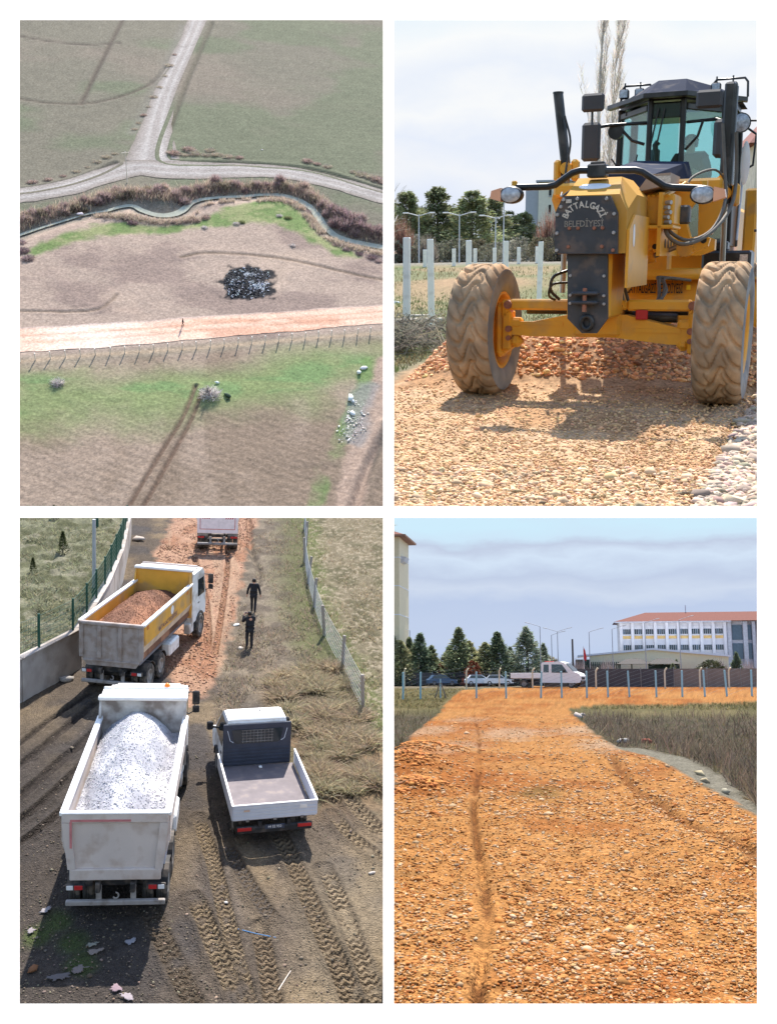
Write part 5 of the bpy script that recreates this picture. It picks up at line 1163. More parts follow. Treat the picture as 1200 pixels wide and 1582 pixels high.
M_RUSTBOLT = mat('rusty_bolt', lin(150, 100, 78), .7, var=.25, scale=30)
M_BOLT = mat('zinc_bolt', lin(170, 168, 166), .45, var=.1, metal=.3)
M_LAMP = mat('clear_headlamp', lin(176, 182, 188), .15, var=.4, scale=22, spec=.7)
M_LETTER = mat('worn_white_lettering', lin(196, 190, 178), .8, var=.3, scale=60)
M_LETTER2 = mat('faded_grey_lettering', lin(138, 132, 122), .8, var=.35, scale=60)
M_TINT = glass('tinted_cab_glass', (.66, .86, .86), .03)
M_MIRROR_BACK = mat('grey_black_plastic', lin(70, 68, 68), .55, var=.1)

def grader_tyre(parent, c, r, w, sgn):
    nt, ns = 330, 34
    th = np.linspace(0, 2 * PI, nt, endpoint=False); s = np.linspace(-1, 1, ns)
    T, Sg = np.meshgrid(th, s, indexing='ij')
    base = r - .085 * np.clip((np.abs(Sg) - .62) / .38, 0, 1) ** 2.2 * r * 1.0
    N = 20
    zig = .55 * np.sin(Sg * 4.4 + .4) + .10 * np.sin(Sg * 9)
    ph = (T / (2 * PI) * N + zig) % 1.0
    g1 = sst(.17, .08, np.minimum(ph, 1 - ph))
    alt = .10 * np.sin(T * N)
    g2 = np.exp(-((Sg - .34 - alt) / .05) ** 2) + np.exp(-((Sg + .36 - alt) / .05) ** 2)
    g = np.maximum(g1, .75 * g2) * np.clip((1.02 - np.abs(Sg)) / .1, 0, 1)
    lump = fbm(T * 9 + 3, Sg * 5, 3, 5) - .5
    Rr = base - .034 * g + .006 * lump
    V = np.stack([Sg * w / 2, Rr * np.cos(T), Rr * np.sin(T)], -1).reshape(-1, 3)
    idx = np.arange(nt * ns).reshape(nt, ns); nx_ = np.roll(idx, -1, 0)
    Fq = np.stack([idx[:, :-1], idx[:, 1:], nx_[:, 1:], nx_[:, :-1]], -1).reshape(-1, 4)
    t = mesh_ob('wheel', np_mesh('tread', V, Fq, None, True), M_TYRE, parent); t.location = c
    M3 = Matrix(((0, 0, 1), (0, 1, 0), (-1, 0, 0))); h = w / 2
    for q in (-1, 1):
        mb = MB(); mb.lathe([(r * .915, q * h), (r * .88, q * h * 1.03), (r * .84, q * h * 1.0), (r * .74, q * h * 1.05), (r * .62, q * h * .98), (r * .585, q * h * .86)], 64, M3, True)
        mb.build('sidewall', M_TYRE_SIDE, t)
    mb = MB(); pr = [(r * .585, h * .88), (r * .56, h * .93), (r * .53, h * .8), (r * .50, h * .1), (r * .47, -h * .1), (r * .30, -h * .15), (r * .28, h * .2), (r * .16, h * .28), (.001, h * .3)]
    mb.lathe(pr, 48, M3, True); mb.lathe([(r * .585, -h * .88), (r * .56, -h * .93), (r * .53, -h * .8), (r * .50, -h * .2)], 48, M3, True)
    for k in range(10):
        a = k * PI / 5; mb.cyl((-h * .1, r * .39 * math.cos(a), r * .39 * math.sin(a)), (h * .02, r * .39 * math.cos(a), r * .39 * math.sin(a)), .022, None, 6)
    mb.build('rim', M_CAT, t)
    return t

def grader():
    t = thing('motor_grader', ROADWORK, (*(0.28, 11.56), 0), -0.22689, 'yellow motor grader with black front plate facing the viewer on the gravel', 'grader')
    B = lambda name, m, f, par=None: (lambda mb: (f(mb), mb.build(name, m, par or t))[1])(MB())
    # ---- front wheels, spindles and axle
    for sg in (-1, 1): grader_tyre(t, (sg * 1.285, 0, .715), .725, .47, sg)
    ax = MB()
    for a, b in (((-1.02, 0, .90), (-.36, 0, .80)), ((-.36, 0, .80), (.36, 0, .76)), ((.36, 0, .76), (1.02, 0, .86))): pass
    ax.prism([(-1.02, .80), (-.80, .80), (-.30, .90), (.30, .90), (.80, .78), (1.02, .76), (1.02, .60), (.75, .60), (.2, .66), (-.2, .66), (-.75, .66), (-1.02, .68)], 'y', -.13, .13)
    ax.box((-.62, -.132, .80), (.5, .02, .04)); ax.box((.62, -.132, .74), (.5, .02, .04))
    axle = ax.build('front_axle', M_CAT, t)
    B('lean_bar', M_CAT, lambda m: (m.box((-.64, -.1, 1.0), (.66, .1, .115), None, .02), m.box((.64, -.1, 1.0), (.66, .1, .115), None, .02), m.box((0, -.1, 1.0), (.62, .08, .1), None, .02)))
    B('axle_bracket', M_CAT, lambda m: (m.box((0, -.02, .84), (.5, .3, .34), None, .03), m.box((.0, .1, 1.2), (.42, .5, .7), None, .03)))
    for sg in (-1, 1):
        def spin(m):
            m.box((sg * 1.02, -.04, .95), (.10, .24, .2), None, .03); m.box((sg * 1.0, -.06, .72), (.11, .2, .44), None, .025); m.box((sg * 1.06, -.02, .52), (.14, .22, .12), None, .04)
            m.box((sg * 1.09, 0, .72), (.12, .3, .6), None, .05); m.box((sg * .93, -.08, .80), (.2, .12, .12), None, .03); m.box((sg * .9, -.06, .60), (.14, .2, .13), None, .05)
        sp = B('spindle', M_CAT, spin)
        for px_, pz_, pr_ in ((.98, 1.0, .045), (.97, .74, .035), (.97, .64, .028)): B('pin', M_RUSTBOLT, lambda m: m.cyl((sg * px_, -.18, pz_), (sg * px_, -.04, pz_), pr_, None, 12), sp)
    B('tie_rod', M_BLK, lambda m: (m.cyl((-.85, .16, .92), (.9, .16, .92), .035, None, 10), m.cyl((.25, .10, .88), (.8, .10, .86), .05, None, 10)))
    B('red_reflector', M_RED, lambda m: m.box((.47, -.165, .905), (.125, .02, .1), None, .008))
    # ---- nose: yellow block, black plates
    def nose(m):
        A = [(-.27, -.86, 1.53), (.40, -.86, 1.53), (.40, -.86, 1.93), (.325, -.86, 2.085), (-.20, -.86, 2.085), (-.27, -.86, 1.93)]
        Bq = [(-.27, .3, 1.53), (.40, .3, 1.53), (.40, .3, 2.1), (.24, .3, 2.28), (-.20, .3, 2.28), (-.27, .3, 2.1)]
        C_ = [(-.27, -.35, 1.53), (.40, -.35, 1.53), (.40, -.35, 2.1), (.24, -.35, 2.28), (-.20, -.35, 2.28), (-.27, -.35, 2.1)]
        m.loft(A, C_, False); m.loft(C_, Bq, True); m.add(A, [tuple(range(6))[::-1]])
    nb = B('nose_block', M_CAT_TOP, nose)
    B('nose_side', M_CAT, lambda m: m.prism([(-.84, 1.2), (.3, 1.2), (.3, 1.9), (-.55, 1.9), (-.84, 1.75)], 'x', .402, .43), nb)
    B('lower_nose', M_CAT, lambda m: m.box((.04, -.42, 1.22), (.44, .74, .66), None, .03))
    B('white_badge', M_RIM_WHITE, lambda m: m.loft(*[[(.03 + .16 * math.cos(a), -.62 + .085 * math.sin(a) * .934 - .357 * k, 2.177 + .085 * math.sin(a) * .357 + .934 * k) for a in np.linspace(0, 2 * PI, 20, endpoint=False)] for k in (-.002, .005)]), nb)
    B('side_badge', M_RIM_WHITE, lambda m: m.prism([(-.62 + .045 * math.cos(a), 1.70 + .11 * math.sin(a)) for a in np.linspace(0, 2 * PI, 18, endpoint=False)], 'x', .431, .437), nb)
    pl = B('front_plate', M_BLKP, lambda m: m.prism([(-.212, 2.079), (.25, 2.068), (.325, 1.907), (.338, 1.526), (-.28, 1.533), (-.285, 1.929)], 'y', -.93, -.88))
    PB = [(-.205, 2.045), (-.07, 2.05), (.215, 2.042), (-.262, 1.905), (.292, 1.9), (-.262, 1.73), (.295, 1.725), (-.262, 1.565), (.295, 1.56), (-.14, 1.775), (-.055, 1.775), (.105, 1.772), (.185, 1.772), (-.145, 1.6), (.185, 1.597), (-.23, 1.98)]
    for i, (x, z) in enumerate(PB):
        B('bolt', M_RUSTBOLT if i in (9, 10, 11, 12, 13, 14, 8) else M_BOLT, lambda m: m.cyl((x, -.93, z), (x, -.952, z), .019, .016, 8), pl)
    B('paper_sticker', M_LETTER, lambda m: m.box((-.155, -.932, 2.03), (.055, .004, .035)), pl)
    # lettering on the plate: an arc and a line
    word = 'BATTALGAZİ'; n = len(word)
    for i, ch in enumerate(word):
        a = math.radians(166 - 152 * i / (n - 1))
        text_mesh('letter', ch, .086, M_LETTER, pl, (.0 + .185 * math.cos(a), -.933, 1.858 + .135 * math.sin(a)), (PI / 2, (PI / 2 - a) * .85, 0), .85, .0015, .0025)
    text_mesh('lettering', 'BELEDİYESİ', .085, M_LETTER2, pl, (.0, -.933, 1.812), (PI / 2, 0, 0), .88, .0015, .001)
    lp = B('lower_plate', M_BLKP, lambda m: m.prism([(-.167, 1.53), (.231, 1.525), (.256, .903), (.152, .757), (.002, .754), (-.148, .898)], 'y', -.87, -.83))
    for x, z in ((-.13, 1.32), (.205, 1.315), (-.125, 1.13), (.21, 1.125), (-.125, 1.05), (.215, 1.045)): B('bolt', M_BOLT, lambda m: m.cyl((x, -.87, z), (x, -.89, z), .016, .014, 8), lp)
    hk = B('tow_bracket', M_BLKP, lambda m: (m.box((.035, -.92, 1.15), (.26, .12, .035), None, .012), m.box((.035, -.92, 1.06), (.26, .12, .035), None, .012)), lp)
    B('tow_pin', M_RUSTBOLT, lambda m: m.cyl((.035, -.94, .97), (.035, -.94, 1.2), .022, None, 10), hk)
    B('tow_eye', M_BLK, lambda m: m.tube([(.055 + .055 * math.cos(a), -.90, .86 + .065 * math.sin(a)) for a in np.linspace(0, 2 * PI, 16)], .026, 8), lp)
    # ---- light bar and headlamps
    lb = B('light_bar', M_BLK, lambda m: m.tube([(-.86, -.5, 2.205), (-.48, -.5, 2.2), (-.40, -.5, 2.215), (-.23, -.5, 2.325), (-.15, -.5, 2.345), (.40, -.5, 2.325), (.47, -.5, 2.305), (.69, -.5, 2.165), (.76, -.5, 2.148), (1.05, -.5, 2.13)], .034, 12))
    B('bar_bracket', M_BLK, lambda m: (m.box((.02, -.46, 2.335), (.19, .16, .13), None, .015), m.box((.02, -.46, 2.41), (.14, .1, .03), None, .01)), lb)
    for x, z, sg in ((-.83, 2.125, -1), (1.07, 2.065, 1)):
        h = B('headlight', M_BLK, lambda m: m.lathe([(.001, .12), (.07, .10), (.095, .03), (.098, -.05), (.088, -.07)], 20, Matrix(((1.25, 0, 0), (0, 0, 1), (0, .9, 0))), True, (x, -.58, z)))
        B('lens', M_LAMP, lambda m: (m.lathe([(.088, -.07), (.06, -.088), (.001, -.095)], 20, Matrix(((1.2, 0, 0), (0, 0, 1), (0, .85, 0))), True, (x, -.58, z)),), h)
        B('indicator', mat('pale_orange_lens', lin(236, 176, 140), .25, var=.1), lambda m: m.prism([(x + sg * .10, z + .07), (x + sg * .20, z + .045), (x + sg * .215, z - .03), (x + sg * .10, z - .065)][::sg], 'y', -.66, -.55), h)
        B('bracket', M_CAT, lambda m: m.box((x + sg * .0, -.5, z + .10), (.05, .06, .09), None, .01), h)
    # ---- gooseneck frame, side plates, lift arms
    B('main_frame', M_CAT, lambda m: (m.bar((.03, .2, 1.86), (.05, 1.3, 2.05), .5, .42, .03), m.bar((.05, 1.25, 2.05), (.05, 3.1, 2.1), .42, .4, .03)))
    fp = B('side_plate', M_CAT, lambda m: m.prism([(.25, 1.50), (2.0, 1.50), (2.25, 1.60), (2.0, 1.72), (1.5, 1.74), (1.9, 2.15), (1.2, 2.18), (.25, 2.15)], 'x', .52, .56))
    B('hydraulic_block', M_CAT, lambda m: (m.box((.52, .62, 1.98), (.3, .5, .32), None, .02), m.box((.50, .55, 1.80), (.36, .6, .04), None, .01), m.box((.62, .5, 2.02), (.08, .2, .2), None, .02)))
    B('tank_bracket', mat('dusty_grey_bracket', lin(160, 140, 122), .7, var=.15), lambda m: m.prism([(.30, 2.16), (.62, 2.22), (.64, 2.34), (.42, 2.33)], 'y', .2, .9))
    B('paper_label', M_LETTER, lambda m: m.box((.55, .195, 2.275), (.18, .006, .07)))
    for k, x in enumerate((.58, .80, 1.02, 1.24)): B('bore', M_BLK, lambda m: m.cyl((.561, x, 1.63), (.565, x, 1.63), .05, None, 14), fp)
    def saddle(m):
        m.prism([(.20, 1.50), (.82, 1.50), (.98, 1.56), (.98, 1.68), (.86, 1.72), (.7, 1.70), (.62, 1.95), (.78, 2.18), (.62, 2.26), (.40, 2.24), (.32, 2.0), (.2, 1.9)], 'y', 1.55, 1.72)
    sd = B('lift_saddle', M_CAT, saddle)
    for k, x in enumerate((.30, .43, .56, .70)): B('bore', M_BLK, lambda m: m.cyl((x, 1.552, 1.61), (x, 1.545, 1.61), .032, None, 14), sd)
    B('saddle_cross', M_CAT, lambda m: (m.box((0, 1.9, 2.3), (2.0, .26, .16), None, .03), m.prism([(.72, 2.25), (1.0, 2.45), (1.06, 2.2), (.9, 1.75), (.74, 1.68)], 'y', 1.95, 2.05), m.prism([(-.72, 2.25), (-.74, 1.68), (-.9, 1.75), (-1.06, 2.2), (-1.0, 2.45)], 'y', 1.95, 2.05)))
    B('pipe_run', M_CAT, lambda m: [m.tube([(.40 + .05 * k, .35, 2.12), (.46 + .06 * k, .9, 2.2 + .02 * k), (.5 + .05 * k, 1.5, 2.28)], .016, 6) for k in range(5)])
    # centre-shift cylinder
    cy = B('side_cylinder', M_CAT, lambda m: (m.cyl((-.02, .9, 1.33), (.39, .9, 1.50), .062, None, 16), m.cyl((.36, .9, 1.49), (.40, .9, 1.505), .075, None, 16)))
    B('rod', M_CHROME, lambda m: m.cyl((.39, .9, 1.50), (.72, .9, 1.63), .03, None, 12), cy)
    B('clevis', M_CAT, lambda m: (m.prism([(.68, 1.48), (.98, 1.6), (1.0, 1.68), (.92, 1.73), (.7, 1.66)], 'y', .86, .94), m.cyl((.74, .8, 1.58), (.74, 1.0, 1.58), .09, None, 14)), cy)
    B('clevis_bore', M_BLK, lambda m: m.cyl((.93, .85, 1.665), (.93, .858, 1.665), .035, None, 12), cy)
    # lift cylinders with black guards either side
    for sg, pts in ((-1, [(-1.075, 2.2, 3.48), (-.93, 2.2, 2.46)]), (1, [(1.0, 2.2, 3.42), (1.0, 2.2, 2.1)])):
        lc = B('lift_cylinder', M_BLK, lambda m: (m.cyl(pts[0], pts[1], .062 if sg < 0 else .075, None, 16), m.cyl(pts[0], Vector(pts[0]) + Vector((0, 0, .02)), .066, None, 16)))
        B('collar', M_CAT, lambda m: (m.cyl(Vector(pts[1]) + Vector((0, -.1, .12)), Vector(pts[1]) + Vector((0, .1, .12)), .075, None, 14), m.box(tuple(Vector(pts[1]) + Vector((sg * -.1, 0, .1))), (.09, .16, .26), None, .03), m.box(tuple(Vector(pts[1]) + Vector((sg * .12, 0, .1))), (.09, .16, .26), None, .03)), lc)
        B('rod', M_CHROME, lambda m: m.cyl(Vector(pts[1]), (pts[1][0] + sg * .02, 2.2, 1.05), .035, None, 12), lc)
    B('lift_guard', M_BLK, lambda m: m.box((.985, 2.14, 2.86), (.12, .08, 1.2), None, .02))
    # circle, drawbar, blade
    B('circle', M_CAT, lambda m: (m.lathe([(.62, 1.22), (.78, 1.22), (.78, 1.34), (.70, 1.34), (.62, 1.30), (.62, 1.22)], 40, None, True, (.15, 2.6, 0)), m.prism([(.02, 1.28), (.38, 1.28), (.38, 1.62), (.02, 1.62)], 'y', 2.0, 2.4)))
    B('drawbar', M_CAT, lambda m: (m.bar((-.02, .25, 1.0), (-.34, 2.2, 1.2), .14, .16, .02), m.bar((-.02, .25, .98), (-.08, 2.4, 1.28), .14, .16, .02)))
    bl = B('blade', M_CAT, lambda m: m.prism([(2.22 + .10 * ((k - 5) / 5) ** 2, .55 + .66 * k / 10) for k in range(11)] + [(2.26 + .10 * ((k - 5) / 5) ** 2, .55 + .66 * k / 10) for k in range(10, -1, -1)], 'x', -.45, 2.0))
    B('blade_top', M_CAT_TOP, lambda m: m.box((.85, 2.26, 1.225), (2.2, .14, .035), None, .01), bl)
    text_mesh('lettering', 'BATTALGAZİ BELEDİYESİ', .165, M_BLK, bl, (.22, 2.20, 1.10), (PI / 2, 0, 0), .36, .0015, .003)
    B('yellow_reflector', mat('yellow_reflector', (.9, .6, .03), .3), lambda m: m.box((.63, 2.2, 1.12), (.05, .012, .06), None, .005), bl)
    # hoses
    hs = [([(.06, .1, 1.48), (.20, -.2, 1.25), (.24, -.15, 1.0), (.34, .2, .93), (.50, .7, .98), (.52, 1.0, 1.18), (.42, 1.1, 1.26), (.62, 1.3, 1.24)], .02), ([(.10, .15, 1.46), (.22, -.1, 1.2), (.28, -.05, .98), (.38, .3, .90), (.48, .8, 1.02), (.45, 1.0, 1.24)], .02), ([(.14, .2, 1.42), (.26, 0, 1.15), (.33, .1, .95), (.44, .5, .95), (.55, .9, 1.1), (.50, 1.1, 1.25), (.75, 1.4, 1.22)], .017),
          ([(.56, .5, 1.92), (.62, .3, 1.72), (.78, .4, 1.62), (.98, .8, 1.72), (1.12, 1.5, 2.0), (1.13, 2.0, 2.35), (1.09, 2.1, 2.9)], .022), ([(.56, .55, 1.95), (.60, .45, 1.78), (.80, .6, 1.66), (1.0, 1.0, 1.78), (1.06, 1.6, 2.1), (1.0, 1.9, 2.5), (.93, 2.1, 3.0)], .02), ([(.68, 1.0, 2.2), (.74, 1.2, 2.36), (.92, 1.7, 2.46), (1.05, 2.0, 2.3)], .014),
          ([(-.30, -.3, 1.36), (-.42, -.4, 1.3), (-.47, -.3, 1.16), (-.40, -.2, 1.06)], .017), ([(-.28, -.25, 1.24), (-.44, -.35, 1.22), (-.50, -.25, 1.1), (-.46, -.1, 1.05)], .014), ([(-.96, 2.1, 3.2), (-.88, 2.1, 2.9), (-.92, 2.1, 2.6), (-.90, 2.0, 2.35), (-.6, 1.6, 2.2)], .014), ([(-.2, -.4, 2.2), (-.4, -.2, 2.12), (-.6, .6, 2.2)], .012)]
    for p, r in hs: B('hose', M_HOSE if p[0][0] > -.2 else M_BLK, lambda m: m.tube([(q[0], q[1], q[2]) for q in smooth3(p)], r, 7))
    # valve cluster
    B('valve_cluster', M_BOLT, lambda m: [m.cyl((.56 + .02 * (k % 2), .38, 1.80 + .05 * k), (.62 + .02 * (k % 2), .34, 1.80 + .05 * k), .022, None, 8) for k in range(6)])
    B('valve_body', M_BLKP, lambda m: (m.box((.70, .9, 1.94), (.14, .16, .2), None, .02),))
    # ---- hood before the cab
    B('hood', M_NAVY, lambda m: m.loft([(-.36, .55, 2.28), (.48, .55, 2.2), (.42, .55, 2.36), (-.2, .55, 2.38)], [(-.36, 2.9, 2.36), (.56, 2.9, 2.3), (.46, 2.9, 2.66), (-.22, 2.9, 2.70)]))
    # ---- cab: floor, posts, glass, roof
    cabf = [(-.70, 4.25), (-.14, 3.4), (.30, 3.4), (.86, 4.25), (.86, 5.3), (-.70, 5.3)]
    zb, zt = 1.62, 3.5
    cab = B('cab', M_BLK, lambda m: (m.prism(cabf, 'z', zb - .12, zb + .06), m.prism([(x * .98, y) for x, y in cabf], 'z', zt - .02, zt + .05)))
    for (x, y), w in zip(cabf, (.09, .07, .07, .09, .10, .10)): B('cab_post', M_BLK, lambda m: m.bar((x, y, zb), (x * .96 + .003, y, zt), w, w, .015, (0, 1, 0)), cab)
    for i in range(6):
        a, b = Vector((*cabf[i], 0)), Vector((*cabf[(i + 1) % 6], 0)); d = (b - a).normalized() * .05; z0 = zb + .08 if i in (0, 1, 2) else 2.1
        q0, q1 = a + d, b - d; nrm = Vector((d.y, -d.x, 0)).normalized() * .006
        B('window', M_TINT, lambda m: m.loft([tuple(q0 + Vector((0, 0, z0))), tuple(q1 + Vector((0, 0, z0))), tuple(q1 * .965 + Vector((0, .0, zt - .06)) + Vector((0, q1.y * .035, 0))), tuple(q0 * .965 + Vector((0, 0, zt - .06)) + Vector((0, q0.y * .035, 0)))], [tuple(q0 + nrm + Vector((0, 0, z0))), tuple(q1 + nrm + Vector((0, 0, z0))), tuple(q1 * .965 + nrm + Vector((0, 0, zt - .06)) + Vector((0, q1.y * .035, 0))), tuple(q0 * .965 + nrm + Vector((0, 0, zt - .06)) + Vector((0, q0.y * .035, 0)))]), cab)
        if i in (0, 2):
            B('window_frame', M_BLK, lambda m: m.bar(q0 + Vector((0, 0, z0)), q1 + Vector((0, 0, z0)), .05, .05, .01), cab)
            B('window_frame', M_BLK, lambda m: m.bar(q0 * .97 + Vector((0, q0.y * .03, zt - .10)), q1 * .97 + Vector((0, q1.y * .03, zt - .10)), .06, .08, .01), cab)
        if i in (3, 4, 5): B('side_panel', M_BLK, lambda m: m.bar((a + b) / 2 - (b - a) * .48 + Vector((0, 0, 2.02)), (a + b) / 2 + (b - a) * .48 + Vector((0, 0, 2.02)), .05, .8, .01), cab)
    B('wiper', M_BLK, lambda m: (m.bar((-.02, 3.36, 3.38), (-.10, 3.36, 2.95), .02, .02), m.bar((.06, 3.36, 3.38), (-.02, 3.36, 2.95), .02, .02)), cab)
    B('headliner', M_BLK, lambda m: (m.box((.08, 3.42, 3.36), (.42, .04, .2), None, .02), m.box((.08, 4.6, 3.42), (1.3, 1.2, .06))), cab)
    roof = B('cab_roof', M_NAVY, lambda m: (m.loft([(-.74, 4.2, zt + .05), (-.16, 3.3, zt + .05), (.32, 3.3, zt + .05), (.92, 4.2, zt + .05), (.92, 5.4, zt + .05), (-.74, 5.4, zt + .05)], [(-.46, 4.3, zt + .22), (-.10, 3.75, zt + .28), (.26, 3.75, zt + .28), (.62, 4.3, zt + .22), (.62, 5.2, zt + .22), (-.46, 5.2, zt + .22)]),))
    B('roof_visor', M_BLK, lambda m: m.prism([(-.86, 4.15), (-.20, 3.2), (.36, 3.2), (1.02, 4.15), (1.0, 4.3), (.3, 3.4), (-.14, 3.4), (-.84, 4.3)], 'z', zt + .0, zt + .055), roof)
    # lamp frames on the roof
    for x0, x1 in ((-.66, -.22), (.56, 1.02)):
        fr = B('lamp_frame', M_BLK, lambda m: m.tube([(x0, 4.1, zt + .05), (x0 + .01, 4.1, zt + .24), (x0 + .05, 4.1, zt + .29), (x1 - .05, 4.1, zt + .29), (x1 - .01, 4.1, zt + .24), (x1, 4.1, zt + .05)], .016, 8), roof)
        for x in (x0 + .05, x0 + .26):
            l = B('work_light', M_BLK, lambda m: (m.box((x, 4.06, zt + .18), (.13, .09, .13), None, .02), m.cyl((x, 4.1, zt + .24), (x, 4.1, zt + .33), .012, None, 6)))
            B('lens', M_LAMP, lambda m: m.box((x, 4.012, zt + .18), (.1, .01, .1), None, .004), l)
    # mirrors on arms
    ml = B('mirror_arm', M_BLK, lambda m: (m.tube([(-.18, 3.45, 3.22), (-.66, 3.3, 3.2), (-.78, 3.2, 3.17), (-.83, 3.15, 3.05)], .022, 8), m.tube([(-.85, 3.15, 3.45), (-.84, 3.15, 2.9)], .016, 8), m.tube([(-.2, 3.45, 2.95), (-.36, 3.4, 3.0), (-.55, 3.38, 3.2)], .02, 8), m.tube([(-.62, 3.4, 2.78), (-.55, 3.4, 2.68), (-.3, 3.4, 2.70), (-.28, 3.4, 2.82)], .012, 6)))
    B('mirror', M_MIRROR_BACK, lambda m: m.box((-.83, 3.1, 3.47), (.30, .07, .23), None, .05))
    B('mirror', M_MIRROR_BACK, lambda m: m.box((-.84, 3.1, 2.98), (.25, .08, .49), None, .06))
    B('round_lamp', M_BLK, lambda m: (m.cyl((-.57, 3.42, 3.12), (-.57, 3.34, 3.12), .10, None, 18),))
    mr = B('mirror_arm', M_BLK, lambda m: (m.tube([(.34, 3.45, 3.2), (.72, 3.3, 3.2), (.82, 3.1, 3.15)], .02, 8), m.tube([(.34, 3.42, 2.86), (.5, 3.3, 3.0), (.56, 3.3, 3.2)], .018, 8), m.tube([(.82, 3.1, 3.5), (.82, 3.1, 2.7)], .016, 8)))
    B('mirror', M_MIRROR_BACK, lambda m: m.box((.66, 2.95, 3.40), (.32, .07, .22), None, .05))
    B('mirror', M_MIRROR_BACK, lambda m: m.box((.80, 3.0, 2.93), (.14, .10, .47), None, .05))
    B('mirror', M_MIRROR_BACK, lambda m: m.box((1.32, 4.6, 3.36), (.16, .07, .14), None, .04))
    B('mirror_arm', M_BLK, lambda m: (m.tube([(.88, 4.5, 3.3), (1.1, 4.6, 3.3), (1.3, 4.62, 3.3)], .014, 6), m.tube([(.95, 4.4, 2.6), (1.12, 4.4, 2.7), (1.14, 4.4, 3.1), (1.0, 4.4, 3.2)], .016, 6)))
    wl = B('work_light', M_BLK, lambda m: m.cyl((.96, 4.14, 3.22), (.96, 4.04, 3.22), .12, .13, 20)); B('lens', M_LAMP, lambda m: m.lathe([(.115, -.01), (.07, -.03), (.001, -.035)], 20, Matrix(((1, 0, 0), (0, 0, 1), (0, 1, 0))), True, (.96, 4.04, 3.22)), wl)
    B('door_trim', mat('pale_blue_strip', lin(186, 198, 212), .4), lambda m: m.bar((.98, 4.3, 1.7), (1.02, 4.3, 3.0), .05, .03, .01))
    B('round_disc', M_RIM_WHITE, lambda m: m.lathe([(.001, .01), (.2, .01), (.22, 0)], 24, Matrix(((.28, 0, 0), (0, 0, -1), (0, 1.3, 0))), True, (1.03, 4.25, 2.72)))
    # seat, wheel and console seen through the glass
    B('seat', M_BLK, lambda m: (m.box((.22, 4.75, 2.22), (.5, .5, .16), None, .05), m.box((.22, 5.0, 2.62), (.48, .14, .7), None, .06)))
    B('console', M_BLK, lambda m: (m.box((.12, 3.9, 2.0), (.3, .3, .7), None, .05), m.tube([(-.04, 3.7, 2.6), (-.10, 3.7, 2.95), (-.06, 3.7, 3.0)], .04, 8), m.box((-.1, 3.75, 2.78), (.12, .1, .3), None, .04)))
    # ---- rear body to the right of the cab
    B('engine_body', M_CAT, lambda m: (m.box((.08, 7.0, 1.6), (1.5, 3.0, 1.3), None, .08), m.box((1.06, 5.6, 1.7), (.18, .5, 1.5), None, .03), m.box((1.02, 4.8, 1.0), (.3, 1.6, .5), None, .05)))
    B('hand_rail', M_BLK, lambda m: (m.tube([(1.16, 4.9, 2.4), (1.28, 4.9, 2.4), (1.3, 4.9, 2.34), (1.3, 4.9, 1.9), (1.27, 4.9, 1.84), (1.16, 4.9, 1.84)], .02, 8),))
    bx = B('battery_box', M_BLK, lambda m: (m.box((.95, 3.6, 1.38), (.62, .6, .36), None, .03), m.box((.7, 3.55, 1.62), (.5, .3, .12), None, .02)))
    B('label', M_LETTER, lambda m: m.box((1.17, 3.296, 1.46), (.1, .006, .1)), bx)
    B('white_valve', M_RIM_WHITE, lambda m: m.tube([(.86, 2.6, 2.0), (.95, 2.6, 1.9), (.96, 2.6, 1.8)], .02, 6))
    for y in (5.6, 7.2):
        for sg in (-1, 1): wheel(t, (sg * 1.22, y, .69), .69, .42, rim=M_CAT, m=M_TYRE)
    return t

def smooth3(pts, n=5):
    P = [np.array(p, float) for p in pts]; P = [2 * P[0] - P[1]] + P + [2 * P[-1] - P[-2]]; out = []
    for i in range(1, len(P) - 2):
        for k in range(n):
            t = k / n; out.append(.5 * ((2 * P[i]) + (P[i + 1] - P[i - 1]) * t + (2 * P[i - 1] - 5 * P[i] + 4 * P[i + 1] - P[i + 2]) * t * t + (3 * P[i] - P[i - 1] - 3 * P[i + 1] + P[i + 2]) * t ** 3))
    return out + [P[-2]]

def needle_tree(seed, h, r, n, base, shape, trunk_h=.15, size=.05):
    """crown of leaf sprays in clumps round a tapered trunk: (crown mesh, trunk MB)"""
    rg = np.random.default_rng(seed)
    nc = n // 26; a = rg.uniform(0, 1, nc) ** .85
    prof = shape(a); th = rg.uniform(0, 2 * PI, nc); rr = r * prof * rg.uniform(.45, 1.05, nc)
    Cc = np.stack([rr * np.cos(th), rr * np.sin(th), h * (trunk_h + (1 - trunk_h) * a)], 1)
    k = rg.integers(0, nc, n); sp = r * .16 + .0 * a[k]
    sp = sp * (1.12 - a[k]); C = Cc[k] + rg.normal(0, 1, (n, 3)) * np.stack([sp, sp, sp * .75 + h * .012], 1)
    d = np.stack([np.cos(th[k]), np.sin(th[k]), rg.uniform(-.3, .5, n)], 1)
    tone = (.65 + .7 * rg.uniform(size=nc))[k]
    col = jitter(base, n, rg, .2, .06) * tone[:, None]
    crown = leaves_mesh('crown', C, h * size * rg.uniform(.5, 1.2, n), col, rg, .28, d)
    mb = MB(); mb.tube([(0, 0, -.1), (h * .01, 0, h * .4), (0, 0, h * .97)], [h * .028, h * .018, h * .004], 7)
    rd = random.Random(seed)
    for i in range(14):
        z = h * rd.uniform(trunk_h, .9); b = rd.uniform(0, 6.28); q = float(shape(np.array([(z / h - trunk_h) / (1 - trunk_h)]))[0]) * r * .8
        mb.tube([(0, 0, z), (q * math.cos(b), q * math.sin(b), z + h * .03)], [h * .008, h * .002], 4)
    return crown, mb

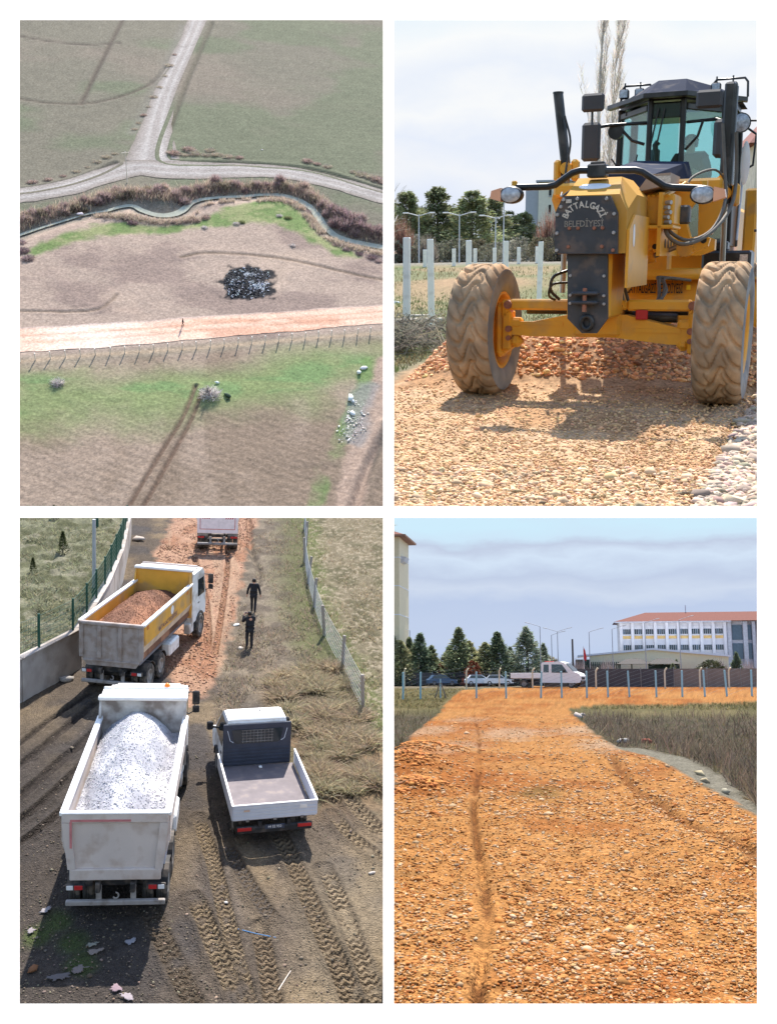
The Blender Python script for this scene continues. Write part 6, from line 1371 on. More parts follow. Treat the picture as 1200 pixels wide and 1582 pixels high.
def roadwork():
    PL = ROADWORK; rg = np.random.default_rng(31); K = 2.2; c = lambda *a: lin(*a, K)
    nv, nu = 430, 360
    yy = 1 / np.linspace(1 / 5.7, 1 / 117., nv); u = np.linspace(-1.25, 1.3, nu)
    Y = np.repeat(yy[:, None], nu, 1); X = u[None] * (.182 * Y + .25); one = np.ones(X.shape)[..., None]
    n1 = fbm(X * .8, Y * .8, 4, 1); n2 = fbm(X * 3, Y * 3, 4, 2); n3 = fbm(X * 12, Y * 9, 3, 3)
    edgeL = [(-1.72, 10.09), (-1.65, 10.96), (-1.41, 11.87), (-1.29, 12.91), (-1.16, 15.41)]
    edgeR = [(0.71, 6.29), (0.87, 7.01), (1.15, 8.29), (1.54, 10.0), (2.11, 12.53), (2.61, 14.74)]
    def rel(x, y):
        far = 1.2 * sst(25, 75, y)
        road = sst(-2.6, -2.0, x + .0 * y) * 1.0
        low = -.06 * (1 - road)
        wr = .62 * np.exp(-((y - 13.35 - .12 * x) / .75) ** 2) * sst(-2.2, -1.2, x) * (.75 + .5 * fbm(x * 1.5, y * 1.5, 3, 8))
        bank = .16 * sst(0, .5, x - (1.0 + .32 * (y - 6.3) * .8 - .05)) * sst(16, 12, y)
        return far + low * sst(20, 12, y) + wr + bank + .05 * (fbm(x * .8, y * .8, 4, 1) - .5) + .04 * (fbm(x * 3, y * 3, 4, 2) - .5)
    dm = np.exp(-(((X - .0) * 1 + 3.9) / 2.2) ** 2 - ((Y - 44) / 5) ** 2)
    H = rel(X, Y) + .016 * (n3 - .5) + .25 * dm
    dR, aR, sR = dline(X, Y, edgeR); right = sR if sR[0, -1] > 0 else -sR
    H = H - .05 * np.exp(-(dR / .05) ** 2) * (Y < 13)
    for q in (-.35, -.62): 
        d, _, _ = dline(X, Y, [(x + q, y) for x, y in edgeR]); H = H - .022 * np.exp(-(d / .05) ** 2) * (Y < 12)
    grav = mixc(c(240, 200, 156) * one, c(222, 172, 124) * one, sst(.4, .62, n1))
    grav = mixc(grav, c(232, 196, 158) * one, sst(.55, .7, n2) * .5)
    grav = mixc(grav, c(226, 204, 180) * one, sst(-.05, .2, right) * .7)
    grass = mixc(c(142, 146, 104) * one, c(176, 156, 118) * one, sst(.42, .62, fbm(X * .25, Y * .12, 4, 11)))
    grass = mixc(grass, c(116, 134, 84) * one, sst(.5, .66, fbm(X * .3 + 7, Y * .16, 4, 13)) * .8)
    grass = mixc(grass, c(150, 140, 118) * one, sst(18, 13, Y) * .8)
    grass = mixc(grass, c(196, 164, 126) * one, np.clip(dm * 1.5, 0, 1))
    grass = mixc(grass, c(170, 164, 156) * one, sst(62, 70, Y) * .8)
    isroad = sst(-2.55, -2.15, X + .25 * (n2 - .5) - .055 * (Y - 11)) * sst(17.5, 15.5, Y + 1.5 * (n1 - .5))
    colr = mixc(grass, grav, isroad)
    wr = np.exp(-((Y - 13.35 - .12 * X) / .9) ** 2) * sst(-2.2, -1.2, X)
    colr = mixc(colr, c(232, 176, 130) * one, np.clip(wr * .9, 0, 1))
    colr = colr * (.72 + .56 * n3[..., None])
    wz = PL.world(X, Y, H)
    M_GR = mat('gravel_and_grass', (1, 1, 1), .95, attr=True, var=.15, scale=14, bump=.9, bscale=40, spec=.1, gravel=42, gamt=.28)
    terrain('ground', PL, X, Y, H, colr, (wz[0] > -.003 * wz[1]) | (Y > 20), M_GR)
    # ---- gravel stones
    def stones(n, xr, yr, keep, size, col, name, label, amt=.22):
        y = 1 / rg.uniform(1 / yr[1], 1 / yr[0], n); x = rg.uniform(*xr, n) * (.182 * y + .12); k = keep(x, y); x, y = x[k], y[k]; m = len(x)
        z = rel(x, y) + .003; s = size(x, y, m); w = PL.world(x, y, z); k = w[0] > .0005 * w[1]; x, y, z, s = x[k], y[k], z[k], s[k]
        o = mesh_ob(name, stones_mesh(name, np.stack([x, y, z], 1), s, jitter(col, len(x), rg, amt, .05), rg), M_ATTR, None, PL); tag(o, label, None, None, 'stuff')
    rX = lambda x, y: x > -2.35 + .055 * (y - 11)
    sz = lambda a, b: (lambda x, y, m: rg.uniform(a, b, m) * (1 + 1.1 * (rg.uniform(size=m) > .97)) * (y / 9) ** .25)
    stones(19000, (-1, 1.05), (5.9, 12.2), rX, sz(.006, .017), c(240, 192, 142) * 1.5, 'gravel', 'fine tan gravel on the road before the grader')
    stones(2600, (-1, .7), (5.9, 7.6), rX, sz(.012, .03), c(246, 210, 168) * 1.45, 'gravel', 'coarser pale gravel at the bottom of the grader view')
    edge_x = lambda y: np.interp(y, [p[1] for p in edgeR], [p[0] for p in edgeR])
    stones(5200, (.3, 1.15), (5.9, 13), lambda x, y: x > edge_x(y) + .03, sz(.016, .055), c(240, 214, 188) * 1.2, 'gravel', 'pale stones heaped along the right edge of the road')
    stones(7500, (-1, 1.1), (12.4, 15.5), lambda x, y: x > -2.0, sz(.012, .034), c(226, 168, 122) * 2.3, 'gravel', 'reddish gravel ridge pushed up under the grader', .28)
    # ---- grass blades in the field
    n = 26000; y = 1 / rg.uniform(1 / 60., 1 / 12.5, n); x = rg.uniform(-1.1, 1.1, n) * (.182 * y + .2); k = (x < -2.5 + .055 * (y - 11)) | (y > 17.5); x, y = x[k], y[k]; m = len(x)
    A = np.stack([x, y, rel(x, y)], 1); B = A + np.stack([rg.normal(0, .04, m), rg.normal(0, .04, m), rg.uniform(.03, .12, m) * (y / 20) ** .4], 1)
    gcol = np.where((fbm(x * .3, y * .16, 3, 13) > .5)[:, None], jitter(c(128, 142, 92), m, rg, .25, .06), jitter(c(168, 156, 118), m, rg, .25, .06))
    o = mesh_ob('grass', strips_mesh('grass', A, B, .008 * (y / 15) ** .7, gcol, None, rg), M_TWIG, None, PL); tag(o, 'short patchy grass in the field behind the grader', None, None, 'stuff')
    # ---- tangled wire heap by the left wheel, and the scraped earth before it
    n = 900; A = np.stack([rg.normal(-2.95, .55, n), rg.normal(17.6, .8, n), rg.uniform(0, .45, n)], 1); dv = np.stack([rg.normal(0, .45, n), rg.normal(0, .3, n), rg.normal(0, .10, n)], 1); B = A + dv; A[:, 2] = np.clip(A[:, 2] * np.exp(-((A[:, 0] + 2.7) / 1.0) ** 2), .0, None); B[:, 2] = np.clip(B[:, 2], .01, .6)
    t = mesh_ob('wire_heap', strips_mesh('wire_heap', A, B, .011, jitter(lin(128, 124, 112, 1.2), n, rg, .35), np.stack([0 * dv[:, 0], 0 * dv[:, 0], rg.uniform(0, .25, n)], 1), rg), M_TWIG, None, None)
    put(t, PL, (0, 0, 0)); tag(t, 'grey tangle of wire and twigs heaped left of the grader wheel', 'wire heap')
    # ---- concrete posts
    M_POSTW = mat('white_concrete', lin(240, 238, 230), .85, var=.06, scale=3, bump=.1, dirt=lin(176, 170, 160), dirt_amt=.2)
    front = [(-3.25, 20.56)] + [(-3.02, 22.6), (-2.45, 25.0), (-1.75, 27.6), (-.98, 30.2), (-.1, 33)]
    for i, (x, y) in enumerate(front):
        z = float(rel(np.array([x]), np.array([y]))[0]); o = MB().box((0, 0, .93), (.13, .12, 1.95), None, .012).build('fence_post', M_POSTW); put(o, PL, (x, y, z), rg.normal(0, .1), 1, (rg.normal(0, .01), rg.normal(0, .012)))
        tag(o, 'tall white concrete post in the front row, %s from the left' % nth(i), 'fence post', 'front row of white concrete posts')
    for i, px in enumerate((613, 664, 708, 740, 769, 805, 832)):
        Y0 = 62 + i; x, _ = [(px - 888) / 1600 * Y0 * 1.0, 0]; z = float(rel(np.array([x]), np.array([Y0]))[0]); o = MB().box((0, 0, .5), (.22, .2, 1.12), None, .02).build('fence_post', M_POSTW); put(o, PL, (x, Y0, z - .05), 0)
        tag(o, 'short white post far across the field, %s from the left' % nth(i), 'fence post', 'far row of white posts')
    # slabs and scraps lying about
    M_SLAB = mat('pale_concrete_slab', lin(196, 186, 168), .9, var=.12, bump=.15)
    for p, d, rz, lb in zip([(-3.59, 25.51), (-4.0, 27.52), (-5.51, 35.48), (-3.79, 24.01)], ((1.0, .22, .14), (.85, .2, .12), (1.6, .16, .12), (.5, .5, .2)), (.1, .16, .05, .4), ('pale concrete post lying on the grass beside the wire heap, nearer one', 'pale concrete post lying just behind the nearer lying post', 'long pale post lying farther out in the grass', 'broken concrete lump at the foot of the leftmost post')):
        o = MB().box((0, 0, d[2] / 2), d, None, .02).build('concrete_slab', M_SLAB); put(o, PL, (p[0], p[1], -.05), rz); tag(o, lb, 'concrete slab')
    o = mesh_ob('white_scrap', stones_mesh('white_scrap', np.zeros((1, 3)), [1.], jitter(lin(240, 240, 238, 1.2), 1, rg, .02), rg), M_ATTR); p = [(-5.69, 45.84)][0]; put(o, PL, (p[0], min(p[1], 34), .1), 0, (.22, .15, .12)); tag(o, 'small white scrap lying in the grass left of the tyre', 'scrap')
    # ---- trees and shrubs
    pine_shape = lambda a: np.clip(1.12 - .95 * a ** 1.3, .08, 1) * (.8 + .2 * np.sin(a * 23))
    dark = lin(116, 120, 88, .66)
    g = lambda Y0, px: (px - 888) / 1600 * Y0
    specs = [(636, 86, 5.3, 2.0, 0), (683, 88, 5.6, 2.1, 1), (735, 86, 5.2, 2.2, 2), (768, 90, 4.9, 1.7, 1), (612, 90, 4.6, 1.6, 2), (812, 96, 4.0, 1.6, 0), (655, 93, 4.4, 1.8, 2), (712, 94, 4.3, 1.9, 1), (790, 95, 4.0, 1.5, 2)]
    protos = [needle_tree(400 + i, 5.4, 2.0, 5200, dark * f, pine_shape, .1, .034) for i, f in enumerate((1.0, .85, 1.1))]
    tm = [p[1].build('trunk', mat('pine_bark', lin(110, 95, 82), .9)) for p in protos]
    for o in tm: COL.objects.unlink(o)
    def tree(px, Y0, h, w, k, label, group, cat='tree'):
        x = g(Y0, px); z = float(rel(np.array([x]), np.array([Y0]))[0])
        t = thing('pine_tree', PL, (x, Y0, z), rg.uniform(0, 6), label, cat, group, (w / 1.45, w / 1.45, h / 5.2))
        mesh_ob('crown', protos[k][0], M_LEAF, t); q = tm[k].copy(); q.name = 'trunk'; COL.objects.link(q); q.parent = t
    for i, (px, Y0, h, w, k) in enumerate(sorted(specs)):
        tree(px, Y0, h, w, k, 'dark olive pine beyond the field, %s from the left' % nth(i), 'pines beyond the field')
    shr = [needle_tree(420 + i, 2.6, 1.6, 3200, lin(*cc, .95), lambda a: np.sqrt(np.clip(1 - (a * 1.0 - .1) ** 2, .05, 1)), .02, .05) for i, cc in enumerate(((134, 134, 116), (118, 112, 90), (150, 148, 134)))]
    pxs = [608, 626, 644, 662, 679, 695, 712, 728, 744, 760, 775, 790, 806, 822, 838, 852, 868]
    for i, px in enumerate(pxs):
        Y0 = rg.uniform(76, 82); x = g(Y0, px); z = float(rel(np.array([x]), np.array([Y0]))[0]); s = rg.uniform(.5, .82)
        t = thing('shrub', PL, (x, Y0, z), rg.uniform(0, 6), 'grey olive shrub below the pines, %s from the left' % nth(i), 'shrub', 'shrubs below the pines', s)
        mesh_ob('crown', shr[rg.integers(0, 3)][0], M_LEAF, t); shr[0][1].build('trunk', M_CHASSIS, t)
    red = twig_bush(140, 900, 1.6, 4.6, .03, lin(150, 118, 104, 1.2)); grey = twig_bush(141, 900, 1.7, 4.0, .03, lin(150, 142, 132, 1.2))
    for px, Y0, me, s, lb in ((628, 78, red, .85, 'reddish leafless bush before the left pine'), (850, 80, red, .95, 'brown leafless tree before the pale apartment block'), (864, 79, grey, .8, 'grey leafless tree hard against the grader front plate'), (668, 77, grey, .6, 'grey leafless bush between the two left pines')):
        x = g(Y0, px); o = mesh_ob('bare_bush', me, M_TWIG); put(o, PL, (x, Y0, float(rel(np.array([x]), np.array([Y0]))[0])), 0, s); tag(o, lb, 'bush', 'leafless bushes beyond the field')
    # tall poplar behind the grader
    M_PALEBARK = mat('pale_bark_poplar', lin(204, 196, 184), .9, var=.15)
    mbp = MB(); rd = random.Random(9); twA = []; twB = []
    def stem(p, d, l, r, lev):
        pts = [p]; rs = [r]; k = 6
        for i in range(k):
            d = (d + Vector((rd.gauss(0, .035), rd.gauss(0, .035), .06))).normalized(); p = p + d * l / k; pts.append(p); rs.append(r * (1 - .85 * (i + 1) / k))
            if lev < 2:
                for _ in range(3 if lev == 0 else 2):
                    az = rd.uniform(0, 6.28); sp = rd.uniform(.10, .24)
                    stem(p, (d + Vector((math.cos(az) * sp, math.sin(az) * sp, .15))).normalized(), l * rd.uniform(.18, .34), rs[-1] * .45, lev + 1)
            else:
                for _ in range(2):
                    az = rd.uniform(0, 6.28); q = p + Vector((math.cos(az) * .25, math.sin(az) * .25, rd.uniform(.3, .7))); twA.append(p); twB.append(q)
        mbp.tube(pts, rs, 6 if lev == 0 else 3, False)
    stem(Vector((0, 0, 0)), Vector((-.012, 0, 1)).normalized(), 16.5, .15, 0); stem(Vector((.1, 0, .5)), Vector((.01, 0, 1)).normalized(), 12, .08, 0)
    t = thing('poplar_tree', PL, (g(62, 925), 62, .8), 0, 'tall leafless poplar rising behind the grader cab mirrors', 'tree')
    mbp.build('trunk', M_PALEBARK, t); A = np.array(twA); B = np.array(twB)
    mesh_ob('crown', strips_mesh('crown', A, B, .012, jitter(lin(206, 198, 186), len(A), rg, .2), None, rg), M_TWIG, t)
    # bare branches at the left edge
    mb, _ = limb_tree(12, 6.5, .16, 3, (.9, .7, .6, .5), (9, 5, 3, 0), 0, (.12, 0)); t = thing('bare_tree', PL, (g(66, 603), 66, .9), 0, 'leafless tree reaching in at the left edge of the grader view', 'tree'); mb.build('trunk', M_PALEBARK, t)
    # ---- street lamps
    M_LMP = mat('lamp_steel', lin(190, 194, 200), .5)
    for i, (px, Y0, h, two) in enumerate(((655, 74, 3.3, True), (716, 72, 3.2, True), (770, 73, 3.0, True), (782, 70, 3.8, False))):
        x = g(Y0, px); t = thing('street_lamp', PL, (x, Y0, float(rel(np.array([x]), np.array([Y0]))[0])), .1, ('double armed street lamp before the trees, %s from the left' % nth(i)) if two else 'plain pale pole to the right of the double armed lamps', 'street lamp', 'street lamps before the trees')
        MB().cyl((0, 0, 0), (0, 0, h), .05, .035, 8).build('pole', M_LMP, t)
        for sg in (-1, 1) if two else ():
            a = MB().tube([(0, 0, h - .12), (sg * .5, 0, h + .02), (sg * .75, 0, h + .08)], .03, 6).build('arm', M_LMP, t); MB().box((sg * .92, 0, h + .09), (.42, .16, .09), None, .03).build('lamp_head', M_RIM_WHITE, a)
    # ---- apartment block behind
    M_APT = mat('pale_yellow_render', lin(226, 222, 200), .85, var=.05); M_APG = mat('grey_render', lin(176, 180, 184), .85, var=.05)
    Y0 = 104; x0, x1 = g(Y0, 832), g(Y0, 915); z0 = 1.1; z1 = 1.5 + (400 - 293) / 1600 * Y0
    t = thing('apartment_block', PL, (0, 0, 0), 0, 'pale yellow apartment block seen behind the grader light bar', 'building')
    MB().box(((x0 + x1) / 2, Y0 + 2, (z0 + z1) / 2), (x1 - x0, 4, z1 - z0)).build('wall', M_APT, t)
    MB().box((x0 - .62, Y0 + 2.1, (z0 + z1) / 2 - .2), (1.2, 3.6, z1 - z0 - .4)).build('side_wall', M_APG, t)
    MB().box(((x0 + x1) / 2, Y0 + 2, z1 + .08), (x1 - x0 + .5, 4.5, .16)).build('roof', M_APG, t)
    for r in range(4):
        for k in range(3):
            xx = x0 + (1.1, 2.6, 3.9)[k]; zz = z1 - .9 - r * 1.55; f = MB().box((xx, Y0 - .02, zz), (.5 if k else .22, .06, .7)).build('window', M_WIN, t); MB().box((xx, Y0 - .05, zz - .42), (.6 if k else .3, .1, .08)).build('sill', M_APG, f)
    Y0 = 48; x0 = g(Y0, 1134); t = thing('house', PL, (0, 0, 0), 0, 'cream house with red roof glimpsed at the right edge behind the cab', 'house'); zt = 1.5 + (400 - 248) / 1600 * Y0; xe = x0 + 3
    MB().box(((x0 + xe) / 2, Y0 + 3, (.4 + zt) / 2), (xe - x0, 6, zt - .4)).build('wall', mat('cream_wall', lin(228, 214, 190), .85), t)
    MB().loft([(x0 - .35, Y0 - .4, zt), (xe + .3, Y0 - .4, zt), (xe + .3, Y0 + 6.4, zt), (x0 - .35, Y0 + 6.4, zt)], [(x0 + .9, Y0 + 2, zt + 1.5), (xe, Y0 + 2, zt + 1.5), (xe, Y0 + 4, zt + 1.5), (x0 + .9, Y0 + 4, zt + 1.5)]).build('roof', mat('red_tiles', lin(168, 76, 62, 2.4), .85, var=.15, scale=5), t)
    for k in range(3): MB().box((x0 + .5, Y0 - .02, zt - .9 - 1.5 * k), (.5, .06, .9)).build('window', M_WIN, t)
    # ---- machine and driver
    grader()
    ca, sa = math.cos(-0.22689), math.sin(-0.22689); gx, gy = (0.28, 11.56)
    dx, dy = .26, 4.55
    person(PL, (gx + ca * dx - sa * dy, gy + sa * dx + ca * dy, 1.42), -0.22689 + PI, 'person in dark clothes driving the grader, seen through the cab glass', dict(hpl=(-.11, .05, .93), hpr=(.11, .05, .93), knl=(-.13, .42, .98), knr=(.13, .42, .98), anl=(-.13, .5, .56), anr=(.13, .5, .56), tol=(-.13, .68, .52), tor=(.13, .68, .52), ell=(-.27, .14, 1.14), elr=(.27, .14, 1.14), wrl=(-.17, .40, 1.18), wrr=(.17, .40, 1.18)))
roadwork()


# ================================================================== NEWROAD: fresh orange road towards the school
def newroad():
    PL = NEWROAD; rg = np.random.default_rng(41); K = 2.7; c = lambda *a: lin(*a, K)
    nv, nu = 440, 360
    yy = 1 / np.linspace(1 / 4.9, 1 / 124., nv); u = np.linspace(-1.3, 1.3, nu)
    Y = np.repeat(yy[:, None], nu, 1); X = u[None] * (.182 * Y + .3); one = np.ones(X.shape)[..., None]
    n1 = fbm(X * .7, Y * .6, 4, 1); n2 = fbm(X * 2.6, Y * 2.2, 4, 2); n3 = fbm(X * 11, Y * 8, 3, 3); nf = fbm(X * .25, Y * .08, 4, 5)
    road = [(-1.04, 5.18), (-2.72, 14.71), (-3.72, 22.11), (-5.3, 35.28), (-7.78, 64.72), (-8.74, 82.96), (-4.68, 91.09), (0.89, 100.85), (7.11, 104.94), (13.71, 109.29), (23.32, 114.15), (14.36, 70.48), (9.12, 66.86), (4.37, 64.87), (1.31, 64.48), (-0.28, 60.42), (0.45, 40.97), (1.1, 27.77), (1.7, 24.78), (2.16, 18.62), (2.36, 14.33), (2.42, 10.64), (1.06, 5.54)]
    rutL = [(-0.56, 5.63), (-0.61, 6.55), (-0.65, 7.47), (-0.73, 8.7), (-0.92, 10.42), (-1.16, 12.5), (-1.48, 15.69), (-2.02, 22.72), (-3.27, 36.45), (-5.42, 57.42)]
    rutR = [(0.65, 27.21), (0.77, 23.17), (0.94, 18.75), (1.15, 16.45), (1.38, 14.17), (1.56, 12.46), (1.7, 10.86), (1.82, 9.64)]
    slab = [(0.84, 29.87), (1.7, 29.72), (2.62, 26.15), (2.77, 21.88), (2.65, 18.28), (2.53, 15.72), (2.51, 13.87), (2.29, 13.08), (2.32, 14.32), (2.12, 18.51), (1.67, 24.39), (1.13, 27.29)]
    dr0 = dpoly(X, Y, road)
    def ground_h(x, y): return np.interp(y, [0, 56, 71, 85, 100, 130], [0, 0, .47, 1.0, 1.25, 1.4])
    def rel(x, y):
        d = dpoly(x, y, road)
        h = ground_h(x, y) - .10 * sst(0, .3, d) - .36 * sst(1.0, 3.2, d) * sst(60, 40, y) * sst(-9, -3, -np.abs(x) * .0)
        for (hx, hy, hr, hh) in mounds: h = h + hh * np.exp(-((x - hx) ** 2 + ((y - hy) * .75) ** 2) / hr ** 2)
        return h + .09 * (fbm(x * .7, y * .6, 4, 1) - .5) + .06 * (fbm(x * 2.6, y * 2.2, 4, 2) - .5)
    mounds = [(p[0], p[1], r, h) for p, r, h in zip([(-3.26, 20.62), (-3.74, 26.53), (0.16, 23.07), (-2.61, 17.32), (1.63, 11.6)], (.9, .9, 1.5, .5, .9), (.38, .22, .18, .2, .16))]
    H = rel(X, Y) + .022 * (n3 - .5)
    dl, al, _ = dline(X, Y, smooth_line(rutL, 4)); drr, ar, _ = dline(X, Y, smooth_line(rutR, 4))
    wob = .06 * (fbm(al * 2.5, al * 0, 3, 71) - .3)
    H = H - np.clip(.03 + 2.2 * wob, 0, .09) * np.exp(-((dl + .03 * (n3 - .5)) / .04) ** 2) - (.05 + .08 * fbm(ar * 2, ar * 0, 3, 72)) * np.exp(-(drr / .10) ** 2)
    org = mixc(c(226, 160, 92) * one, c(207, 132, 68) * one, sst(.4, .62, nf + .25 * (n1 - .5)))
    org = mixc(org, c(194, 117, 58) * one, sst(.54, .68, n1) * .6)
    org = mixc(org, c(232, 172, 108) * one, sst(.56, .7, n2) * .45)
    for p, r, a in zip([(-5.12, 37.1), (-2.05, 35.34), (0.41, 37.92), (1.02, 29.9), (-3.33, 27.85), (-4.69, 46.61)], (1.5, 1.7, 1.6, 1.4, 1.3, 1.2), (.6, .65, .75, .75, .5, .5)):
        d = np.hypot((X - p[0]), (Y - p[1]) * .30) / r; org = mixc(org, c(228, 194, 158) * one, sst(1, .3, d + .9 * (n2 - .5)) * a)
    p = [(-0.55, 17.16)][0]; d = np.hypot((X - p[0]) / .52, (Y - p[1]) / 1.5); org = mixc(org, c(150, 122, 70) * one, sst(1, .3, d + .5 * (n2 - .5)) * .75)
    org = mixc(org, c(138, 84, 44) * one, np.exp(-((dl + .06 * (n3 - .5)) / .05) ** 2) * sst(.36, .5, fbm(al * 1.6, al * 0, 3, 77)) * .8)
    org = mixc(org, c(150, 96, 56) * one, np.exp(-((drr + .1 * (n3 - .5)) / .09) ** 2) * .7)
    grass = mixc(c(150, 138, 98) * one, c(128, 122, 84) * one, sst(.42, .6, fbm(X * .4, Y * .15, 4, 22)))
    brush = mixc(c(118, 106, 88) * one, c(98, 94, 70) * one, sst(.42, .6, n2))
    off = mixc(brush, grass, sst(52, 60, Y))
    off = mixc(off, c(172, 160, 140) * one, sst(88, 92, Y) * .8)
    off = mixc(off, c(170, 164, 146) * one, sst(.25, -.15, dpoly(X, Y, slab) + .3 * (n2 - .5)) * .9)
    colr = mixc(off, org, sst(.12, -.12, dr0 + .5 * (n2 - .5)))
    colr = colr * (.66 + .66 * n3[..., None])
    wz = PL.world(X, Y, H)
    M_OR = mat('orange_gravel_ground', (1, 1, 1), .95, attr=True, var=.2, scale=16, bump=1.0, bscale=45, spec=.08, gravel=38, gamt=.3)
    terrain('ground', PL, X, Y, H, colr, (wz[0] > -.003 * wz[1]) | (wz[1] > 85), M_OR)
    # ---- gravel
    def stones(n, yr, size, cols, name, label, keep=None, amt=.13):
        y = 1 / rg.uniform(1 / yr[1], 1 / yr[0], n); x = rg.uniform(-1, 1, n) * (.182 * y + .1); k = (dpoly(x, y, road) < -.04) & (dline(x, y, rutL)[0] > .05 + .1 * rg.uniform(size=n)) & (dline(x, y, rutR)[0] > .12 * rg.uniform(size=n))
        if keep: k &= keep(x, y)
        x, y = x[k], y[k]; z = rel(x, y) + .004; w = PL.world(x, y, z); k = w[0] > .0005 * w[1]; x, y, z = x[k], y[k], z[k]; m = len(x)
        s = rg.uniform(*size, m) * (1 + 1.3 * (rg.uniform(size=m) > .985)) * (y / 7) ** .3
        cc = np.asarray(cols)[rg.integers(0, len(cols), m)]
        cc = np.clip(cc * 1.35 * (1 + rg.normal(0, amt, (m, 1))) * (1 + rg.normal(0, .02, (m, 3))), .004, .9)
        o = mesh_ob(name, stones_mesh(name, np.stack([x, y, z], 1), s, cc, rg), M_ATTR, None, PL); tag(o, label, None, None, 'stuff')
    pal = [c(226, 160, 94), c(214, 142, 76), c(236, 184, 124), c(200, 122, 62), c(230, 194, 152)]
    dens = lambda x, y: fbm(x * 1.1, y * .8, 3, 81) > .40
    stones(24000, (5.0, 17), (.006, .016), pal, 'gravel', 'orange crushed gravel covering the near road')
    stones(3800, (5.0, 13), (.013, .026), pal[:3] + [c(236, 204, 166)], 'gravel', 'larger orange stones lying loose on the near road', dens)
    stones(7000, (14, 50), (.011, .026), [c(228, 170, 110), c(232, 196, 156), c(214, 140, 78)], 'gravel', 'gravel on the far part of the orange road')
    pts = []; 
    for mx, my, mr, mh in (mounds[0], mounds[1], mounds[3]):
        a = rg.normal(0, .55, (420, 2)) * mr; pts.append(np.c_[mx + a[:, 0], my + a[:, 1] * 1.3])
    pts = np.concatenate(pts); z = rel(pts[:, 0], pts[:, 1]) + .01; w = PL.world(pts[:, 0], pts[:, 1], z); k = w[0] > .001 * w[1]
    o = mesh_ob('earth_clods', stones_mesh('earth_clods', np.c_[pts, z][k], rg.uniform(.015, .06, k.sum()), jitter(c(232, 156, 90) * 1.4, k.sum(), rg, .25), rg), M_ATTR, None, PL); tag(o, 'orange earth clods on the mounds beside the road', None, None, 'stuff')
    # pale rubble at the corner of the road, loose rocks by the brush
    for p, s, cc, lb in zip([(0.21, 51.29), (0.43, 55.03), (1.41, 32.81), (2.12, 32.57), (2.39, 21.53), (2.32, 20.29), (2.43, 18.35)], (.3, .26, .2, .18, .13, .12, .12), ((226, 214, 200), (214, 206, 196), (236, 230, 220), (190, 110, 92), (212, 196, 160), (200, 184, 150), (190, 184, 160)),
        ('white broken stone at the inner corner of the road, nearer one', 'white broken stone at the inner corner of the road, farther one', 'white rounded stone at the foot of the brush', 'reddish brick fragment lying in the brush', 'pale stone by the grey strip, upper one', 'pale stone by the grey strip, lower one', 'grey stone at the lower end of the grey strip')):
        o = mesh_ob('rock', stones_mesh('rock', np.zeros((1, 3)), [1.], jitter(lin(*cc, 1.8), 1, rg, .02, .01), rg), M_ATTR); put(o, PL, (p[0], p[1], float(rel(np.array([p[0]]), np.array([p[1]]))[0]) + s * .2), rg.uniform(0, 6), (s * 1.1, s * .8, s * 1.15)); tag(o, lb, 'rock')
    # ---- dry brush on the right and weeds on the left
    def stalks(n, keep, h, w, base, label, yr, spread=.35, name='dry_brush', amt=.3):
        y = 1 / rg.uniform(1 / yr[1], 1 / yr[0], n); x = rg.uniform(-1.15, 1.15, n) * (.182 * y + .2); k = keep(x, y); x, y = x[k], y[k]
        z = rel(x, y); wq = PL.world(x, y, z); k = (wq[0] > .001 * wq[1]) | (wq[1] > 110); x, y, z = x[k], y[k], z[k]; m = len(x)
        A = np.stack([x, y, z], 1); hh = h * rg.uniform(.25, 1, m) * (.25 + 1.5 * fbm(x * 1.3, y * .6, 4, 95) ** 1.2); B = A + np.stack([rg.normal(0, spread, m) * hh, rg.normal(0, spread, m) * hh, hh], 1)
        cc = jitter(base, m, rg, amt, .06) * (.62 + .8 * fbm(x * .8 + 4, y * .35, 3, 96))[:, None]
        o = mesh_ob(name, strips_mesh(name, A, B, w * (y / 20) ** .6, cc, rg.normal(0, .06, (m, 3)), rg), M_TWIG, None, PL); tag(o, label, None, None, 'stuff')
    dslab = lambda x, y: dpoly(x, y, slab)
    stalks(30000, lambda x, y: (dpoly(x, y, road) > .15) & (x > 0) & (dslab(x, y) > .05), .62, .008, lin(132, 116, 100, 1.5), 'grey brown dry brush filling the ditch right of the road', (10.5, 57))
    stalks(9000, lambda x, y: (dpoly(x, y, road) > .1) & (x > 0) & (dslab(x, y) > .05), .26, .008, lin(140, 126, 92, 1.7), 'olive undergrowth beneath the dry brush', (10.5, 56), .6)
    stalks(8000, lambda x, y: (dpoly(x, y, road) > .1) & (x < 0), .5, .010, lin(122, 110, 86, 1.5), 'dry weeds on the verge left of the road', (15, 58))
    stalks(16000, lambda x, y: (y > 61) & (dpoly(x, y, road) > .3), .22, .012, lin(158, 146, 102, 1.7), 'yellow grass between the road end and the fences', (56, 86), .4, 'grass')
    # ---- front fence: pale blue posts
    M_BLUE = mat('pale_blue_post', lin(150, 190, 200, 1.1), .6, var=.08)
    M_WIRE = mat('fence_wire', lin(150, 155, 158), .5)
    pxs = [(630, 1081), (657, 1080), (743, 1080), (788, 1080), (840, 1079), (871, 1078), (908, 1077), (939, 1077), (970, 1076), (1009, 1075), (1046, 1075), (1078, 1074), (1109, 1073), (1144, 1073), (1178, 1072)]
    tf = thing('wire_fence', PL, (0, 0, 0), 0, 'thin wire mesh strung between the pale blue posts', 'fence'); wb = MB(); prev = None
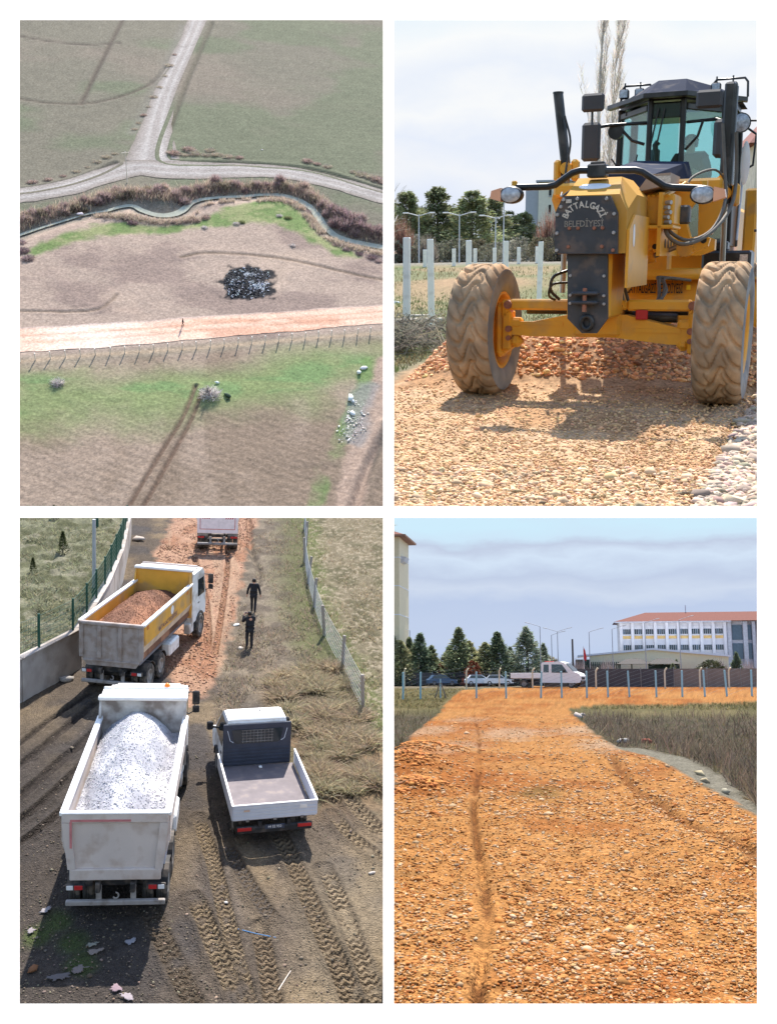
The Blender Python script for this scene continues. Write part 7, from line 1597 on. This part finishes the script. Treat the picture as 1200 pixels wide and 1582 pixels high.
    for i, (px, py) in enumerate(pxs):
        yv = 71 + i * .25; x = (px - 888) / 1600 * yv * 1.0; z = float(ground_h(0, yv))
        o = MB().box((0, 0, .85), (.12, .10, 1.85), None, .015).build('fence_post', M_BLUE); put(o, PL, (x, yv, z), 0, 1, (rg.normal(0, .015), rg.normal(0, .02))); tag(o, 'pale blue fence post at the end of the orange road, %s from the left' % nth(i), 'fence post', 'pale blue posts')
        if prev is not None:
            for k in range(7): wb.bar((*prev, .15 + .25 * k), (x, yv, z + .15 + .25 * k - (z - 0) * 0), .008, .008)
        prev = (x, yv)
        wb_z = z
    tf_m = wb.build('wire', M_WIRE, tf); tf_m.location = (0, 0, .5)
    t = thing('fence_brace', PL, ((688 - 888) / 1600 * 71.6, 71.6, .48), 0, 'dark A shaped brace between two pale blue posts on the left', 'brace')
    for sg in (-1, 1): MB().bar((sg * .38, 0, 0), (sg * .03, 0, 1.05), .08, .08, .01).build('leg', mat('weathered_brace', lin(112, 104, 96), .9), t)
    MB().cyl((0, 0, 0), (0, 0, 1.3), .05, .045, 8).build('post', M_BLUE, t)
    # ---- second fence: cream bent posts before dark screening
    M_CREAMP = mat('cream_concrete_post', lin(208, 198, 172), .85, var=.08)
    for i, px in enumerate((632, 728, 778, 828, 922, 1022, 1072, 1113, 1158)):
        yv = 86; x = (px - 888) / 1600 * yv; z = float(ground_h(0, yv)); o = MB().tube([(0, 0, -.1), (0, 0, 1.15), (.02, -.02, 1.4), (.16, -.1, 1.62)], .065, 6).build('fence_post', M_CREAMP); put(o, PL, (x, yv, z), rg.uniform(-.5, .5)); tag(o, 'cream bent concrete post before the screen fence, %s from the left' % nth(i), 'fence post', 'cream bent posts')
    M_SCR = mat('dark_screen_cloth', lin(84, 82, 84, 1.2), .9, var=.1, scale=2); M_SCR2 = mat('brown_screen_cloth', lin(134, 122, 112, 1.2), .9, var=.12, scale=2)
    ts = thing('screen_fence', PL, (0, 0, 0), 0, 'long dark screened fence in front of the school grounds', 'fence')
    for k in range(12):
        x0 = -15.6 + k * 2.65
        if x0 < -3: MB().box((x0 + 1.3, 97.5 + .3 * (k % 2), 1.22 + .55), (2.7, .04, 1.1)).build('screen_panel', M_SCR, ts)
        else: MB().box((x0 + 1.3, 89.5, 1.1 + .74), (2.6, .04, 1.5)).build('screen_panel', M_SCR if x0 < 8 else M_SCR2, ts)
        MB().cyl((x0, 89.6 if x0 >= -3 else 97.6, 1.0), (x0, 89.6 if x0 >= -3 else 97.6, 2.7 if x0 >= -3 else 2.4), .04, None, 6).build('fence_post', M_WIRE, ts)
    # ---- crew cab truck and parked cars
    M_CLEANW = mat('clean_white_paint', (.82, .82, .82), .4, var=.03)
    def crew(loc, rz):
        t = thing('crew_cab_truck', PL, loc, rz, 'white crew cab flatbed truck standing behind the fences', 'truck')
        prof = [(.0, .42), (0, 1.95), (.1, 2.08), (1.55, 2.12), (1.9, 2.02), (2.6, 1.32), (3.1, 1.15), (3.22, .95), (3.22, .5), (3.1, .4)]
        mb = MB(); mb.prism(prof, 'y', -.9, .9); cb = mb.build('cab', M_CLEANW, t)
        for q in (-1, 1):
            for pts in ([(.16, 1.25), (.62, 1.25), (.62, 1.88), (.2, 1.88)], [(.86, 1.22), (2.2, 1.22), (1.72, 1.88), (.86, 1.9)]): MB().prism(pts, 'y', q * .902, q * .915).build('side_window', M_WIN, cb)
            MB().box((1.9, q * 1.02, 1.35), (.12, .2, .26), None, .03).build('mirror', M_CHASSIS, t)
            MB().box((3.1, q * .68, .92), (.2, .35, .2), None, .03).build('headlight', M_WHITE_LENS, t)
        MB().add([(1.98, -.8, 1.98), (1.98, .8, 1.98), (2.62, .84, 1.34), (2.62, -.84, 1.34)], [(0, 1, 2, 3)]).build('windscreen', M_WIN, cb).location = (.02, 0, .02)
        MB().box((3.225, 0, .78), (.03, 1.1, .22), None, .01).build('grille', M_CHASSIS, cb); MB().box((3.2, 0, .5), (.14, 1.75, .24), None, .04).build('bumper', M_CHASSIS, cb)
        bd = MB().box((-1.35, 0, .78), (2.5, 1.9, .1)).build('bed_floor', M_GREY_BUMPER, t)
        for q in (-1, 1): MB().box((-1.35, q * .95, 1.0), (2.5, .05, .42), None, .01).build('side_board', M_CLEANW, t)
        MB().box((-2.6, 0, 1.0), (.05, 1.9, .42), None, .01).build('tail_board', M_CLEANW, t)
        MB().box((-.4, 0, .55), (4.6, .8, .16)).build('chassis', M_CHASSIS, t)
        for q in (-1, 1):
            for xx in (-1.5, 2.45):
                w = wheel(t, (xx, q * .78, .34), .34, .22, n=20); w.rotation_euler = (0, 0, PI / 2)
        MB().box((.45, 0, 2.14), (.7, .3, .05), None, .02).build('roof_bar', M_RED, cb)
        return t
    yv = 87.6; crew(((846 - 888) / 1600 * yv, yv, 1.04), R(-14))
    def car(loc, rz, col, label):
        t = thing('parked_car', PL, loc, rz, label, 'car', 'cars parked before the conifers', .66)
        m = mat('car_paint', col, .35, var=.04)
        MB().prism([(-2, .3), (-2.02, .75), (-1.85, .92), (-1.1, .95), (1.0, .92), (1.9, .78), (2.02, .5), (1.98, .3)], 'y', -.82, .82).build('body', m, t)
        MB().prism([(-1.7, .94), (-1.25, 1.42), (.25, 1.45), (1.0, .92)], 'y', -.74, .74).build('cabin', m, t)
        for q in (-1, 1): MB().prism([(-1.5, .97), (-1.18, 1.36), (.2, 1.38), (.8, .96)], 'y', q * .742, q * .75).build('side_window', M_WIN, t)
        for q in (-1, 1):
            for xx in (-1.25, 1.25): w = wheel(t, (xx, q * .75, .3), .3, .2, n=16); w.rotation_euler = (0, 0, PI / 2)
            MB().box((2.0, q * .55, .68), (.06, .3, .12), None, .02).build('headlight', M_WHITE_LENS, t)
    for px, yv, cc, rz, lb in ((690, 95, (70, 92, 118), .4, 'blue parked car, leftmost of the parked cars'), (748, 95, (214, 222, 232), .2, 'silver white parked car left of the crew cab truck'), (777, 95, (232, 234, 236), .1, 'white parked car nearest the crew cab truck')):
        car(((px - 888) / 1600 * yv, yv, 1.19), rz, lin(*cc), lb)
    # ---- conifers
    cone = lambda a: (1.02 - a) ** .95 * (.75 + .25 * np.sin(a * 34) ** 2) + .015
    col_ = lambda a: np.clip(.75 + .5 * np.sin(a * 2.6), .1, 1) * (1.03 - a ** 1.6)
    pr = [needle_tree(500 + i, 5.0, r, 6000, lin(*cc, .55), sh, .02, .03) for i, (r, cc, sh) in enumerate(((1.25, (104, 110, 84), cone), (1.3, (122, 122, 92), col_), (1.7, (106, 114, 98), cone), (1.3, (88, 98, 78), cone)))]
    tr = [p[1].build('trunk', M_CHASSIS, None) for p in pr]
    for o in tr: COL.objects.unlink(o)
    sp = [(613, 99, 4.6, 1, 1.54), (627, 98, 4.1, 1, 1.28), (640, 101, 4.5, 0, 1.28), (657, 99, 4.8, 3, 1.54), (674, 100, 3.7, 0, 1.41), (703, 101, 3.7, 3, 1.41), (717, 99, 5.3, 0, 1.73), (733, 100, 4.1, 1, 1.41), (758, 99, 3.9, 1, 1.54), (776, 99, 4.9, 3, 1.66), (795, 100, 3.5, 2, .95), (820, 99, 5.3, 2, 1.54), (845, 100, 3.8, 2, .9)]
    lab = ('broad olive conifer', 'rounded olive conifer', 'slim dark conifer', 'tall dark pointed conifer', 'small dark conifer', 'dark sharp conifer', 'tallest dense conifer', 'rounded olive conifer', 'broad olive conifer', 'dark pointed conifer', 'low grey green spruce', 'open grey green spruce with bare tip', 'short spruce')
    for i, (px, yv, h, k, w) in enumerate(sp):
        t = thing('conifer', PL, ((px - 888) / 1600 * yv, yv, 1.2), rg.uniform(0, 6), lab[i] + ' in the row behind the fence, %s from left' % nth(i), 'tree', 'conifers behind the fence', (w, w, h / 5.0))
        mesh_ob('crown', pr[k][0], M_LEAF, t); q = tr[k].copy(); q.name = 'trunk'; COL.objects.link(q); q.parent = t
    belt = [needle_tree(530 + i, 2.6, 1.6, 3600, lin(*cc, .7), lambda a: np.sqrt(np.clip(1 - a ** 2, .05, 1)) * (.8 + .2 * np.sin(a * 30)), .0, .04) for i, cc in enumerate(((112, 116, 92), (104, 108, 92), (128, 120, 100)))]
    for i, px in enumerate((610, 620, 634, 648, 662, 680, 696, 710, 727, 744, 765, 784, 803, 832, 852)):
        yv = 101 + (i % 3); s = (.95, .8, 1.05, .7)[i % 4]
        t = thing('shrub', PL, ((px - 888) / 1600 * yv, yv, 1.2), rg.uniform(0, 6), 'grey green undergrowth shrub filling the conifer row, %s from the left' % nth(i), 'shrub', 'undergrowth among the conifers', s); mesh_ob('crown', belt[i % 3][0], M_LEAF, t); belt[0][1].build('trunk', M_CHASSIS, t)
    def one(px, yv, k, h, w, label):
        t = thing('conifer', PL, ((px - 888) / 1600 * yv, yv, 1.25), rg.uniform(0, 6), label, 'tree', None, (w, w, h / 5.0)); mesh_ob('crown', pr[k][0], M_LEAF, t); q = tr[k].copy(); q.name = 'trunk'; COL.objects.link(q); q.parent = t
    one(1125, 101, 3, 2.9, .75, 'dark conifer before the glass stair tower of the school'); one(1034, 101, 0, 1.9, .6, 'small dark conifer right of the green canopy'); one(1040, 103, 0, 2.3, .5, 'slim young conifer before the cream hall')
    rb = needle_tree(520, 2.4, 1.6, 4200, lin(92, 96, 70, 1.5), lambda a: np.sqrt(np.clip(1 - a ** 2, .05, 1)), .02, .05)
    t = thing('shrub', PL, ((1088 - 888) / 1600 * 100, 100, 1.25), 0, 'round dark shrub before the right end of the cream hall', 'shrub', None, (1.0, 1.0, .9)); mesh_ob('crown', rb[0], M_LEAF, t); rb[1].build('trunk', M_CHASSIS, t)
    redb = needle_tree(521, 2.2, .9, 2600, lin(140, 78, 58, 1.5), lambda a: np.sqrt(np.clip(1 - a ** 2, .05, 1)), .02, .05)
    for px, yv, lb, s in ((738, 96.5, 'rust red shrub between the conifers', 1.0), (690, 99.5, 'reddish brown shrub left of the tallest conifer', .9)):
        t = thing('shrub', PL, ((px - 888) / 1600 * yv, yv, 1.2), 0, lb, 'shrub', 'rust red shrubs', s); mesh_ob('crown', redb[0], M_LEAF, t); redb[1].build('trunk', M_CHASSIS, t)
    bare = [twig_bush(600 + i, 900, 1.5, 3.3, .022, lin(*cc, 1.1), .2) for i, cc in enumerate(((150, 136, 138), (164, 152, 152)))]
    for i, px in enumerate((690, 704, 742, 752, 868, 882, 896, 910, 926, 940, 1100, 1140)):
        yv = 103 + (i % 3); o = mesh_ob('bare_tree', bare[i % 2], M_TWIG); put(o, PL, ((px - 888) / 1600 * yv, yv, 1.2), rg.uniform(0, 6), (.8, .8, 1.15 if px in (742, 752) else rg.uniform(.75, .95))); tag(o, 'hazy leafless tree behind the fences, %s from the left' % nth(i), 'tree', 'leafless trees behind the fences')
    # ---- lamps, poles, flag
    for i, (px, yv, top, arms, lb) in enumerate(((641, 104, 976, (-1,), 'lamp post beside the left apartment block'), (841, 94, 972, (-1,), 'lamp post with one arm before the open spruce'), (858, 102, 985, (1,), 'far lamp post left of the double lamp'), (867, 99, 980, (-1, 1), 'lamp post with a raised arm on each side'), (914, 100, 981, (1,), 'lamp post left of the cream hall'), (948, 100, 977, (1,), 'lamp post before the left corner of the school'), (996, 99, 968, (1,), 'tall lamp post before the cream hall'), (1046, 100, 964, (1,), 'tall lamp post before the school windows'), (1158, 99, 958, (1,), 'lamp post before the right wing of the school'))):
        z = 1.2; h = 1.8 + (1050 - top) / 1600 * yv - z
        t = thing('street_lamp', PL, ((px - 888) / 1600 * yv, yv, z), 0, lb, 'street lamp', 'street lamps by the school')
        MB().cyl((0, 0, 0), (0, 0, h), .045, .03, 8).build('pole', M_GALV_, t)
        for sg in arms: a = MB().tube([(0, 0, h), (sg * .35, 0, h + .12), (sg * .95, 0, h + .3)], .022, 6).build('arm', M_GALV_, t); MB().box((sg * 1.15, 0, h + .35), (.4, .14, .06), Matrix.Rotation(-sg * .2, 3, 'Y'), .02).build('lamp_head', M_GALV_, a)
    t = thing('utility_pole', PL, ((889 - 888) / 1600 * 98, 98, 1.2), 0, 'short dark wooden pole right of the crew cab truck', 'pole'); MB().cyl((0, 0, 0), (0, 0, 4.2), .1, .08, 8).build('pole', mat('dark_pole', lin(80, 76, 74), .9), t)
    t = thing('flagpole', PL, ((905 - 888) / 1600 * 100, 100, 1.2), 0, 'white flagpole with a limp red flag', 'flagpole'); MB().cyl((0, 0, 0), (0, 0, 3.6), .035, .025, 8).build('pole', M_RIM_WHITE, t)
    MB().prism([(.02, 3.5), (.16, 3.2), (.28, 2.5), (.2, 2.2), (.02, 2.4)], 'y', -.03, .03).build('flag', mat('red_flag', lin(190, 40, 50), .8, var=.15), t)
    # ---- school
    M_SCH = mat('white_render', lin(226, 226, 232), .85, var=.03, scale=1); M_TILE = mat('red_roof_tiles', lin(170, 92, 74, 3.3), .85, var=.15, scale=6); M_OCH = mat('ochre_panel', lin(236, 198, 130), .85); M_GREYC = mat('grey_column', lin(196, 198, 206), .8); M_GL = mat('blue_grey_glass', lin(78, 94, 108), .15, var=.15, spec=.6)
    Y0 = 112.; f = Y0 / 1600; g = lambda px: (px - 888) * f; zz = lambda py: 1.8 + (1050 - py) * f
    t = thing('school', PL, (0, 0, 0), 0, 'long white school with red roof and two rows of windows', 'building')
    xl, xr = g(959), g(1113); mb = MB(); W0 = 16.6 * f; x00 = g(965.5)
    MB().box(((xl + xr) / 2, Y0 + 3, (1.2 + zz(966)) / 2), (xr - xl, 5.6, zz(966) - 1.2)).build('wall', M_SCH, t)
    for k in range(10): MB().box((x00 - .28 + k * W0, Y0 + .05, (1.2 + zz(966)) / 2), (.30, .36, zz(966) - 1.2 - .02)).build('pilaster', M_SCH, t)
    for k in range(9):
        xc = x00 + .28 + k * W0 + .02
        for py, hh in ((980, 10), (1003.5, 10)):
            w = MB().box((xc, Y0 + .17, zz(py)), (.80, .06, hh * f + .3)).build('window', M_SCH, t)
            for q in range(4): MB().box((xc - .3 + q * .2, Y0 + .12, zz(py) - .08), (.15, .05, hh * f * .75)).build('pane', M_WIN if (k * 3 + q) % 5 else M_GL, w)
        if True: MB().box((xc, Y0 + .165, zz(989)), (.84, .05, .34)).build('spandrel', M_OCH, t)
    rf = MB().loft([(xl - .5, Y0 - .4, zz(966)), (g(1240), Y0 - .4, zz(966)), (g(1240), Y0 + 6.5, zz(966)), (xl - .5, Y0 + 6.5, zz(966))], [(g(1000), Y0 + 2.6, zz(950.5)), (g(1240), Y0 + 2.6, zz(950.5)), (g(1240), Y0 + 3.4, zz(950.5)), (g(1000), Y0 + 3.4, zz(950.5))]).build('roof', M_TILE, t)
    MB().box(((xl + g(1118)) / 2 - .2, Y0 - .3, zz(967.2)), (g(1118) - xl + .6, .5, .14)).build('eaves', M_GREYC, t)
    MB().cyl((g(1060), Y0 + 2.6, zz(952)), (g(1060), Y0 + 2.6, zz(940)), .05, None, 6).build('chimney', M_GREYC, rf)
    tw = MB().box((g(1138), Y0 + 3.4, (1.2 + zz(966)) / 2), (g(1162) - g(1113), 5.6, zz(966) - 1.2)).build('stair_tower', M_GREYC, t)
    for px in (1117, 1140, 1152): MB().box((g(px), Y0 + .35, (1.2 + zz(967)) / 2), (.42 if px != 1152 else .3, .6, zz(967) - 1.25)).build('column', M_GREYC, t)
    for a, b, t0, b0 in ((1122, 1137, 972, 994), (1122, 1137, 999, 1022), (1143, 1150, 972, 994), (1143, 1150, 999, 1022)): MB().box((g((a + b) / 2), Y0 + .57, zz((t0 + b0) / 2)), (g(b) - g(a), .06, (b0 - t0) * f)).build('glazing', M_GL, t)
    MB().box((g(1200), Y0 + 2.2, (1.2 + zz(967)) / 2), (g(1242) - g(1156), 5, zz(967) - 1.2)).build('wing', M_SCH, t)
    for py in (983, 1010, 1035): MB().box((g(1172), Y0 - .32, zz(py)), (.8, .06, .9)).build('window', M_GL, t)
    MB().box((g(1163), Y0 - .33, zz(1036)), (.35, .06, 1.1)).build('door', M_WIN, t)
    # ---- cream hall
    Y1 = 105.5; f = Y1 / 1600; g1 = lambda px: (px - 888) * f; z1 = lambda py: 1.8 + (1050 - py) * f
    t = thing('hall', PL, (0, 0, 0), 0, 'low cream hall with a shallow gable standing before the school', 'building')
    MB().prism([(g1(915), 1.2), (g1(1114), 1.2), (g1(1114), z1(1018)), (g1(1006), z1(1008)), (g1(915), z1(1017))], 'y', Y1, Y1 + 4).build('wall', mat('cream_render', lin(236, 226, 192), .85, var=.03), t)
    rf = MB(); rf.loft([(g1(896), Y1 - .35, z1(1018)), (g1(1006), Y1 - .35, z1(1008.3)), (g1(1006), Y1 + 4.3, z1(1008.3)), (g1(896), Y1 + 4.3, z1(1018))], [(g1(896), Y1 - .35, z1(1015.5)), (g1(1006), Y1 - .35, z1(1005.5)), (g1(1006), Y1 + 4.3, z1(1005.5)), (g1(896), Y1 + 4.3, z1(1015.5))])
    rf.loft([(g1(1006), Y1 - .35, z1(1008.3)), (g1(1117), Y1 - .35, z1(1019)), (g1(1117), Y1 + 4.3, z1(1019)), (g1(1006), Y1 + 4.3, z1(1008.3))], [(g1(1006), Y1 - .35, z1(1005.5)), (g1(1117), Y1 - .35, z1(1016.5)), (g1(1117), Y1 + 4.3, z1(1016.5)), (g1(1006), Y1 + 4.3, z1(1005.5))]); rf.build('roof', M_SCH, t)
    M_GRN = mat('dark_green_canopy', lin(34, 62, 54), .7, var=.15)
    t = thing('canopy', PL, (0, 0, 0), 0, 'dark green peaked canopy in front of the cream hall', 'canopy'); Y2 = 102.; f2 = Y2 / 1600; g2 = lambda px: (px - 888) * f2; z2 = lambda py: 1.8 + (1050 - py) * f2
    for a, b in ((953, 1003), (998, 1046)):
        MB().loft([(g2(a), Y2 - .8, z2(1029)), (g2(b), Y2 - .8, z2(1029)), (g2(b), Y2 + 1.6, z2(1029)), (g2(a), Y2 + 1.6, z2(1029))], [(g2((a + b) / 2 - 9), Y2, z2(1021)), (g2((a + b) / 2 + 9), Y2, z2(1021)), (g2((a + b) / 2 + 9), Y2 + .8, z2(1021)), (g2((a + b) / 2 - 9), Y2 + .8, z2(1021))]).build('roof', mat('dark_brown_canopy_roof', lin(66, 62, 60), .8), t)
    for px in (958, 975, 1000, 1020, 1040): MB().cyl((g2(px), Y2, 1.2), (g2(px), Y2, z2(1028)), .06, None, 8).build('post', M_GRN, t)
    MB().box((g2(1022), Y2 + .4, z2(1037)), (2.9, .06, .95)).build('back_wall', M_GRN, t)
    t = thing('picket_fence', PL, (0, 0, 0), 0, 'dark green picket fence at the left end of the cream hall', 'fence')
    for k in range(20): MB().box((g2(898 + k * 3.1), Y2 + 1.4, z2(1036)), (.11, .05, 1.35)).build('picket', M_GRN, t)
    for dz in (-.4, .4): MB().box((g2(928), Y2 + 1.45, z2(1036) + dz), (4.1, .04, .07)).build('rail', M_GRN, t)
    MB().box((g2(904), Y2 + 2, z2(1034)), (1.4, .8, 1.6)).build('shed', M_GRN, t)
    # ---- apartment block at the left edge
    Y3 = 100.; f = Y3 / 1600; g3 = lambda px: (px - 888) * f; z3 = lambda py: 1.8 + (1050 - py) * f
    t = thing('apartment_block', PL, (0, 0, 0), 0, 'tall cream apartment block with red roof at the left edge', 'building')
    xr = g3(624.5); xl = xr - 5
    M_CRM = mat('cream_apartment_render', lin(222, 206, 172), .85, var=.04)
    MB().box(((xl + xr) / 2, Y3 + 3, (1.2 + z3(829)) / 2), (xr - xl, 6, z3(829) - 1.2)).build('wall', M_CRM, t)
    for py in (861, 906, 951): MB().box(((xl + xr) / 2, Y3 + 3, z3(py)), (xr - xl + .05, 6.05, .08)).build('string_course', M_SCH, t)
    rf = MB(); rf.loft([(xl - .7, Y3 - .7, z3(829)), (xr + .72, Y3 - .7, z3(829)), (xr + .72, Y3 + 6.7, z3(829)), (xl - .7, Y3 + 6.7, z3(829))], [(xl - .7, Y3 - .7, z3(826)), (xr + .72, Y3 - .7, z3(826)), (xr + .72, Y3 + 6.7, z3(826)), (xl - .7, Y3 + 6.7, z3(826))]); e = rf.build('eaves', mat('brown_eaves', lin(150, 112, 92), .8), t)
    MB().loft([(xl - .6, Y3 - .6, z3(826)), (xr + .6, Y3 - .6, z3(826)), (xr + .6, Y3 + 6.6, z3(826)), (xl - .6, Y3 + 6.6, z3(826))], [(xl + 2, Y3 + 2, z3(806)), (xr - 2.6, Y3 + 2, z3(806)), (xr - 2.6, Y3 + 4, z3(806)), (xl + 2, Y3 + 4, z3(806))]).build('roof', M_TILE, t)
    b = MB().loft([(xr, Y3 + 1, z3(868)), (xr + .3, Y3 + 1, z3(866)), (xr + .3, Y3 + 3, z3(866)), (xr, Y3 + 3, z3(868))], [(xr, Y3 + 1, z3(857)), (xr + .55, Y3 + 1, z3(859)), (xr + .55, Y3 + 3, z3(859)), (xr, Y3 + 3, z3(857))]).build('balcony_canopy', M_GREYC, t)
M_GALV_ = mat('grey_lamp_steel', lin(150, 156, 166), .5)
newroad()
